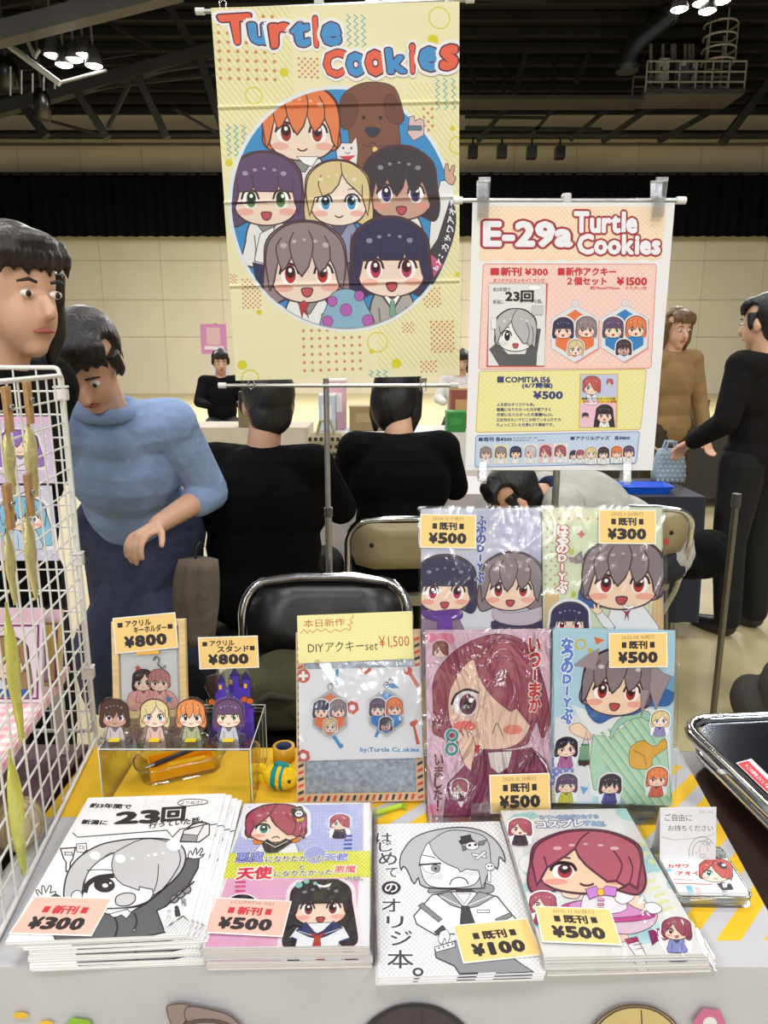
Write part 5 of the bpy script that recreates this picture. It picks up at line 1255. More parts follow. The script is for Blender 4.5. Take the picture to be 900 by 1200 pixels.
# ================================================================== BEHIND THE TABLE
def make_chair(name, label, seat_c, back_c, group=None, red=False):
    t = thing(name, label, 'folding chair', group=group)
    mb = MB()
    path = [(-.215, -.24, .012), (-.215, .12, .42), (-.215, .2, .56), (-.215, .235, .66)]
    arc = [(-.215 + .07 * (1 - math.cos(R(a))), .235 + .03 * math.sin(R(a)), .7 + .085 * math.sin(R(a))) for a in range(0, 91, 15)]
    half = path + arc
    full = half + [(-.07, .271, .793), (.07, .271, .793)] + [(-x, y, z) for x, y, z in reversed(half)]
    mb.tube(full, .0115, (225, 226, 228), 10); mb.build('frame', 'chrome', t)
    mb = MB(); mb.tube([(-.19, -.05, .43), (-.19, .23, .012), (.19, .23, .012), (.19, -.05, .43)], .0105, (225, 226, 228), 10); mb.build('leg', 'chrome', t)
    mb = MB(); mb.tube([(-.2, -.24, .03), (.2, -.24, .03)], .009, (225, 226, 228), 8); mb.build('crossbar', 'chrome', t)
    mb = MB(); mb.tube([(-.19, .05, .29), (.19, .05, .29)], .007, (225, 226, 228), 8); mb.build('crossbar', 'chrome', t)
    for s_ in (-1, 1):
        mb = MB(); mb.tube([(s_ * .215, -.25, 0), (s_ * .215, -.225, .035)], .015, (30, 30, 30), 8); mb.build('foot_cap', 'plastic', t)
    mb = MB(); mb.rbox((0, -.03, .447), (.39, .38, .035), .06, seat_c); mb.build('seat', 'vinyl', t, bevel=.008)
    # back panel, slightly curved, filling the upper hoop
    outline = []
    for a in range(0, 91, 15): outline.append((.2 - .075 * (1 - math.cos(R(a))), .69 + .09 * math.sin(R(a))))
    o2 = outline + [(-x, z) for x, z in reversed(outline)] + [(-.2, .66), (-.185, .615), (-.12, .6), (.12, .6), (.185, .615), (.2, .66)]
    mb = MB()
    def bend(p, dy): x, z = p; return (x, .205 + (z - .6) * .34 + (.035 * (1 - (x / .2) ** 2)) + dy, z)
    f = [bend(p, -.012) for p in o2]; b = [bend(p, .012) for p in o2]; n = len(o2)
    c0 = [bend((x * .55, .69 + (z - .69) * .5), -.018) for x, z in o2]; c1 = [bend((x * .55, .69 + (z - .69) * .5), .016) for x, z in o2]
    mb.add(f + c0 + b + c1, [(i, (i + 1) % n, n + (i + 1) % n, n + i) for i in range(n)] + [(2 * n + (i + 1) % n, 2 * n + i, 3 * n + i, 3 * n + (i + 1) % n) for i in range(n)] +
           [(i, 2 * n + i, 2 * n + (i + 1) % n, (i + 1) % n) for i in range(n)], back_c, smooth=True)
    mb.add(c0, [tuple(range(n))[::-1]], back_c, smooth=True); mb.add(c1, [tuple(range(n))], back_c, smooth=True)
    bp = mb.build('backrest', 'vinyl', t)
    if red:
        mb = MB(); q = bend((-.085, .665), .02); mb.box((q[0], q[1], q[2]), (.075, .004, .022), (205, 62, 58), M=None); mb.build('red_label', 'paper', bp)
        for x in (-.13, .13):
            mb = MB(); q = bend((x, .7), .018); mb.ball(q, .008, (60, 58, 55), 8); mb.build('rivet', 'steel', bp)
    return t
a = at(382, 672, Y=1.78)
c1 = make_chair('folding_chair', 'black vinyl folding chair with chrome hoop standing empty behind the table', (22, 21, 22), (26, 24, 24))
c1.location = (a.x, 1.51, .02)
c1.location.z = 0.0
a = at(474, 612, Y=2.45)
c2 = make_chair('folding_chair', 'cream backed folding chair with chrome frame under the seated black sweater', (150, 140, 112), (166, 152, 118), red=True)
c2.location = (a.x, 2.72, 0); c2.rotation_euler = (0, 0, R(180 + 3))
a = at(752, 625, Y=2.62)
c3 = dup(c2, (a.x, 2.9, 0), (0, 0, R(180 - 4)), label='cream backed folding chair half hidden at the right of the upright books')
a = at(306, 640, Y=2.25)
t = thing('stool', 'black round stool under the person in the bulky black jacket', 'stool', (a.x - .01, 2.34, 0))
mb = MB(); mb.lathe([(0, .42), (.17, .42), (.18, .43), (.175, .455), (0, .46)], (24, 24, 26), 24); mb.build('seat', 'vinyl', t)
for k in range(4):
    q = R(45 + 90 * k); mb = MB(); mb.tube([(.12 * math.cos(q), .12 * math.sin(q), .42), (.17 * math.cos(q), .17 * math.sin(q), 0)], .011, (60, 60, 62), 8); mb.build('leg', 'steel', t)

# coat hanging by the big dark figure
a = at(229, 655, Y=1.95); b = at(229, 752, Y=1.95)
t = thing('draped_coat', 'taupe coat hanging in soft folds left of the black chair', 'coat', (a.x, 1.95, b.z))
mb = MB(); hgt = a.z - b.z; rows = []
for i in range(9):
    v = i / 8
    w = .052 + .03 * math.sin(v * 2.2) - .02 * v
    rows.append([(k / 10 * 2 * w - w + .02 * v * v - .012, .05 * math.sin(q := k * math.pi / 10) * -1 + .012 * math.sin(k * 2.1 + v * 3), hgt * v) for k in range(11)] + [(w - k / 10 * 2 * w + .02 * v * v - .012, .03 * math.sin(k * math.pi / 10), hgt * v) for k in range(11)])
n = 22
mb.add([p for r in rows for p in r], [(i * n + k, i * n + (k + 1) % n, (i + 1) * n + (k + 1) % n, (i + 1) * n + k) for i in range(8) for k in range(n)] + [tuple(range(n))[::-1], tuple(range(8 * n, 9 * n))], (112, 102, 90), smooth=True)
mb.build('cloth_fold', 'clothing', t)
mb = MB(); mb.tube([(0, 0, hgt - .005), (0, .01, hgt + .03), (.012, .015, hgt + .045), (.02, .02, hgt + .03)], .004, (60, 60, 60), 6); mb.build('hook', 'steel', t)

# ------------------------------------------------------------------ tapestry on its pole stand
TY = 1.85
TQ = [(258, 17), (546, -3), (531, 445), (268, 441)]
zt = at(400, 4, Y=TY).z; zb = at(400, 452, Y=TY).z
px_ = at(382, 445, Y=TY + .03).x
t = thing('banner_stand', 'tall silver pole stand with crossbars holding the tapestry', 'stand', (px_, TY + .03, 0))
mb = MB(); mb.tube([(0, 0, .02), (0, 0, .95)], .0095, (178, 178, 180), 12); mb.tube([(0, 0, .93), (0, 0, zt + .015)], .0075, (190, 190, 192), 12); mb.build('pole', 'steel', t)
mb = MB(); mb.tube([(0, 0, .93), (0, 0, .955)], .012, (120, 120, 122), 12); mb.build('collar', 'steel', t)
mb = MB(); mb.lathe([(0, 0), (.11, 0), (.11, .012), (.03, .022), (.015, .05), (0, .05)], (70, 70, 72), 24); mb.build('base', 'steel', t)
for zz, x0, x1, nm in ((zt, 236, 548, 'top_rod'), (zb, 262, 530, 'bottom_rod')):
    xa, xb = at(x0, 8 if nm == 'top_rod' else 446, Y=TY).x - px_, at(x1, 8 if nm == 'top_rod' else 446, Y=TY).x - px_
    dz = .012 if nm == 'top_rod' else 0
    mb = MB(); mb.tube([(xa, -.02, zz - dz), (xb, -.02, zz + dz)], .005, (205, 205, 206), 10); rd = mb.build(nm, 'steel', t)
    for xe, s_ in ((xa, -1), (xb, 1)):
        mb = MB(); mb.tube([(xe - s_ * .004, -.02, zz + s_ * dz), (xe + s_ * .016, -.02, zz + s_ * dz)], .0075, (232, 232, 230), 10); mb.build('end_cap', 'plastic', rd)
mb = MB(); mb.box((0, -.008, zt), (.022, .03, .03), (205, 205, 205)); mb.build('rod_joint', 'plastic', t, bevel=.003)

Mt, tw, th = rect_frame(TQ, Vector((0, TY - .005, 1.4)), Vector((0, -1, 0)))
tapestry_art = art_tapestry(tw, th)
mb = MB()

creases = sorted([th / 2 - f * th for f in (.245, .495, .725)])
prof = [(-th / 2 - .01, .010)]
for k, y in enumerate(creases): prof += [(y - .006, .002 + .004 * (k % 2)), (y - .0012, .0065 + .004 * (k % 2)), (y + .0012, .0055), (y + .006, .001)]
prof += [(th / 2 + .01, .008)]
tapestry_art.emit_bent(mb, prof, tw, th, (241, 235, 192))
o = mb.build('tapestry', 'banner_cloth', M=Mt)
tag(o, 'tall pale yellow cloth tapestry with seven drawn faces in a blue circle', 'tapestry')
def binder_clip(px, py, Y, lab, flip=False):
    a = at(px, py, Y=Y)
    t = thing('binder_clip', lab, 'clip', a, (R(180) if flip else 0, 0, 0), 'wire clips on the tapestry')
    mb = MB(); mb.prism([(-.008, 0), (.008, 0), (.003, .011), (-.003, .011)], -.009, .009, (196, 196, 198), M=Matrix.Rotation(R(90), 4, 'Z') @ Matrix.Rotation(R(90), 4, 'X')); mb.build('clip_body', 'steel', t)
    for s_ in (-1, 1):
        mb = MB(); mb.tube([(-.006, s_ * .006, .008), (-.0075, s_ * .004, .03), (0, s_ * .003, .037), (.0075, s_ * .004, .03), (.006, s_ * .006, .008)], .0011, (215, 215, 216), 6); mb.build('clip_handle', 'chrome', t)
binder_clip(262, 20, TY, 'wire binder clip at the top left corner of the tapestry')
binder_clip(526, 8, TY, 'wire binder clip at the top right corner of the tapestry')
binder_clip(294, 439, TY, 'wire binder clip at the bottom left of the tapestry', True)
binder_clip(496, 443, TY, 'wire binder clip at the bottom right of the tapestry', True)

# ------------------------------------------------------------------ poster on a table stand
TZ = .695
PY = 1.15
px2 = at(652, 560, Y=PY + .02).x
t = thing('poster_stand', 'slim table top pole stand carrying the price poster', 'stand', (px2, PY + .02, TZ))
zr = at(665, 234, Y=PY).z - TZ
zr2 = at(660, 551, Y=PY).z - TZ
mb = MB(); mb.tube([(0, 0, 0), (0, 0, zr)], .006, (165, 166, 168), 12); mb.build('pole', 'steel', t)
mb = MB(); mb.tube([(0, 0, zr * .3), (0, 0, zr * .3 + .02)], .008, (120, 120, 122), 12); mb.build('collar', 'steel', t)
mb = MB(); mb.box((0, -.005, .004), (.16, .11, .008), (60, 60, 62)); mb.build('base', 'steel', t, bevel=.003)
xa, xb = at(541, 233, Y=PY).x - px2, at(796, 233, Y=PY).x - px2
mb = MB(); mb.tube([(xa, -.014, zr), (xb, -.014, zr)], .0034, (205, 205, 206), 10); rd = mb.build('top_rod', 'steel', t)
for xe, s_ in ((xa, -1), (xb, 1)):
    mb = MB(); mb.tube([(xe - s_ * .002, -.014, zr), (xe + s_ * .012, -.014, zr)], .0055, (240, 240, 240), 10); mb.build('end_cap', 'plastic', rd)
xa, xb = at(575, 551, Y=PY).x - px2, at(752, 553, Y=PY).x - px2
mb = MB(); mb.tube([(xa, -.004, zr2), (xb, -.004, zr2)], .003, (205, 205, 206), 10); mb.build('bottom_rod', 'steel', t)
mb = MB(); mb.box((at(665, 230, Y=PY).x - px2, -.012, zr + .002), (.013, .018, .016), (215, 215, 215)); mb.build('rod_joint', 'plastic', t, bevel=.003)
PQ = [(552, 238), (787.5, 236.5), (768, 552), (547, 550)]
Mp, pw, ph = rect_frame(PQ, Vector((0, PY - .01, 1.1)), Vector((0, -1, 0)))
o = sheet_mb(pw, ph, .0006, art_poster(pw, ph), (238, 239, 243)).build('price_poster', 'paper', M=Mp)
tag(o, 'white price poster headed E-29a hanging from the crossbar', 'poster')
def clear_clip(px, py, lab, flip):
    a = at(px, py, Y=PY - .012)
    t = thing('plastic_clip', lab, 'clip', a, (R(180) if flip else 0, 0, 0), 'clear clips on the price poster')
    k = .6 if flip else 1.0
    mb = MB()
    for s_ in (-1, 1): mb.beam((0, s_ * .004, -.028 * k), (0, s_ * .011, .022 * k), .013 * k + .004, .0022, (235, 238, 240))
    mb.build('clip_jaw', 'clear_clip', t)
    mb = MB(); mb.tube([(-.009 * k, 0, 0), (.009 * k, 0, 0)], .0028, (205, 206, 208), 10); mb.tube([(0, -.007, .003), (0, .007, .003)], .0012, (205, 206, 208), 6); mb.build('clip_spring', 'chrome', t)
    mb = MB(); mb.box((0, .011, .023 * k), (.017 * k, .004, .006), (236, 238, 240)); mb.box((0, -.011, .023 * k), (.017 * k, .004, .006), (236, 238, 240)); mb.build('clip_grip', 'clear_clip', t)
clear_clip(566, 232, 'clear plastic clip on the poster rod, left', False)
clear_clip(771, 232, 'clear plastic clip on the poster rod, right', False)
clear_clip(565, 553, 'small clear clip under the poster, left', True)
clear_clip(733, 554, 'small clear clip under the poster, right', True)

# ------------------------------------------------------------------ booths in the aisle beyond
def booth_table(x, y, w, d, lab, col, h=.7, skirt=.45, yaw=0):
    t = thing('event_table', lab, 'table', (x, y, 0), (0, 0, R(yaw)))
    mb = MB(); mb.box((0, 0, h - .014), (w, d, .024), (92, 72, 58)); mb.build('table_top', 'dark_laminate', t)
    for sx in (-1, 1):
        for sy in (-1, 1):
            mb = MB(); mb.tube([(sx * (w / 2 - .08), sy * (d / 2 - .05), 0), (sx * (w / 2 - .08), sy * (d / 2 - .05), h - .02)], .014, (170, 170, 172), 8); mb.build('leg', 'steel', t)
    cl = MB(); g = 44; per = []
    for k in range(g * 2 + 2): per.append(k)
    pts = []
    def edge(x0, y0, x1, y1, m):
        for i in range(m): pts.append((x0 + (x1 - x0) * i / m, y0 + (y1 - y0) * i / m))
    a, b = w / 2 + .004, d / 2 + .004
    edge(-a, -b, a, -b, 30); edge(a, -b, a, b, 10); edge(a, b, -a, b, 30); edge(-a, b, -a, -b, 10)
    n = len(pts); vs = [(p[0], p[1], h + .002) for p in pts]
    for j, z in enumerate((h - .03, h - skirt * .5, h - skirt)):
        for i, p in enumerate(pts):
            k = 1 + .004 * (j + 1) * (1 + math.sin(i * 1.7)) ; vs.append((p[0] * k + .006 * j * math.sin(i * 1.1), p[1] * (1 + .03 * j * (.5 + .5 * math.sin(i * 1.3))), z))
    cl.add(vs[:n], [tuple(range(n))], col)
    cl.add(vs, [(j * n + i, (j + 1) * n + i, (j + 1) * n + (i + 1) % n, j * n + (i + 1) % n) for j in range(3) for i in range(n)], col, smooth=True)
    o = cl.build('tablecloth', 'fabric', loc=(x, y, 0), rot=(0, 0, R(yaw)))
    tag(o, lab.replace('event table under', 'cloth hanging over the event table:').replace('long ', ''), 'tablecloth')
    return t
a = at(422, 585, Y=3.55)
booth_table(a.x + .05, 3.62, 1.15, .5, 'long event table under a pale grey cloth beyond the seated black sweater', (205, 202, 200))
a = at(752, 600, Y=3.3)
booth_table(a.x - .03, 3.55, .64, .5, 'long event table under a navy cloth behind the blue tray', (28, 32, 46), skirt=.62)
a = at(560, 470, Y=6.2)
booth_table(.52, 6.4, 2.14, .6, 'long event table under a white cloth with goods in the middle distance', (214, 212, 208), skirt=.6)
a = at(258, 470, Y=6.6)
booth_table(-1.45, 6.8, 1.5, .6, 'long event table under a beige cloth left of the tapestry', (196, 186, 168), skirt=.6)
a = at(800, 470, Y=6.2)
booth_table(a.x + .1, 6.6, 1.5, .6, 'long event table under a dark cloth right of the poster', (52, 46, 44), skirt=.6)

def pattern_bag(px, py, Y, w, h, d, lab, base, dot, kind):
    a = at(px, py, Y=Y); a.z = .706
    t = thing('cloth_bag', lab, 'bag', a)
    mb = MB()
    rows = []
    for i in range(6):
        v = i / 5; k = 1 + .1 * math.sin(v * 3.1) - .28 * v * v
        rows.append([(p[0] * k, p[1] * (1 - .5 * v), h * v) for p in rr(-w / 2, -d / 2, w / 2, d / 2, min(w, d) * .3, 3)])
    n = len(rows[0])
    mb.add([p for r in rows for p in r], [(i * n + k, i * n + (k + 1) % n, (i + 1) * n + (k + 1) % n, (i + 1) * n + k) for i in range(5) for k in range(n)] + [tuple(range(n))[::-1], tuple(range(5 * n, 6 * n))], base, smooth=True)
    for r in range(7):
        for c in range(6):
            x = (c - 2.5) / 6 * w * .92 + (.04 * w if r % 2 else -.04 * w); z = h * (r + .6) / 7.4; v = z / h; k = 1 + .1 * math.sin(v * 3.1) - .28 * v * v
            mb.box((x * k, -d / 2 * (1 - .5 * v) - .001, z), (w * .07, .006, h * .06) if kind == 'check' else (w * .05, .006, w * .05), dot)
    mb.build('bag_body', 'fabric', t)
    for s_ in (-1, 1):
        mb = MB(); mb.tube([(-w * .2, s_ * d * .2, h * .96), (-w * .12, s_ * d * .22, h * 1.22), (w * .12, s_ * d * .22, h * 1.22), (w * .2, s_ * d * .2, h * .96)], .007, base, 6); mb.build('bag_strap', 'fabric', t)
    return t
pattern_bag(383, 575, 3.55, .22, .27, .1, 'black and cream checked cloth bag on the pale grey table', (176, 166, 128), (52, 50, 44), 'check')
pattern_bag(783, 553, 3.7, .16, .17, .1, 'light blue dotted cloth bag at the right edge of the poster', (150, 170, 184), (214, 222, 228), 'dot')
# blue tray
a = at(757, 567, Y=3.35)
t = thing('plastic_tray', 'bright blue plastic tray on the navy cloth', 'tray', (a.x + .02, 3.42, .703))
mb = MB()
o1 = rr(-.12, -.075, .12, .075, .02); i1 = rr(-.1, -.058, .1, .058, .016); o0 = rr(-.1, -.06, .1, .06, .016); n = len(o1)
vs = [(x, y, 0) for x, y in o0] + [(x, y, .035) for x, y in o1] + [(x * .96, y * .95, .035) for x, y in o1] + [(x, y, .005) for x, y in i1]
mb.add(vs, [tuple(range(n))[::-1], tuple(range(3 * n, 4 * n))] + [(j * n + i, j * n + (i + 1) % n, (j + 1) * n + (i + 1) % n, (j + 1) * n + i) for j in range(3) for i in range(n)], (22, 92, 222))
mb.build('tray_body', 'plastic', t)
mb = MB(); mb.tube([(x * 1.0, y * 1.0, .035) for x, y in o1], .003, (24, 84, 205), 6, closed=True); mb.build('rim', 'plastic', t)

def goods_box(px, py, Y, w, d, h, lab, c1_, c2_, name='carton', cat='box'):
    a = at(px, py, Y=Y)
    t = thing(name, lab, cat, (a.x, Y, .705))
    mb = MB(); mb.box((0, 0, h / 2), (w, d, h), c1_); mb.build('body', 'board', t, bevel=.004)
    mb = MB(); mb.box((0, 0, h + .004), (w * 1.03, d * 1.03, .016), c2_); mb.box((0, -d / 2 - .002, h * .55), (w * .6, .004, h * .4), c2_); mb.build('lid', 'board', t)
goods_box(534, 470, 6.2, .16, .2, .16, 'green box on the distant white table beside the tapestry', (42, 128, 56), (52, 146, 66))
goods_box(541, 440, 6.5, .2, .2, .34, 'red and brown goods box on the distant white table', (150, 72, 62), (196, 150, 96))
goods_box(384, 470, 6.25, .14, .2, .3, 'pale blue goods box seen under the tapestry', (186, 196, 214), (226, 226, 230))
goods_box(395, 470, 6.45, .16, .2, .42, 'pink and white goods box seen under the tapestry', (222, 172, 186), (240, 236, 232))
goods_box(430, 466, 6.3, .3, .2, .2, 'tan carton under the right half of the tapestry', (150, 128, 92), (170, 148, 110))
goods_box(300, 466, 6.6, .3, .2, .22, 'olive brown carton under the left half of the tapestry', (122, 108, 78), (146, 132, 98))
goods_box(775, 430, 6.4, .24, .2, .3, 'orange brown carton right of the poster', (166, 116, 66), (186, 136, 84))
goods_box(786, 405, 6.7, .2, .2, .52, 'tall grey box right of the poster', (104, 116, 130), (66, 80, 110))
goods_box(812, 440, 6.5, .26, .2, .24, 'dark wooden crate near the passer-by', (88, 62, 38), (110, 84, 54))
# pink notice board far left
a = at(252, 388, Y=8.6)
t = thing('notice_stand', 'pink poster on a stand left of the tapestry', 'poster', (a.x, 8.6, 0))
mb = MB(); mb.box((-.02, 0, 1.52), (.3, .02, .34), (226, 148, 196)); mb.box((-.02, -.012, 1.55), (.16, .004, .2), (240, 196, 200)); mb.box((-.02, -.012, 1.42), (.22, .004, .04), (250, 240, 245)); mb.build('pink_sheet', 'paper', t)
mb = MB(); mb.box((.05, -.01, 1.2), (.2, .02, .32), (226, 230, 236)); mb.build('white_sheet', 'paper', t)
mb = MB(); mb.tube([(0, .03, 0), (0, .03, 1.7)], .014, (160, 160, 160), 8); mb.box((0, .03, .02), (.4, .3, .03), (90, 90, 90)); mb.build('stand', 'steel', t)
# slim floor pole and grey clothes on the right
a = at(840, 832, Y=1.98)
t = thing('floor_pole', 'slim grey floor pole standing between table and aisle at right', 'stand', (a.x, 2.0, 0))
mb = MB(); mb.tube([(0, 0, .01), (0, 0, .95)], .0095, (124, 120, 112), 10); mb.build('pole', 'steel', t)
mb = MB(); mb.lathe([(0, 0), (.14, 0), (.14, .01), (.03, .02), (0, .02)], (90, 90, 92), 24); mb.build('base', 'steel', t)
mb = MB(); mb.tube([(0, 0, .93), (0, 0, .97)], .013, (60, 60, 60), 10); mb.build('knob', 'plastic', t)
def bundle(px, py, Y, w, d, h, lab, col, name='folded_jacket', cat='jacket', sd=1, z=None):
    a = at(px, py, Y=Y)
    t = thing(name, lab, cat, (a.x, Y, a.z if z is None else z)); rnd = random.Random(sd)
    mb = MB()
    for k in range(7): mb.ball((rnd.uniform(-.3, .3) * w, rnd.uniform(-.25, .25) * d, h * (.25 + .5 * rnd.random())), (w * rnd.uniform(.2, .34), d * rnd.uniform(.25, .4), h * rnd.uniform(.22, .36)), col, 12)
    mb.ball((0, 0, h * .2), (w * .45, d * .42, h * .22), col, 14)
    remeshed(mb, 'cloth_bulk', 'clothing', t, .012, 5)
    mb = MB(); mb.tube([(-w * .3, -d * .4, h * .35), (-w * .05, -d * .46, h * .6), (w * .25, -d * .4, h * .5)], .008, tuple(int(v * .7) for v in col), 6); mb.build('strap', 'fabric', t)
bundle(915, 842, 2.35, .3, .25, .34, 'dark grey bag slumped on the floor at the right edge', (78, 76, 74), 'soft_bag', 'bag', 3, z=0)
bundle(236, 870, 1.66, .24, .2, .66, 'black backpack standing on the floor left of the black chair', (16, 16, 18), 'backpack', 'bag', 12, z=0)
bundle(806, 745, 2.82, .24, .26, .2, 'black bag on the seat of the half hidden cream chair', (14, 14, 16), 'soft_bag', 'bag', 4, z=.466)
bundle(330, 800, 1.62, .3, .2, .2, 'olive green bag on the seat of the black chair', (84, 82, 62), 'soft_bag', 'bag', 9, z=.466)

# ================================================================== THE TABLES
YF, YB = at(450, 1134, Z=TZ).y, 1.118
XL, XR = -.506, 1.36
t = thing('event_table', 'long folding event table with dark wood top under the white and yellow cloth', 'table', ((XL + XR) / 2, (YF + YB) / 2, 0))
Wt, Dt = XR - XL, YB - YF - .006
mb = MB(); mb.box((0, 0, TZ - .017), (Wt, Dt, .028), (50, 34, 30)); mb.build('table_top', 'dark_laminate', t, bevel=.003)
for sx in (-1, 1):
    for sy in (-1, 1):
        mb = MB(); mb.tube([(sx * (Wt / 2 - .09), sy * (Dt / 2 - .04), 0), (sx * (Wt / 2 - .09), sy * (Dt / 2 - .04), TZ - .03)], .014, (175, 175, 178), 8); mb.build('leg', 'steel', t)
mb = MB(); mb.box((0, 0, TZ - .05), (Wt - .1, .03, .03), (160, 160, 162)); mb.build('brace', 'steel', t)
# cloth: white with a yellow field and yellow diagonal stripes, falling over the front edge
mb = MB()
e0, e1 = at(790, 868, Z=TZ), at(904, 1076, Z=TZ)
k = (YF - e0.y) / (e1.y - e0.y); rx = e0.x + (e1.x - e0.x) * k
bx_ = e0.x + (e1.x - e0.x) * (YB - e0.y) / (e1.y - e0.y)
z0 = TZ + .0008
CL = (192, 192, 196)
topq = [(XL + .006, YF), (rx, YF), (bx_, YB), (XL + .006, YB)]
mb.add([(x, y, z0) for x, y in topq], [(0, 1, 2, 3)], CL)
ys = at(830, 1103, Z=TZ).y
yel = (236, 188, 8)
A = Art([(XL, YB), (bx_, YB), (rx, YF), (XL, YF)], 1, 1)     # hall coordinates; only the clipper and inks are used
A.H = lambda x, y: (x, y)
A.clips = [[(XL + .006, ys), (rx + .03, ys), (bx_ - .006, YB), (XL + .006, YB)], topq]
A.poly([(XL, YB), (-.055, YB), (-.085, at(300, 958, Z=TZ).y), (XL, at(300, 958, Z=TZ).y)], yel)
ps = []; x = -.4
while x < .9:
    ps.append([(x, ys), (x + .029, ys), (x + .029 + .36, ys + .36), (x + .36, ys + .36)]); x += .056
A.multi(ps, yel)
A.emit(mb, M=Matrix.Translation((0, 0, z0)))
# front fall with gentle drape
nx = 60; dz = .5; vs = []; fs = []
for j in range(9):
    for i in range(nx + 1):
        x = XL + .006 + (rx - XL - .006 + .05 * (j > 0)) * i / nx
        vs.append((x, YF - (0 if j == 0 else .004 + .0035 * j / 8 * math.sin(i * .63) + .002 * math.sin(i * .21 + 1)), z0 - dz * (j / 8) ** 1.15 if j else z0))
for j in range(8):
    for i in range(nx): a = j * (nx + 1) + i; fs.append((a, a + nx + 1, a + nx + 2, a + 1))
mb.add(vs, fs, CL, smooth=True)
F = Art([(0, 1100), (900, 1100), (900, 1300), (0, 1300)], 1, 1)
F.H = lambda x, y: tuple(at(x, y, Y=YF - .0095)[i] for i in (0, 2)); F.clips = [[(2, 1140), (898, 1140), (898, 1500), (2, 1500)]]
ln = (92, 70, 68)
F.poly(smooth_pts([(195, 1182), (203, 1177), (218, 1177), (224, 1184), (214, 1201), (205, 1210)], 3), (150, 132, 128), ln, 1.2)
F.poly(smooth_pts([(219, 1180), (250, 1184), (272, 1192), (290, 1215), (262, 1206), (222, 1200)], 3), (150, 132, 128), ln, 1.2)
chibi(F, 242, 1262, 52, MAUVE, REDEYE, 'zig', 'bob', 'smile', line=ln, body=(236, 236, 238))
chibi(F, 487, 1260, 64, (66, 58, 66), PINKEYE, 'part', 'bob', 'smile', line=(50, 44, 50), body=(236, 236, 238))
chibi(F, 745, 1244, 51, (208, 188, 128), (74, 150, 200), 'part', 'bob', 'smile', line=ln, body=(236, 236, 238))
for cx, cy, r, c in ((92, 1212, 21, (140, 190, 48)), (832, 1200, 20, (206, 112, 150)), (610, 1300, 22, (110, 170, 200))):
    F.poly([(cx + r * math.cos(R(a + 8)), cy + r * math.sin(R(a + 8))) for a in range(0, 360, 60)], c); F.ell(cx, cy, r * .42, r * .42, (232, 232, 234))
for cx, cy in ((24, 1190), (54, 1200), (300, 1300)): F.ell(cx, cy, 9, 4, (232, 190, 60))
n0 = len(mb.v)
for polys, col, l in F.items:
    for p in polys:
        q = [F.H(*v) for v in p]
        if area(q) < 0: q = q[::-1]
        mb.add([(x, YF - .0095 - l * EPS, z) for x, z in q], [tuple(range(len(q)))], col)
o = mb.build('tablecloth', 'fabric')
tag(o, 'white tablecloth with yellow field, yellow stripes and drawn heads along its front', 'tablecloth')
# neighbouring table at left
t = thing('event_table', 'long event table at the left under a mauve plank patterned cover', 'table', (-1.41, .9, 0))
mb = MB(); mb.box((0, 0, TZ - .017), (1.79, .46, .028), (50, 34, 30)); mb.build('table_top', 'dark_laminate', t)
for sx in (-1, 1):
    for sy in (-1, 1):
        mb = MB(); mb.tube([(sx * .8, sy * .19, 0), (sx * .8, sy * .19, TZ - .03)], .014, (175, 175, 178), 8); mb.build('leg', 'steel', t)
mb = MB()
for k in range(9): mb.box((0, -.24 + .052 * k + .026, TZ), (1.80, .0505, .004), ((122, 98, 108), (108, 86, 96), (132, 108, 116))[k % 3])
mb.box((0, -.243, TZ - .3), (1.80, .006, .6), (116, 94, 104))
o = mb.build('table_cover', 'wood', loc=(-1.413, .9, 0)); tag(o, 'mauve plank patterned cover on the neighbouring table at left', 'tablecloth')

# ------------------------------------------------------------------ booklets lying in piles
BWd, BLn = .182, .257
def booklet(name, label, art, t_, cover, edge=(226, 226, 228), sleeve=None, group=None, w=BWd, l=BLn, skin_mat='gloss_print'):
    r = thing(name, label, 'booklet', group=group)
    mb = MB(); mb.box((0, 0, t_ / 2), (w - .0015, l - .001, t_ - .0012), edge); mb.build('pages', 'page_edge', r)
    mb = MB(); mb.box((0, 0, t_ - .0004), (w, l, .0007), cover); art.emit(mb, M=Matrix.Translation((0, 0, t_ - .00005))); mb.build('front_cover', skin_mat, r)
    mb = MB(); mb.box((0, 0, .0004), (w, l, .0007), cover); mb.box((-w / 2 + .0004, 0, t_ / 2), (.0008, l, t_ - .0004), cover); mb.build('back_cover', 'paper', r)
    if sleeve:
        mb = MB(); W2, L2 = w / 2 + .004, l / 2 + .004; g = 12; z = t_ + .0012
        mb.add([(-W2, -L2, z), (W2, -L2, z), (W2, L2, z), (-W2, L2, z)], [(0, 1, 2, 3)], WHITE)
        mb.add([(W2, -L2, z), (W2 + .004, -L2, t_ * .5), (W2 + .004, L2, t_ * .5), (W2, L2, z)], [(0, 1, 2, 3)], WHITE)
        mb.build('plastic_sleeve', sleeve, r)
    return r
ORD = ('topmost', 'second', 'third', 'fourth', 'fifth', 'sixth', 'seventh', 'eighth', 'ninth', 'tenth', 'eleventh', 'twelfth', 'thirteenth', 'fourteenth')
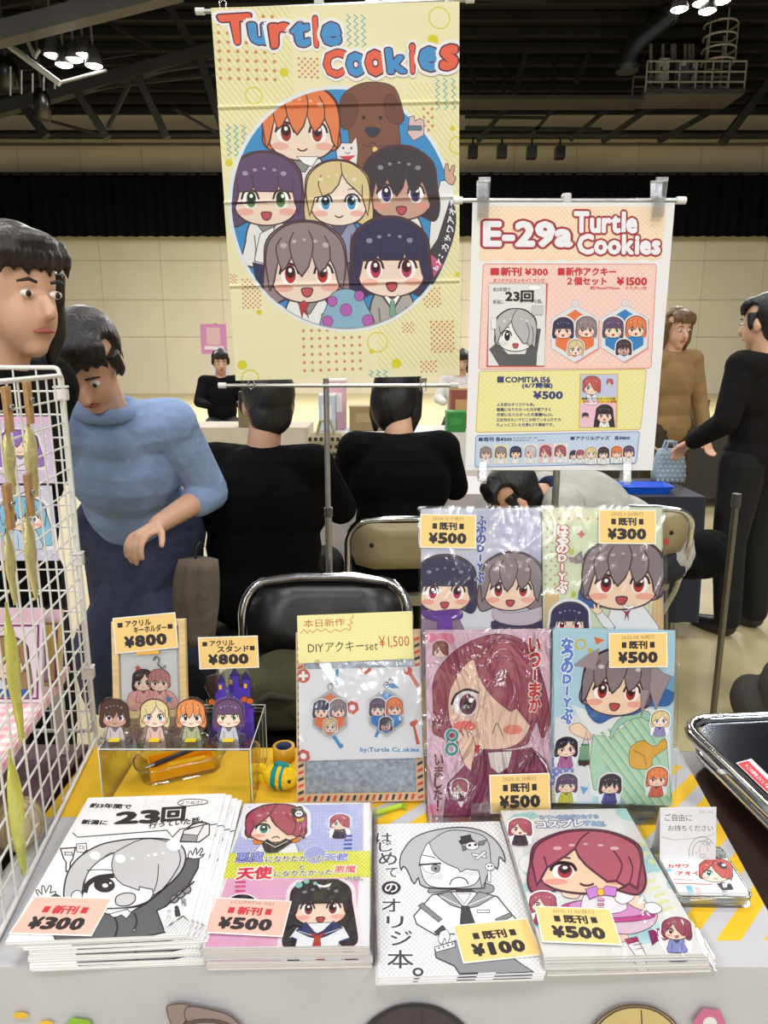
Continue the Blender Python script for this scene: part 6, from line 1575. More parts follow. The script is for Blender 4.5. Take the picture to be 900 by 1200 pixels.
def pile(proto, n, x, y, rot, zb, t_, fan, noun, group, jit=.0016, sd=1):
    rnd = random.Random(sd)
    for i in range(n):                                              # i = 0 is the topmost
        z = zb + (n - 1 - i) * t_
        k = min(i, fan[2])
        p = (x + fan[0] * k + (rnd.uniform(-jit, jit) if i else 0), y + fan[1] * k + (rnd.uniform(-jit, jit) if i else 0), z)
        r = (0, 0, rot + (rnd.uniform(-.012, .012) if i else 0))
        lab = '%s %s' % (ORD[i] if i else ORD[0], noun)
        if i == 0:
            proto.location = p; proto.rotation_euler = r; proto['label'] = lab; proto['group'] = group
        else: dup(proto, p, r, lab, group)
CT = TZ + .0015
b1 = booklet('booklet', '', art_manga(BWd + .012, BLn), .0034, (248, 248, 250), group='', w=BWd + .012, skin_mat='paper')
pile(b1, 13, -.318, .787, .055, CT, .0034, (.0052, .0012, 4), 'black and white manga booklet of the left front pile', 'black and white booklets of the left pile', sd=2)
b2 = booklet('booklet', '', art_duo(BWd, BLn), .0033, (246, 246, 248), sleeve='film')
pile(b2, 8, -.109, .791, .015, CT, .0037, (.0006, 0, 4), 'lilac and pink two girl booklet of the second front pile', 'lilac and pink booklets of the second pile', sd=3)
b3 = booklet('booklet', '', art_first(BWd, BLn), .0026, (232, 232, 234), skin_mat='paper')
pile(b3, 3, .08, .776, .038, CT, .0026, (-.0012, -.001, 2), 'grey dotted sailor blouse booklet of the thin third pile', 'grey dotted booklets of the third pile', jit=.0006, sd=4)
b4 = booklet('booklet', '', art_costume(BWd, BLn), .0038, (238, 238, 236), sleeve='film')
pile(b4, 5, .262, .788, .025, CT, .0043, (.0004, -.0008, 3), 'white booklet with rose haired costume figure, fourth front pile', 'white costume booklets of the fourth pile', sd=6)
z1, z2, z3, z4 = CT + 13 * .0034, CT + 8 * .0037 + .0012, CT + 3 * .0026, CT + 5 * .0043 + .0012

# ------------------------------------------------------------------ upright booklets on the clear two tier stand
N1, P1 = lean(12.5), at(577, 957, Y=.928)
P2 = Vector((0, 1.0736, 1.122)); N2 = lean(14)
def upright(quad, f, P, N, art_fn, label, t_, cover, sleeve, copies, group):
    q = [f(*p) for p in quad]
    M, w, h = rect_frame(q, P, N)
    art = art_fn(w, h)
    r = booklet('booklet', label, art, t_, cover, sleeve=sleeve, w=w, l=h, group=group)
    r.matrix_world = M @ Matrix.Translation((0, 0, -t_))
    for k in range(copies):
        c = dup(r, label=label.replace('front copy of', ('second copy of', 'third copy of')[k]).replace('in front', ''), group=group)
        c.matrix_world = M @ Matrix.Translation((.0035 * (k + 1), .0015 * (k + 1), -t_ - (t_ + .0022) * (k + 1)))
    return M, w, h
f5, f6, f7, f8 = crop(480, 590, 5.625), crop(630, 590, 5.625), crop(490, 730, 5.217), crop(640, 730, 5.456)
upright([(60, 40), (835, 35), (905, 1155), (95, 1160)], f5, P2, N2, art_winter, 'front copy of the lavender winter booklet, upper left of the book stand', .004, (206, 208, 222), 'film', 1, 'lavender booklets on the upper tier')
upright([(10, 40), (775, 35), (867, 1169), (59, 1167)], f6, P2, N2, art_spring, 'front copy of the pale green spring booklet, upper right of the book stand', .004, (226, 232, 214), 'film', 2, 'pale green booklets on the upper tier')
upright([(30, 60), (785, 50), (835, 1180), (75, 1190)], f7, P1, N1, art_kiss, 'front copy of the pink booklet in crinkled film, lower left of the book stand', .005, (228, 196, 214), 'crinkled_film', 1, 'pink booklets on the lower tier')
upright([(5, 55), (780, 50), (845, 1180), (60, 1140)], f8, P1, N1, art_summer, 'front copy of the light blue summer booklet, lower right of the book stand', .005, (186, 220, 234), 'film', 1, 'light blue booklets on the lower tier')
cx = at(645, 957, Y=.93).x
t = thing('book_stand', 'clear acrylic two tier stand holding the four upright booklets', 'book stand', (cx, .95, CT))
def plate(name, P, N, x0, x1, y0, y1, off, th_=.003):
    y = Vector((0, N.z, -N.y)); mb = MB()
    M = Matrix(((1, 0, N.x, P.x - cx), (0, y.y, N.y, P.y - .95), (0, y.z, N.z, P.z - CT), (0, 0, 0, 1)))
    mb.box(((x0 + x1) / 2 - P.x, (y0 + y1) / 2, off), (x1 - x0, y1 - y0, th_), WHITE, M=M)
    return mb.build(name, 'acrylic', t)
x0, x1 = at(500, 950, Y=.93).x, at(790, 950, Y=.93).x
plate('back_plate', P1, N1, x0, x1, .004, .2, -.0205)
plate('back_plate', P2, N2, x0 - .005, x1 + .01, -.24, -.03, -.0275)
for (xa, xb) in ((at(553, 945, Y=.92).x, at(612, 945, Y=.92).x), (at(700, 945, Y=.92).x, at(768, 945, Y=.92).x)):
    plate('front_lip', P1, N1, xa, xb, .001, .022, .006, .0025)
plate('front_lip', P2, N2, x0 + .02, x1 - .02, -.247, -.232, .006, .0025)
mb = MB(); mb.box(((x0 + x1) / 2 - cx, .06, .0018), (x1 - x0, .2, .003), WHITE); mb.build('base_plate', 'acrylic', t)
for xx in (x0 + .01, x1 - .01):
    mb = MB(); mb.beam((xx - cx, .05, .19), (xx - cx, .09, .2), .003, .02, WHITE); mb.beam((xx - cx, .15, .002), (xx - cx, .145, .36), .003, .02, WHITE); mb.build('strut', 'acrylic', t)

# ------------------------------------------------------------------ price cards
GOLD, PINK = (247, 210, 134), (250, 190, 176)
def price_card(quad, f, P, N, label, tagt, price, bg=GOLD, lift=.0006, **k):
    M, w, h = rect_frame([f(*p) for p in quad], P, N)
    o = sheet_mb(w, h, .0005, art_price(w, h, bg, tagt, price, **k), (250, 248, 242)).build('price_card', 'paper', M=M @ Matrix.Translation((0, 0, lift)))
    return tag(o, label, 'price card', 'price cards')
up = Vector((0, 0, 1))
price_card([(143, 602), (482, 612), (415, 778), (48, 768)], crop(0, 890, 3.75), Vector((0, 0, z1 + .0012)), up, 'pink 300 yen price card on the black and white manga pile', '新刊', '¥300', PINK, tag_ink=(204, 52, 58))
price_card([(118, 555), (466, 572), (447, 738), (78, 718)], crop(220, 910, 3.913), Vector((0, 0, z2 + .0008)), up, 'pink 500 yen price card with pencilled note on the lilac and pink pile', '新刊', '¥500', PINK, tag_ink=(204, 52, 58), date='(COMITIA156)')
price_card([(438, 710), (810, 665), (875, 860), (475, 895)], crop(430, 920, 4.286), Vector((0, 0, z3 + .0012)), up, 'orange 100 yen price card on the grey dotted booklet', '既刊', '¥100')
price_card([(127, 455), (378, 465), (420, 585), (160, 575)], crop(580, 900, 2.8125), Vector((0, 0, z4 + .0008)), up, 'orange 500 yen price card on the white costume booklet pile', '既刊', '¥500', date='2015.11.30発行')
price_card([(66, 70), (435, 75), (437, 298), (72, 290)], f5, P2, N2, 'orange 500 yen price card on the lavender winter booklet', '既刊', '¥500', date='2024.11.17発行', lift=.0035)
price_card([(388, 40), (770, 43), (780, 268), (408, 265)], f6, P2, N2, 'orange 300 yen price card on the pale green spring booklet', '既刊', '¥300', date='2025.7.20発行', lift=.0035)
price_card([(433, 925), (800, 910), (808, 1150), (440, 1160)], f7, P1, N1, 'orange 500 yen price card at the foot of the pink booklet in film', '既刊', '¥500', date='2025.10.13発行', lift=.0035)
price_card([(392, 65), (762, 55), (778, 282), (402, 282)], f8, P1, N1, 'orange 500 yen price card on the light blue summer booklet', '既刊', '¥500', date='2025.08.16発行', lift=.0035)

# ------------------------------------------------------------------ magnet board with the new charm set
NB, PB = lean(19), at(421, 940, Y=.962)
fb = crop(330, 700, 4.6154)
Mb, bw, bh = rect_frame([(350, 745), (493.6, 734), (497, 942), (345, 937)], PB, NB)
t = thing('magnet_board', 'steel magnet board in a wooden frame with airmail striped edge', 'board'); t.matrix_world = Mb
fr = .0125
mb = MB()
for c, d in (((-bw / 2 + fr / 2, 0, -.004), (fr, bh, .012)), ((bw / 2 - fr / 2, 0, -.004), (fr, bh, .012)), ((0, bh / 2 - fr / 2, -.004), (bw - 2 * fr, fr, .012)), ((0, -bh / 2 + fr / 2, -.004), (bw - 2 * fr, fr, .012))): mb.box(c, d, (206, 174, 138))
pts = 0
def dash(cx_, cy_, horizontal, col):
    a, b = (.0036, .0042); s = .0028
    q = [(-a, -b), (a * .2, -b), (a, b), (-a * .2, b)] if horizontal else [(-b, -a - s * .2), (b, -a + s), (b, a * .2 + s), (-b, a * .2 - s * .2)]
    mb.add([(cx_ + x, cy_ + y, .00215) for x, y in q], [(0, 1, 2, 3)], col)
k = 0; y = -bh / 2 + .006
while y < bh / 2 - .004:
    for sx in (-1, 1): dash(sx * (bw / 2 - fr / 2), y, False, ((196, 70, 56), (44, 50, 66))[k % 2])
    y += .0098; k += 1
k = 0; x = -bw / 2 + .018
while x < bw / 2 - .014:
    for sy in (-1, 1): dash(x, sy * (bh / 2 - fr / 2), True, ((196, 70, 56), (44, 50, 66))[k % 2])
    x += .0098; k += 1
mb.build('frame', 'wood', t)
mb = MB(); mb.box((0, 0, -.004), (bw - 2 * fr, bh - 2 * fr, .003), (150, 158, 168)); mb.build('steel_sheet', 'zinc', t)
mb = MB(); mb.beam((0, bh * .3, -.012), (0, -bh * .42, -.075), .03, .004, (190, 160, 126)); mb.build('easel_leg', 'wood', t)
M, w, h = rect_frame([fb(*p) for p in ((88, 102), (703, 70), (715, 335), (90, 352))], PB, NB)
A = Art([(0, 0), (625, 0), (628, 258), (0, 258)], w, h)
A.rect(0, 0, 628, 258, (240, 232, 164))
for k in range(1, 42): A.ln([(k * 15, 0), (k * 15, 258)], (228, 218, 146), 1.6)
for k in range(1, 18): A.ln([(0, k * 15), (628, k * 15)], (228, 218, 146), 1.6)
rd = (196, 66, 48)
A.txt('本日新作', (34, 24, 258, 66), rd, -.005); A.ln([(14, 98), (36, 78), (54, 98), (64, 80), (84, 96), (106, 76), (128, 92), (152, 78), (180, 100), (204, 82), (230, 96), (262, 80), (284, 92), (290, 70), (276, 60), (300, 52), (288, 36), (302, 22), (306, 6)], rd, 3)
A.txt('DIYアクキーset', [(54, 150), (436, 148), (432, 204), (54, 204)], INK, -.008); A.txt('¥1,500', [(440, 128), (606, 132), (606, 196), (444, 200)], rd, -.005)
o = sheet_mb(w, h, .0006, A, (240, 232, 164)).build('memo_card', 'paper', M=M @ Matrix.Translation((0, 0, .004)))
tag(o, 'pale yellow squared memo card with handwriting on top of the magnet board', 'memo card')
for (u, v), lab in (((195, 352), 'clear round magnet at the lower left of the yellow memo card'), ((640, 346), 'clear round magnet at the lower right of the yellow memo card')):
    p = hit(*fb(u, v), PB, NB); mt = Mb.copy(); mt.translation = p + NB * .003
    mb = MB(); mb.lathe([(0, 0), (.0042, 0), (.0042, .004), (.003, .0062), (0, .0064)], (206, 210, 214), 16); o = mb.build('magnet', 'acrylic', M=mt); tag(o, lab, 'magnet')
q = [(95, 385), (748, 375), (765, 860), (95, 885)]
M, w, h = rect_frame([fb(*p) for p in q], PB, NB)
A = Art(q, w, h)
A.poly(q, (240, 241, 244)); A.push(q)
rd, bl = (214, 92, 70), (74, 150, 204)
A.ell(122, 420, 38, 38, rd); A.rect(96, 412, 148, 428, WHITE); A.rect(114, 394, 130, 446, WHITE)
def nut(x, y, r, c): A.poly([(x + r * math.cos(R(a + 20)), y + r * math.sin(R(a + 20))) for a in range(0, 360, 60)], c); A.ell(x, y, r * .42, r * .42, WHITE)
nut(458, 380, 36, rd); nut(388, 592, 38, rd); nut(118, 858, 40, rd)
A.poly([(300, 385), (316, 385), (310, 470), (290, 470)], bl); A.poly([(276, 750), (296, 742), (332, 800), (318, 812)], bl); A.ell(324, 800, 14, 14, bl)
A.poly([(672, 392), (690, 384), (742, 470), (726, 482)], rd); A.ell(684, 398, 24, 22, rd); A.rect(668, 378, 682, 402, (240, 241, 244)); A.ell(734, 474, 13, 13, rd)
A.poly([(694, 672), (730, 655), (740, 668), (722, 690), (748, 786), (730, 790), (712, 696), (698, 690)], rd); A.poly([(560, 470), (610, 462), (640, 490), (600, 490)], bl); A.poly([(505, 750), (525, 700), (540, 710), (520, 755)], bl)
A.txt('by:Turtle Cookies', [(430, 808), (742, 806), (742, 834), (430, 838)], (70, 150, 205), .04)
A.pop()
o = sheet_mb(w, h, .0008, A, (240, 241, 244)).build('mount_card', 'paper', M=M @ Matrix.Translation((0, 0, .0045)))
tag(o, 'white mount card printed with red and blue tools on the magnet board', 'card')
def charm(qc, faces, c, lab):
    q = [fb(*p) for p in qc]
    M, w, h = rect_frame(q, PB, NB)
    t = thing('acrylic_charm', lab, 'keyring charm', group='hexagonal charms on the magnet board'); t.matrix_world = M @ Matrix.Translation((0, 0, .0072))
    A = Art([(-120, -135), (120, -135), (120, 135), (-120, 135)], w, h)
    hx = lambda k: [(118 * k * math.sin(R(a)) * .96, -132 * k * math.cos(R(a))) for a in range(0, 360, 60)]
    A.poly(hx(.84), c)
    for dx, dy, s, hc, ey, bg, sk in faces: chibi(A, dx, dy, s, hc, ey, bg, 'bob', 'open', skin=sk, halo=(238, 238, 242))
    mb = MB(); mb.prism([A.H(*p) for p in hx(1.0)], -.0012, .0012, WHITE); mb.build('acrylic_plate', 'acrylic', t)
    mb = MB(); A.emit(mb, z0=.0013); mb.build('printed_picture', 'gloss_print', t)
    mb = MB(); mb.tube([(.004 * math.cos(R(a)), h / 2 + .003 + .004 * math.sin(R(a)), .001) for a in range(0, 360, 30)], .0007, (205, 206, 208), 6, closed=True); mb.tube([(0, h / 2 + .006, .001), (.006, h / 2 + .012, .002), (.012, h / 2 + .009, .002)], .0013, (205, 206, 208), 6); mb.build('metal_clasp', 'chrome', t)
sk, dk = (252, 228, 210), (206, 166, 150)
charm([(148, 490), (380, 490), (380, 765), (148, 765)], ((2, 68, 34, BLOND, (74, 150, 200), 'part', sk), (-48, -18, 44, NAVY, PINKEYE, 'blunt', sk), (46, -22, 44, MAUVE, REDEYE, 'zig', sk)), (232, 124, 70), 'hexagonal charm with orange centre at the left of the mount card')
charm([(450, 480), (682, 480), (682, 755), (450, 755)], ((-2, 68, 34, BLK, (96, 84, 150), 'zig', dk), (-47, -18, 44, PURP, (110, 150, 90), 'blunt', sk), (46, -22, 44, ORNG, (168, 60, 50), 'zig', sk)), (52, 130, 200), 'hexagonal charm with blue centre at the right of the mount card')
M, w, h = rect_frame([fb(*p) for p in ((88, 352), (752, 342), (768, 866), (90, 892))], PB, NB)
mb = MB(); mb.add([(-w / 2, -h / 2, 0), (w / 2, -h / 2, 0), (w / 2, h / 2, 0), (-w / 2, h / 2, 0)], [(0, 1, 2, 3)], WHITE); mb.add([(-w / 2, -h / 2, -.0005), (w / 2, -h / 2, -.0005), (w / 2, h / 2, -.0005), (-w / 2, h / 2, -.0005)], [(3, 2, 1, 0)], WHITE)
o = mb.build('plastic_bag', 'film', M=M @ Matrix.Translation((0, 0, .0106))); tag(o, 'clear plastic bag around the white mount card and its charms', 'bag')
# lime green pen under the board
a, b = at(446, 951, Z=CT + .004), at(470, 944, Z=CT + .004)
t = thing('pen', 'lime green pen lying below the magnet board', 'pen', a); v = b - a
mb = MB(); mb.tube([v * -1.1, v], .004, (176, 206, 52), 10); mb.build('barrel', 'plastic', t)
mb = MB(); mb.tube([v, v * 1.12 + Vector((0, .002, 0)), v * 1.15 + Vector((.001, -.008, 0))], .0028, (150, 180, 40), 8); mb.build('clip', 'plastic', t)

# ------------------------------------------------------------------ acrylic riser, figures and price signs at left
ra, rb = at(115, 878, Y=.95), at(293, 877, Y=.95)
rz = ra.z - CT; rw = rb.x - ra.x; rx0 = (ra.x + rb.x) / 2
t = thing('acrylic_riser', 'clear acrylic riser carrying the row of little acrylic figures', 'display riser', (rx0, .95, CT))
mb = MB(); mb.box((0, .068, rz - .0015), (rw, .136, .003), WHITE); mb.build('top_plate', 'acrylic', t)
for s_ in (-1, 1):
    mb = MB(); mb.box((s_ * (rw / 2 - .0015), .068, (rz - .003) / 2), (.003, .136, rz - .003), WHITE); mb.build('side_plate', 'acrylic', t)
    mb = MB(); mb.tube([(s_ * rw / 2, 0, 0), (s_ * rw / 2, 0, rz), (s_ * rw / 2, .136, rz), (s_ * rw / 2, .136, 0)], .0008, (216, 226, 224), 6); mb.build('edge_highlight', 'edge_glint', t)  # thin pale tubes paint the highlight along the clear edges
mb = MB(); mb.tube([(-rw / 2, 0, rz), (rw / 2, 0, rz)], .0009, (216, 226, 224), 6); mb.tube([(-rw / 2, .136, rz), (rw / 2, .136, rz)], .0008, (216, 226, 224), 6); mb.build('edge_highlight', 'edge_glint', t)
RT = CT + rz
def standee(px, bc, hc, ey, bg, sk, lab, Y=.975):
    c = at(px, 840, Y=Y)
    t = thing('acrylic_figure', lab, 'acrylic stand', (c.x, Y, RT), group='acrylic figures on the clear riser')
    w = .052
    mb = MB(); mb.lathe([(0, 0), (.0245, 0), (.0255, .0012), (.0255, .0024), (.0245, .003), (0, .003)], WHITE, 28); mb.build('base_disc', 'acrylic', t)
    mb = MB(); mb.box((0, -.004, .0032), (.016, .012, .0005), (246, 214, 40)); mb.build('yellow_sticker', 'paper', t)
    A = Art([(-1.5, -1.6), (1.5, -1.6), (1.5, 2.0), (-1.5, 2.0)], w * 1.12, w * 1.12 * 1.2)
    chibi(A, 0, 0, 1.06, hc, ey, bg, 'bob', 'smile', skin=sk, lw=.05, body=bc, collar=tuple(int(v * .6) for v in bc))
    T = Matrix.Translation((0, .004, w * 1.12 * .6 - .002)) @ Matrix.Rotation(R(82), 4, 'X')
    out = smooth_pts([(-1.24, .1), (-1.15, -.9), (-.6, -1.42), (0, -1.52), (.6, -1.42), (1.15, -.9), (1.24, .1), (1.2, .85), (.85, 1.2), (.85, 1.95), (-.85, 1.95), (-.85, 1.2), (-1.2, .85)], 3)
    mb = MB(); mb.prism([A.H(*p) for p in out], -.0028, -.0001, WHITE, M=T); mb.build('clear_edge', 'acrylic', t)
    mb = MB(); A.emit(mb, M=T); mb.build('printed_figure', 'gloss_print', t)
standee(133, (206, 196, 204), (84, 60, 58), (110, 90, 150), 'zig', dk, 'acrylic figure with dark brown hair, first on the clear riser')
standee(180, (226, 190, 190), (232, 214, 160), (110, 160, 190), 'part', sk, 'acrylic figure with blond hair, second on the clear riser')
standee(223, (176, 184, 150), (238, 150, 92), (90, 60, 50), 'zig', sk, 'acrylic figure with orange hair, third on the clear riser')
standee(267, (204, 206, 222), (104, 74, 116), (120, 160, 70), 'blunt', sk, 'acrylic figure with purple hair, fourth on the clear riser')
# wooden frame with the bagged keyring
f3 = crop(90, 700, 3.3333)
NF = lean(14); PF = Vector((0, 1.045, RT))
M, w, h = rect_frame([f3(*p) for p in ((140, 130), (432, 122), (428, 500), (144, 512))], PF, NF)
M.translation += Vector((0, 0, max(0, RT + .001 - (M @ Vector((0, -h / 2, 0))).z)))
t = thing('wooden_frame', 'pale wooden picture frame leaning behind the acrylic figures', 'picture frame'); t.matrix_world = M
fw = .011; mb = MB()
for c, d in (((-w / 2 + fw / 2, 0, -.004), (fw, h, .012)), ((w / 2 - fw / 2, 0, -.004), (fw, h, .012)), ((0, h / 2 - fw / 2, -.004), (w - 2 * fw, fw, .012)), ((0, -h / 2 + fw / 2, -.004), (w - 2 * fw, fw, .012))): mb.box(c, d, (226, 196, 144))
mb.build('moulding', 'wood', t, bevel=.0015)
mb = MB(); mb.box((0, 0, -.006), (w - 2 * fw, h - 2 * fw, .003), (176, 178, 178)); mb.build('back_board', 'board', t)
mb = MB(); mb.beam((0, h * .25, -.01), (0, -h * .47, -.055), .02, .003, (210, 180, 130)); mb.build('easel_leg', 'wood', t)
q = [(172, 215), (398, 200), (390, 480), (178, 480)]
M2, w2, h2 = rect_frame([f3(*p) for p in q], PF, NF)
A = Art(q, w2, h2); A.poly(q, (222, 225, 228)); A.push(q)
A.sp([(205, 380), (260, 365), (330, 365), (380, 385), (375, 440), (210, 440)], (238, 178, 178), (110, 70, 76), 2)
chibi(A, 258, 335, 40, (60, 46, 52), (120, 60, 60), 'part', 'bob', 'smile', body=(238, 178, 178)); chibi(A, 322, 335, 42, (196, 130, 128), (120, 60, 60), 'zig', 'short', 'smile', body=(238, 178, 178))
A.pop()
def star(x, y, r, c): A.poly([(x + (r if k % 2 == 0 else r * .45) * math.sin(R(k * 36)), y - (r if k % 2 == 0 else r * .45) * math.cos(R(k * 36))) for k in range(10)], c)
star(238, 280, 14, (214, 76, 64)); star(356, 402, 17, (70, 150, 200)); star(215, 415, 12, (236, 214, 140))
t = thing('keyring_pack', 'bagged keyring with two cuddling figures held in the wooden frame', 'keyring', group=None); t.matrix_world = M2 @ Matrix.Translation((0, 0, .0005))
sheet_mb(w2, h2, .0008, A, (222, 225, 228)).build('printed_card', 'gloss_print', t)
mb = MB(); mb.add([(-w2 / 2, -h2 / 2, .004), (w2 / 2, -h2 / 2, .004), (w2 / 2, h2 / 2, .004), (-w2 / 2, h2 / 2, .004)], [(0, 1, 2, 3)], WHITE); mb.build('plastic_bag', 'film', t)
mb = MB(); mb.tube([(.008, h2 * .36, .002), (.012, h2 * .42, .003), (.018, h2 * .38, .003), (.015, h2 * .3, .003), (.022, h2 * .24, .003), (.027, h2 * .28, .003)], .0012, (120, 116, 108), 6); mb.build('metal_clasp', 'steel', t)
M, w, h = rect_frame([f3(*p) for p in ((236, 202), (326, 198), (326, 218), (238, 222))], PF, NF)
mb = MB(); mb.box((0, 0, 0), (w, h, .0004), (246, 182, 74)); o = mb.build('tape_strip', 'paper', M=M @ Matrix.Translation((0, 0, .0065))); tag(o, 'short orange tape strip at the top of the wooden frame', 'tape')
price_card([(145, 80), (390, 55), (402, 195), (160, 217)], f3, PF, NF, 'orange 800 yen keyring price card on top of the wooden frame', None, '¥800', lines=('アクリル', 'キーホルダー'), lift=.0078)
# purple castle stand with its price card
NC = lean(6); PC = Vector((0, 1.03, RT))
q = [(498, 275), (700, 275), (700, 560), (498, 560)]
M, w, h = rect_frame([f3(*p) for p in q], PC, NC)
A = Art(q, w, h)
pu, pd = (86, 62, 176), (54, 40, 112)
out = [(505, 400), (520, 390), (500, 350), (512, 310), (545, 300), (552, 276), (580, 270), (650, 268), (672, 290), (690, 330), (698, 370), (690, 400), (700, 425), (690, 450), (690, 545), (505, 545), (512, 450)]
castle = [(540, 545), (540, 380), (552, 360), (550, 330), (566, 300), (580, 330), (580, 350), (600, 350), (604, 300), (618, 276), (634, 300), (638, 350), (648, 350), (650, 310), (662, 288), (678, 320), (680, 390), (685, 545)]
A.poly(castle, pu, (40, 30, 70), 2); A.poly([(566, 300), (548, 332), (584, 332)], pd); A.poly([(618, 276), (598, 308), (642, 308)], pd); A.poly([(662, 288), (644, 322), (684, 322)], pd)
for x, y in ((604, 330), (562, 350), (660, 345)): A.rrect(x - 6, y - 10, x + 7, y + 10, 4, (240, 190, 80), (40, 30, 70), 1.5)
A.poly([(505, 545), (540, 440), (690, 430), (692, 545)], (104, 62, 190), (50, 36, 90), 2)
for x, y in ((528, 408), (655, 398), (676, 404)): A.ell(x, y, 14, 12, (226, 112, 50), (90, 40, 20), 2); A.rect(x - 2, y - 18, x + 2, y - 10, (70, 100, 50))
t = thing('acrylic_castle', 'purple castle acrylic stand with pumpkins behind the figures', 'acrylic stand'); t.matrix_world = M
mb = MB(); mb.prism([A.H(*p) for p in out], -.003, -.0001, (70, 66, 80)); mb.build('clear_edge', 'acrylic', t)
mb = MB(); A.emit(mb); mb.build('printed_castle', 'gloss_print', t)
mb = MB(); mb.box((0, -h / 2 + .0035, 0), (w * .8, .003, .04), WHITE); mb.build('base_plate', 'acrylic', t)
price_card([(473, 155), (707, 150), (712, 273), (480, 282)], f3, Vector((0, 1.02, RT)), lean(8), 'orange 800 yen price card propped above the purple castle', None, '¥800', lines=('アクリル', 'スタンド'))
a = at(267, 790, Y=1.028)
t = thing('card_holder', 'thin clear card holder standing behind the purple castle', 'holder', (a.x, 1.034, RT))
mb = MB(); mb.box((0, 0, .05), (.012, .002, .1), WHITE); mb.build('stem', 'acrylic', t)
mb = MB(); mb.box((0, .008, .0015), (.03, .022, .003), WHITE); mb.build('foot', 'acrylic', t)
# yellow tray with a pen inside a clear dish, under the riser
a = at(212, 905, Z=CT)
t = thing('clear_dish', 'clear plastic dish under the acrylic riser', 'dish', (a.x, a.y + .005, CT), (0, 0, R(24)))
mb = MB(); o1 = rr(-.072, -.036, .072, .036, .03, 6); i1 = rr(-.062, -.028, .062, .028, .026, 6); n = len(o1)
mb.add([(x, y, 0) for x, y in i1] + [(x, y, .03) for x, y in o1], [tuple(range(n))] + [(i, (i + 1) % n, n + (i + 1) % n, n + i) for i in range(n)], WHITE, smooth=True); mb.build('bowl', 'acrylic', t)
mb = MB(); mb.tube([(x, y, .03) for x, y in o1], .0015, WHITE, 6, closed=True); mb.build('rim', 'acrylic', t)
t = thing('card_tray', 'open orange yellow card tray inside the clear dish', 'tray', (a.x, a.y + .005, CT + .004), (0, 0, R(24)))
mb = MB(); mb.box((0, 0, .0015), (.1, .044, .003), (250, 176, 10))
for s_ in (-1, 1): mb.box((0, s_ * .0215, .012), (.1, .0018, .02), (250, 176, 10)); mb.box((s_ * .0492, 0, .012), (.0018, .042, .02), (250, 176, 10))
mb.build('tray_body', 'plastic', t); mb = MB(); mb.box((.01, 0, .0045), (.06, .034, .002), (252, 214, 40)); mb.build('label_sheet', 'paper', t)
t = thing('pen', 'dark capped pen lying across the orange yellow tray', 'pen', (a.x - .004, a.y + .004, CT + .0285), (0, R(-3), R(38)))
mb = MB(); mb.tube([(-.04, 0, 0), (.045, 0, 0)], .0042, (58, 54, 56), 10); mb.build('barrel', 'plastic', t); mb = MB(); mb.tube([(-.054, 0, 0), (-.04, 0, 0)], [.0012, .004], (150, 150, 152), 10); mb.build('tip', 'steel', t); mb = MB(); mb.box((.025, 0, .005), (.035, .0025, .0015), (150, 150, 152)); mb.build('clip', 'steel', t)
# roll of tape and the knitted fish
a = at(332, 893, Z=CT)
t = thing('tape_roll', 'roll of amber tape standing behind the knitted fish', 'tape', (a.x, a.y + .01, CT))
mb = MB(); mb.lathe([(.0135, 0), (.0185, 0), (.0185, .024), (.0135, .024)], (222, 168, 44), 28); mb.build('tape', 'plastic', t); mb = MB(); mb.lathe([(.0136, .0005), (.0136, .0235), (.012, .0235), (.012, .0005), (.0136, .0005)], (46, 56, 96), 28); mb.build('core', 'board', t)
a = at(327, 930, Z=CT)
t = thing('knitted_fish', 'yellow crocheted fish with a teal band beside the magnet board', 'toy', (a.x + .003, a.y + .015, CT), (0, 0, R(-14)))
def knit(name, x0, x1, col):
    mb = MB(); prof = []
    n = max(3, int((x1 - x0) / .0022))
    for k in range(n * 3 + 1):
        x = x0 + (x1 - x0) * k / (n * 3); u = x / .03
        prof.append((max(.0005, .0195 * math.sqrt(max(0, 1 - u * u)) + .0011 * math.sin(k * 2 * math.pi / 3)), x))
    mb.lathe(prof, col, 26, M=Matrix.Translation((0, 0, .0198)) @ Matrix.Rotation(R(90), 4, 'Y')); return mb.build(name, 'yarn', t)
knit('body', -.0295, -.013, (240, 200, 30)); knit('teal_band', -.013, -.004, (20, 150, 150)); knit('body', -.004, .002, (240, 200, 30)); knit('teal_band', .002, .0065, (20, 150, 150)); knit('body', .0065, .0295, (240, 200, 30))
mb = MB(); mb.ball((.018, -.0155, .0235), .0028, (26, 22, 22), 10); mb.build('eye', 'plastic', t)
for s_ in (-1, 1):
    mb = MB(); mb.ball((-.033, 0, .02 + s_ * .009), (.0085, .004, .009), (240, 200, 30), 12); mb.build('tail_fin', 'yarn', t)
mb = MB(); mb.ball((0, 0, .04), (.013, .003, .006), (20, 150, 150), 12); mb.build('back_fin', 'yarn', t)

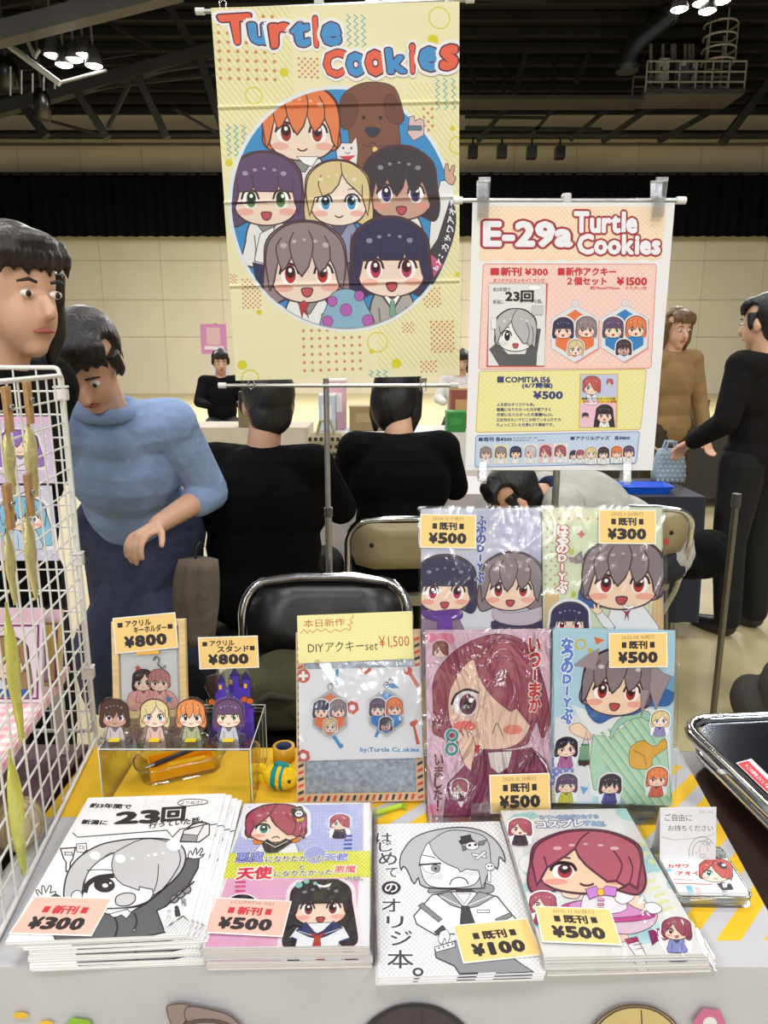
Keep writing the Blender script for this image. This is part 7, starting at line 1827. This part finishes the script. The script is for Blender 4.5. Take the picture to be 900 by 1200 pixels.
# ------------------------------------------------------------------ take-away cards at right
fc = crop(765, 935, 7.826)
q = [(60, 545), (690, 560), (860, 850), (230, 850)]
zc = CT + .019
M, w, h = rect_frame([fc(*p) for p in q], Vector((0, 0, zc)), up)
A = Art(q, w, h); A.poly(q, (246, 246, 247)); A.push(q)
A.poly([(120, 660), (160, 645), (185, 675), (145, 685)], (130, 196, 226)); A.poly([(310, 810), (360, 806), (385, 870), (330, 870)], (120, 190, 226)); A.poly([(390, 830), (420, 820), (450, 850), (410, 850)], (240, 180, 190)); A.ell(215, 700, 22, 14, (246, 210, 216)); A.dots(420, 800, 560, 845, 18, 3, (200, 230, 220))
A.txt('カザワ', [(130, 612), (330, 612), (345, 645), (142, 645)], (206, 52, 52), .05); A.txt('アオイ', [(222, 678), (422, 678), (438, 714), (236, 714)], (206, 52, 52), .05)
A.ln([(196, 752), (380, 758)], (216, 110, 110), 7); A.ln([(210, 788), (555, 798)], (216, 110, 110), 9)
A.poly([(590, 790), (640, 775), (720, 790), (740, 840), (640, 850)], (60, 54, 62)); A.poly([(640, 790), (690, 780), (680, 820), (650, 825)], (244, 244, 246))
chibi(A, 585, 690, 148, (198, 92, 84), (60, 140, 140), 'veil', 'short', 'frown', sy=.7, line=(96, 50, 56)); A.sp([(600, 610), (640, 595), (690, 640), (660, 660), (620, 640)], (58, 52, 60)); A.ell(660, 625, 18, 12, WHITE)
A.pop()
mb = sheet_mb(w, h, .0009, A, (244, 244, 246))
proto = mb.build('name_card', 'paper', M=M); tag(proto, 'topmost rose haired name card in the clear case', 'name card', 'name cards in the clear case')
rnd = random.Random(11)
for k in range(1, 14):
    c = proto.copy(); COL.objects.link(c); c.matrix_world = M @ Matrix.Translation((rnd.uniform(-.0012, .0012), -.0012 + rnd.uniform(-.0012, .0008), -.00115 * k)) @ Matrix.Rotation(rnd.uniform(-.015, .015), 4, 'Z')
    c['label'] = '%s name card down in the pile of the clear case' % ORD[k]
t = thing('card_case', 'clear plastic card case holding the pile of name cards', 'case'); t.matrix_world = Matrix.Translation((0, 0, CT - M.translation.z)) @ M
pts = rr(-w / 2 - .005, -h / 2 - .006, w / 2 + .005, h / 2 + .03, .01, 5)
pin = [(x * .965, (y - .012) * .955 + .012) for x, y in pts]; n = len(pts)
mb = MB(); mb.prism(pts, 0, .0025, WHITE); mb.add([(x, y, .0025) for x, y in pts] + [(x, y, .0145) for x, y in pts] + [(x, y, .0145) for x, y in pin] + [(x, y, .0025) for x, y in pin], [(j * n + i, j * n + (i + 1) % n, (j + 1) * n + (i + 1) % n, (j + 1) * n + i) for j in range(3) for i in range(n)], WHITE, smooth=True); mb.build('tray', 'acrylic', t)
mb = MB(); mb.tube([(x, y, .0145) for x, y in pts], .0011, (190, 192, 194), 6, closed=True); mb.build('rim', 'chrome', t)
q = [(70, 98), (586, 80), (575, 560), (62, 552)]
PT = at(805, 1008, Z=zc); NT = lean(10)
M, w, h = rect_frame([fc(*p) for p in q], PT, NT)
M.translation += NT * .0
A = Art(q, w, h); A.poly(q, (226, 227, 230))
A.txt('ご自由に', (110, 148, 350, 215), INK, -.002); A.txt('お持ちください', (138, 250, 550, 305), INK, -.002); A.txt('るきぃです。', (420, 115, 566, 140), (90, 88, 92), -.01)
A.ln([(75, 355), (180, 382), (330, 375), (460, 358), (540, 340), (578, 318)], (110, 108, 112), 3, smooth=True)
for r in (118, 88): A.ln([(446 + r * 1.05 * math.cos(R(a)), 510 + r * 1.3 * math.sin(R(a))) for a in range(170, 335, 12)], (70, 68, 72), 4, smooth=True)
A.ln([(430, 400), (455, 420), (465, 395), (495, 378), (490, 410), (530, 410), (500, 430), (440, 430)], (70, 68, 72), 3); A.ln([(430, 440), (415, 500)], (70, 68, 72), 3); A.ln([(490, 430), (500, 490)], (70, 68, 72), 3); A.rrect(425, 518, 470, 550, 8, (226, 227, 230), (70, 68, 72), 3); A.ln([(380, 500), (400, 510)], (70, 68, 72), 3)
t = thing('tent_card', 'white folded take-one card standing behind the name cards', 'card'); t.matrix_world = M
h2 = h + .012
mb = MB(); mb.box((0, -.006, -.0004), (w, h2, .0007), (226, 227, 230)); A.emit(mb); mb.build('front_flap', 'paper', t)
a = R(22); mb = MB(); mb.beam((0, h / 2, -.0008), (0, h / 2 - h2 * math.cos(a), -.0008 - h2 * math.sin(a)), w, .0007, (222, 223, 226)); mb.build('back_flap', 'paper', t)

# ------------------------------------------------------------------ folded steel chair lying on the dark table at right
ZC = TZ + .052
A3 = at(796, 846, Z=ZC)
t = thing('folding_chair', 'folded steel chair with mirror dark back lying on the dark table at right', 'folding chair', A3, (R(-1.5), R(0), R(5)))
def loop(x0, x1, y0, y1, r, z, rad): return [(x, y, z) for x, y in rr(x0, y0, x1, y1, r, 6)]
mb = MB(); mb.tube(loop(0, .46, -.62, 0, .055, 0, 0), .0115, (225, 226, 228), 12, closed=True); mb.build('back_frame', 'chrome', t)
mb = MB(); mb.tube(loop(.012, .45, -.66, -.012, .06, -.03, 0), .0105, (225, 226, 228), 12, closed=True); mb.build('seat_frame', 'chrome', t)
out = rr(.012, -.5, .448, -.012, .05, 6)
mb = MB(); mb.prism(out, -.006, .003, (62, 66, 76)); o = mb.build('back_panel', 'mirror_panel', t, bevel=.002)
mb = MB(); mb.prism(rr(.03, -.6, .43, -.06, .05, 6), -.036, -.022, (26, 26, 28)); mb.build('seat', 'vinyl', t)
for s_ in (.0, .46):
    mb = MB(); mb.tube([(s_, -.6, 0), (s_, -.6, -.03)], .014, (30, 30, 30), 10); mb.build('foot_cap', 'plastic', t)
T_inv = (Matrix.Translation(A3) @ Euler((R(-1.5), 0, R(5))).to_matrix().to_4x4()).inverted()
Nn = (Matrix.Translation(A3) @ Euler((R(-1.5), 0, R(5))).to_matrix().to_4x4()).to_3x3() @ Vector((0, 0, 1))
def loc(px, py): return T_inv @ hit(px, py, A3 + Nn * .0035, Nn)
lq = [loc(862.5, 894), loc(880.5, 889), loc(921, 929), loc(904, 934)]
mb = MB(); mb.add([(p.x, p.y, .0036) for p in lq] , [(3, 2, 1, 0)], (236, 236, 236))
mid = lambda a, b, k: a + (b - a) * k
rq = [mid(lq[0], lq[1], .04), mid(lq[0], lq[1], .72), mid(lq[3], lq[2], .72), mid(lq[3], lq[2], .04)]
rq = [mid(rq[0], rq[3], .03), mid(rq[1], rq[2], .03), mid(rq[1], rq[2], .97), mid(rq[0], rq[3], .97)]
mb.add([(p.x, p.y, .0038) for p in rq], [(3, 2, 1, 0)], (214, 24, 44))
A = Art([(0, 0), (10, 0), (10, 1), (0, 1)], 1, 1)
lab = [rq[1], rq[2], rq[3], rq[0]]
A.H = homography([(0, 0), (10, 0), (10, 1), (0, 1)], [(p.x, p.y) for p in lab]); A.txt('↑この面を上にして重ねる', (.8, .3, 9.4, .7), WHITE, .02)
A.emit(mb, z0=.0039)
mb.build('red_label', 'paper', t)
for p in ((846, 905), (1000, 905)):
    q = loc(*p); mb = MB(); mb.lathe([(0, .003), (.007, .003), (.006, .0055), (0, .0065)], (196, 196, 190), 16, M=Matrix.Translation((q.x, q.y, 0))); mb.build('rivet', 'steel', t)

# ------------------------------------------------------------------ white wire rack at left
A0 = at(-8, 1116, Z=TZ); B0 = at(113, 868, Z=TZ); A0.z = B0.z = TZ + .006
dv = (B0 - A0); dv.z = 0; Lp = dv.length; dv.normalize(); NP = Vector((dv.y, -dv.x, 0))
ztop = at(47, 440, Y=B0.y).z
HP = ztop - TZ - .006
t = thing('wire_rack', 'white wire grid rack standing on the neighbouring table at left', 'wire rack', B0, (0, 0, math.atan2(dv.y, dv.x)))
# local x runs from back corner (0) to the front (-Lp)
WHT = (236, 236, 232)
def grid_panel(name, L, H, M=None, back=False):
    mb = MB()
    nx_, nz_ = round(L / .037), round(H / .037)
    for k in range(1, nx_): mb.tube([(-L * k / nx_, 0, 0), (-L * k / nx_, 0, H)], .0016, WHT, 6, M=M)
    for k in range(1, nz_): mb.tube([(0, .0025, H * k / nz_), (-L, .0025, H * k / nz_)], .0016, WHT, 6, M=M)
    mb.tube([(-x, 0, z) for x, z in rr(0, 0, L, H, .008, 3)], .0036, WHT, 8, closed=True, M=M)
    return mb.build(name, 'painted_wire', t)
grid_panel('side_panel', Lp, HP)
rotz = math.atan2(dv.y, dv.x)
Mbk = Matrix.Rotation(R(180) - rotz + R(-2), 4, 'Z') @ Matrix.Diagonal((-1, 1, 1, 1)) @ Matrix.Translation((-.004, -.0, 0))
Mbk = Matrix.Translation((.010, .006, .008)) @ Matrix.Rotation(-rotz, 4, 'Z')
grid_panel('back_panel', .62, HP + .004, Mbk)
Mfr = Matrix.Translation((.010, .006, .0)) @ Matrix.Rotation(-rotz, 4, 'Z') @ Matrix.Translation((-.62, 0, 0)) @ Matrix.Rotation(rotz, 4, 'Z')
grid_panel('far_side_panel', Lp, HP, Mfr)
for zz in (.12, at(93, 657, Y=B0.y).z - B0.z, HP - .03):
    mb = MB(); mb.box((.004, .004, zz), (.016, .02, .018), (232, 232, 230)); mb.box((.004, .004, zz + .012), (.018, .022, .004), (222, 222, 220)); mb.build('joint_clip', 'plastic', t, bevel=.002)
# gingham covered shelf inside the rack
ZS = .845
s0 = hit(104, 790, B0, NP); 
t = thing('display_shelf', 'white shelf with pink gingham cover inside the wire rack', 'shelf', (B0.x - .01, B0.y - .02, 0), (0, 0, rotz))
mb = MB(); mb.box((-.17, .17, ZS - .012), (.33, .3, .02), (228, 222, 214)); mb.build('shelf_board', 'board', t)
for x in (-.02, -.32):
    for y in (.03, .31):
        mb = MB(); mb.box((x, y, (ZS - .022 + TZ + .004) / 2), (.014, .014, ZS - .022 - TZ - .004), (228, 222, 214)); mb.build('leg', 'board', t)
mb = MB(); g = .011
for i in range(31):
    for j in range(28):
        c = ((236, 168, 176), (246, 206, 210), (250, 238, 238))[(i % 2) + (j % 2)]
        mb.box((-.335 + i * g, .02 + j * g, ZS - .0005), (g, g, .002), c)
for i in range(31):
    for j in range(1): mb.box((-.335 + i * g, .0145, ZS - .0045 - j * g), (g, .002, g * .9), ((236, 168, 176), (246, 206, 210))[i % 2])
for j in range(9): 
    for i in range(4): mb.box((-.343 - .001, .02 + i * g + .006, ZS - .006 - j * g), (.002, g, g), ((236, 168, 176), (246, 206, 210), (250, 238, 238))[(i % 2) + (j % 2)])
mb.build('gingham_cover', 'fabric', t)
# booklets leaning on the shelf
def shelf_book(px0, py0, px1, py1, Y, lab, bg, band, hc, sd):
    NB_ = lean(14)
    M, w, h = rect_frame([(px0, py0), (px1, py0), (px1 - 8, py1), (px0 - 4, py1)], Vector((0, Y, ZS + .01)), NB_)
    dz_ = ZS + .002 - (M @ Vector((0, -h / 2, 0))).z
    A = Art([(0, 0), (100, 0), (100, 140), (0, 140)], w, h)
    A.rect(0, 0, 100, 140, bg); A.rect(0, 0, 100, 22, band); A.ln([(6, 26), (94, 26), (94, 134), (6, 134)], (150, 60, 120), 3, True); A.push([(8, 28), (92, 28), (92, 132), (8, 132)])
    chibi(A, 50, 80, 30, hc, (90, 110, 170), 'zig', 'long', 'smile', body=(226, 228, 240)); A.poly([(20, 120), (80, 120), (84, 140), (16, 140)], (70, 110, 180)); A.pop()
    r = booklet('booklet', lab, A, .006, bg, sleeve='film', w=w, l=h, group='booklets on the gingham shelf')
    r.matrix_world = Matrix.Translation((0, 0, dz_)) @ M @ Matrix.Translation((0, 0, -.006))
shelf_book(-30, 735, 56, 845, 1.0, 'booklet with long haired figure leaning in front on the gingham shelf', (244, 232, 240), (240, 206, 220), (176, 140, 104), 1)
shelf_book(-34, 712, 76, 800, 1.05, 'gold edged booklet behind, on the gingham shelf of the rack', (226, 204, 110), (246, 214, 226), (216, 170, 190), 2)
# lilac illustration sheets hung on the back panel
def hung_sheet(q, lab, art):
    M, w, h = rect_frame(q, Vector((0, B0.y - .012, 1)), Vector((0, -1, 0)))
    A = Art([(0, 0), (100, 0), (100, 120), (0, 120)], w, h); art(A)
    o = sheet_mb(w, h, .0006, A, (214, 204, 232)).build('illustration_sheet', 'gloss_print', M=M); tag(o, lab, 'picture')
def ill1(A):
    A.rect(0, 0, 100, 120, (212, 198, 230)); A.dots(4, 4, 98, 118, 12, 2, (226, 216, 240)); A.rect(0, 0, 100, 10, (232, 190, 226))
    chibi(A, 62, 52, 22, (150, 116, 196), (90, 70, 150), 'zig', 'long', 'smile', halo=(236, 232, 246), body=(226, 224, 244), lw=.8)
def ill2(A):
    A.rect(0, 0, 100, 120, (206, 208, 234)); A.dots(4, 4, 98, 118, 14, 2.4, (222, 224, 244))
    chibi(A, 64, 50, 26, (136, 196, 226), (70, 110, 170), 'zig', 'long', 'smile', halo=(238, 240, 248), body=(190, 214, 236), lw=.8); A.ell(36, 96, 12, 10, (200, 180, 220))
hung_sheet([(-40, 488), (60, 488), (62, 566), (-38, 566)], 'lilac sheet with a purple haired figure, upper one on the rack back', ill1)
hung_sheet([(-38, 569), (64, 569), (66, 657), (-36, 657)], 'pale blue lilac sheet with a blue haired figure, lower one on the rack back', ill2)
# clothes pegs and the gold wrapped packets they hold on the side panel
def peg(px, py, lab):
    p = hit(px, py, A0, NP) + NP * .004
    t = thing('clothes_peg', lab, 'peg', p, (0, 0, rotz), 'wooden pegs on the wire rack')
    for s_ in (-1, 1):
        mb = MB(); mb.beam((s_ * .0062, -.004, .026), (s_ * .0034, -.004, -.03), .0052, .008, (190, 148, 100)); mb.build('peg_half', 'wood', t)
    mb = MB(); mb.tube([(-.006, -.009, .003), (.006, -.009, .003), (.006, -.009, -.001), (-.006, -.009, -.001)], .0012, (190, 190, 190), 6, closed=True); mb.tube([(0, -.009, .001), (0, .001, .001)], .0026, (190, 190, 190), 8); mb.build('spring', 'steel', t)
def packet(px, py, hpx, wpx, col, lab, tw=0):
    p = hit(px, py, A0, NP) + NP * .005; k = (p - CAMV).length / FPX; H_, W_ = hpx * k, wpx * k * 1.25
    t = thing('gold_packet', lab, 'packet', p, (0, 0, rotz), 'gold wrapped packets on the wire rack')
    mb = MB(); rows = []
    for i in range(11):
        v = i / 10; w = W_ / 2 * (math.sin(min(1, v * 1.15) * math.pi * .92) ** .8 + .08); ang = tw * v
        rows.append([(math.cos(ang + math.pi * 2 * q / 8) * w, math.sin(ang * .4 + math.pi * 2 * q / 8) * w * .18 + .0015 * math.sin(q * 3 + i), -H_ * v) for q in range(8)])
    mb.add([x for r in rows for x in r], [(i * 8 + q, (i + 1) * 8 + q, (i + 1) * 8 + (q + 1) % 8, i * 8 + (q + 1) % 8) for i in range(10) for q in range(8)], col, smooth=True)
    mb.build('foil_wrap', 'foil', t)
    mb = MB(); mb.tube([(W_ * .04, 0, .006), (-W_ * .04, 0, -H_ * .06)], .0016, tuple(int(v * .85) for v in col), 6); mb.build('twist_end', 'foil', t)
gold, gr = (232, 222, 158), (232, 234, 120)
peg(26, 470, 'upper wooden clothes peg on the right of the wire rack side'); packet(28, 494, 80, 26, gold, 'gold packet under the upper right clothes peg')
peg(27, 578, 'lower wooden clothes peg on the right of the wire rack side'); packet(26, 600, 96, 22, gold, 'gold packet under the lower right clothes peg')
peg(1, 478, 'upper wooden clothes peg at the left picture edge'); packet(2, 502, 70, 20, gold, 'gold packet under the upper left clothes peg')
peg(2, 592, 'lower wooden clothes peg at the left picture edge'); packet(2, 618, 84, 18, gold, 'gold packet under the lower left clothes peg')
packet(2, 712, 150, 24, gr, 'long lime coloured packet hanging low at the left picture edge'); packet(6, 885, 135, 26, gr, 'lime coloured packet hanging lowest by the left picture edge')
a = at(38, 1012, Z=TZ)
t = thing('straw_ball', 'round beige straw ball on the mauve cover behind the wire rack', 'ornament', (a.x - .03, a.y + .03, TZ + .003))
mb = MB(); mb.ball((0, 0, .036), (.032, .032, .036), (202, 186, 148), 20); mb.build('ball', 'yarn', t)
mb = MB()
for k in range(6):
    a_ = k * math.pi / 6; mb.tube([(.0325 * math.cos(a_) * math.cos(u), .0325 * math.sin(a_) * math.cos(u), .036 + .0365 * math.sin(u)) for u in (q * math.pi / 10 for q in range(20))], .001, (176, 158, 118), 5, closed=True)
mb.build('straw_winding', 'yarn', t)
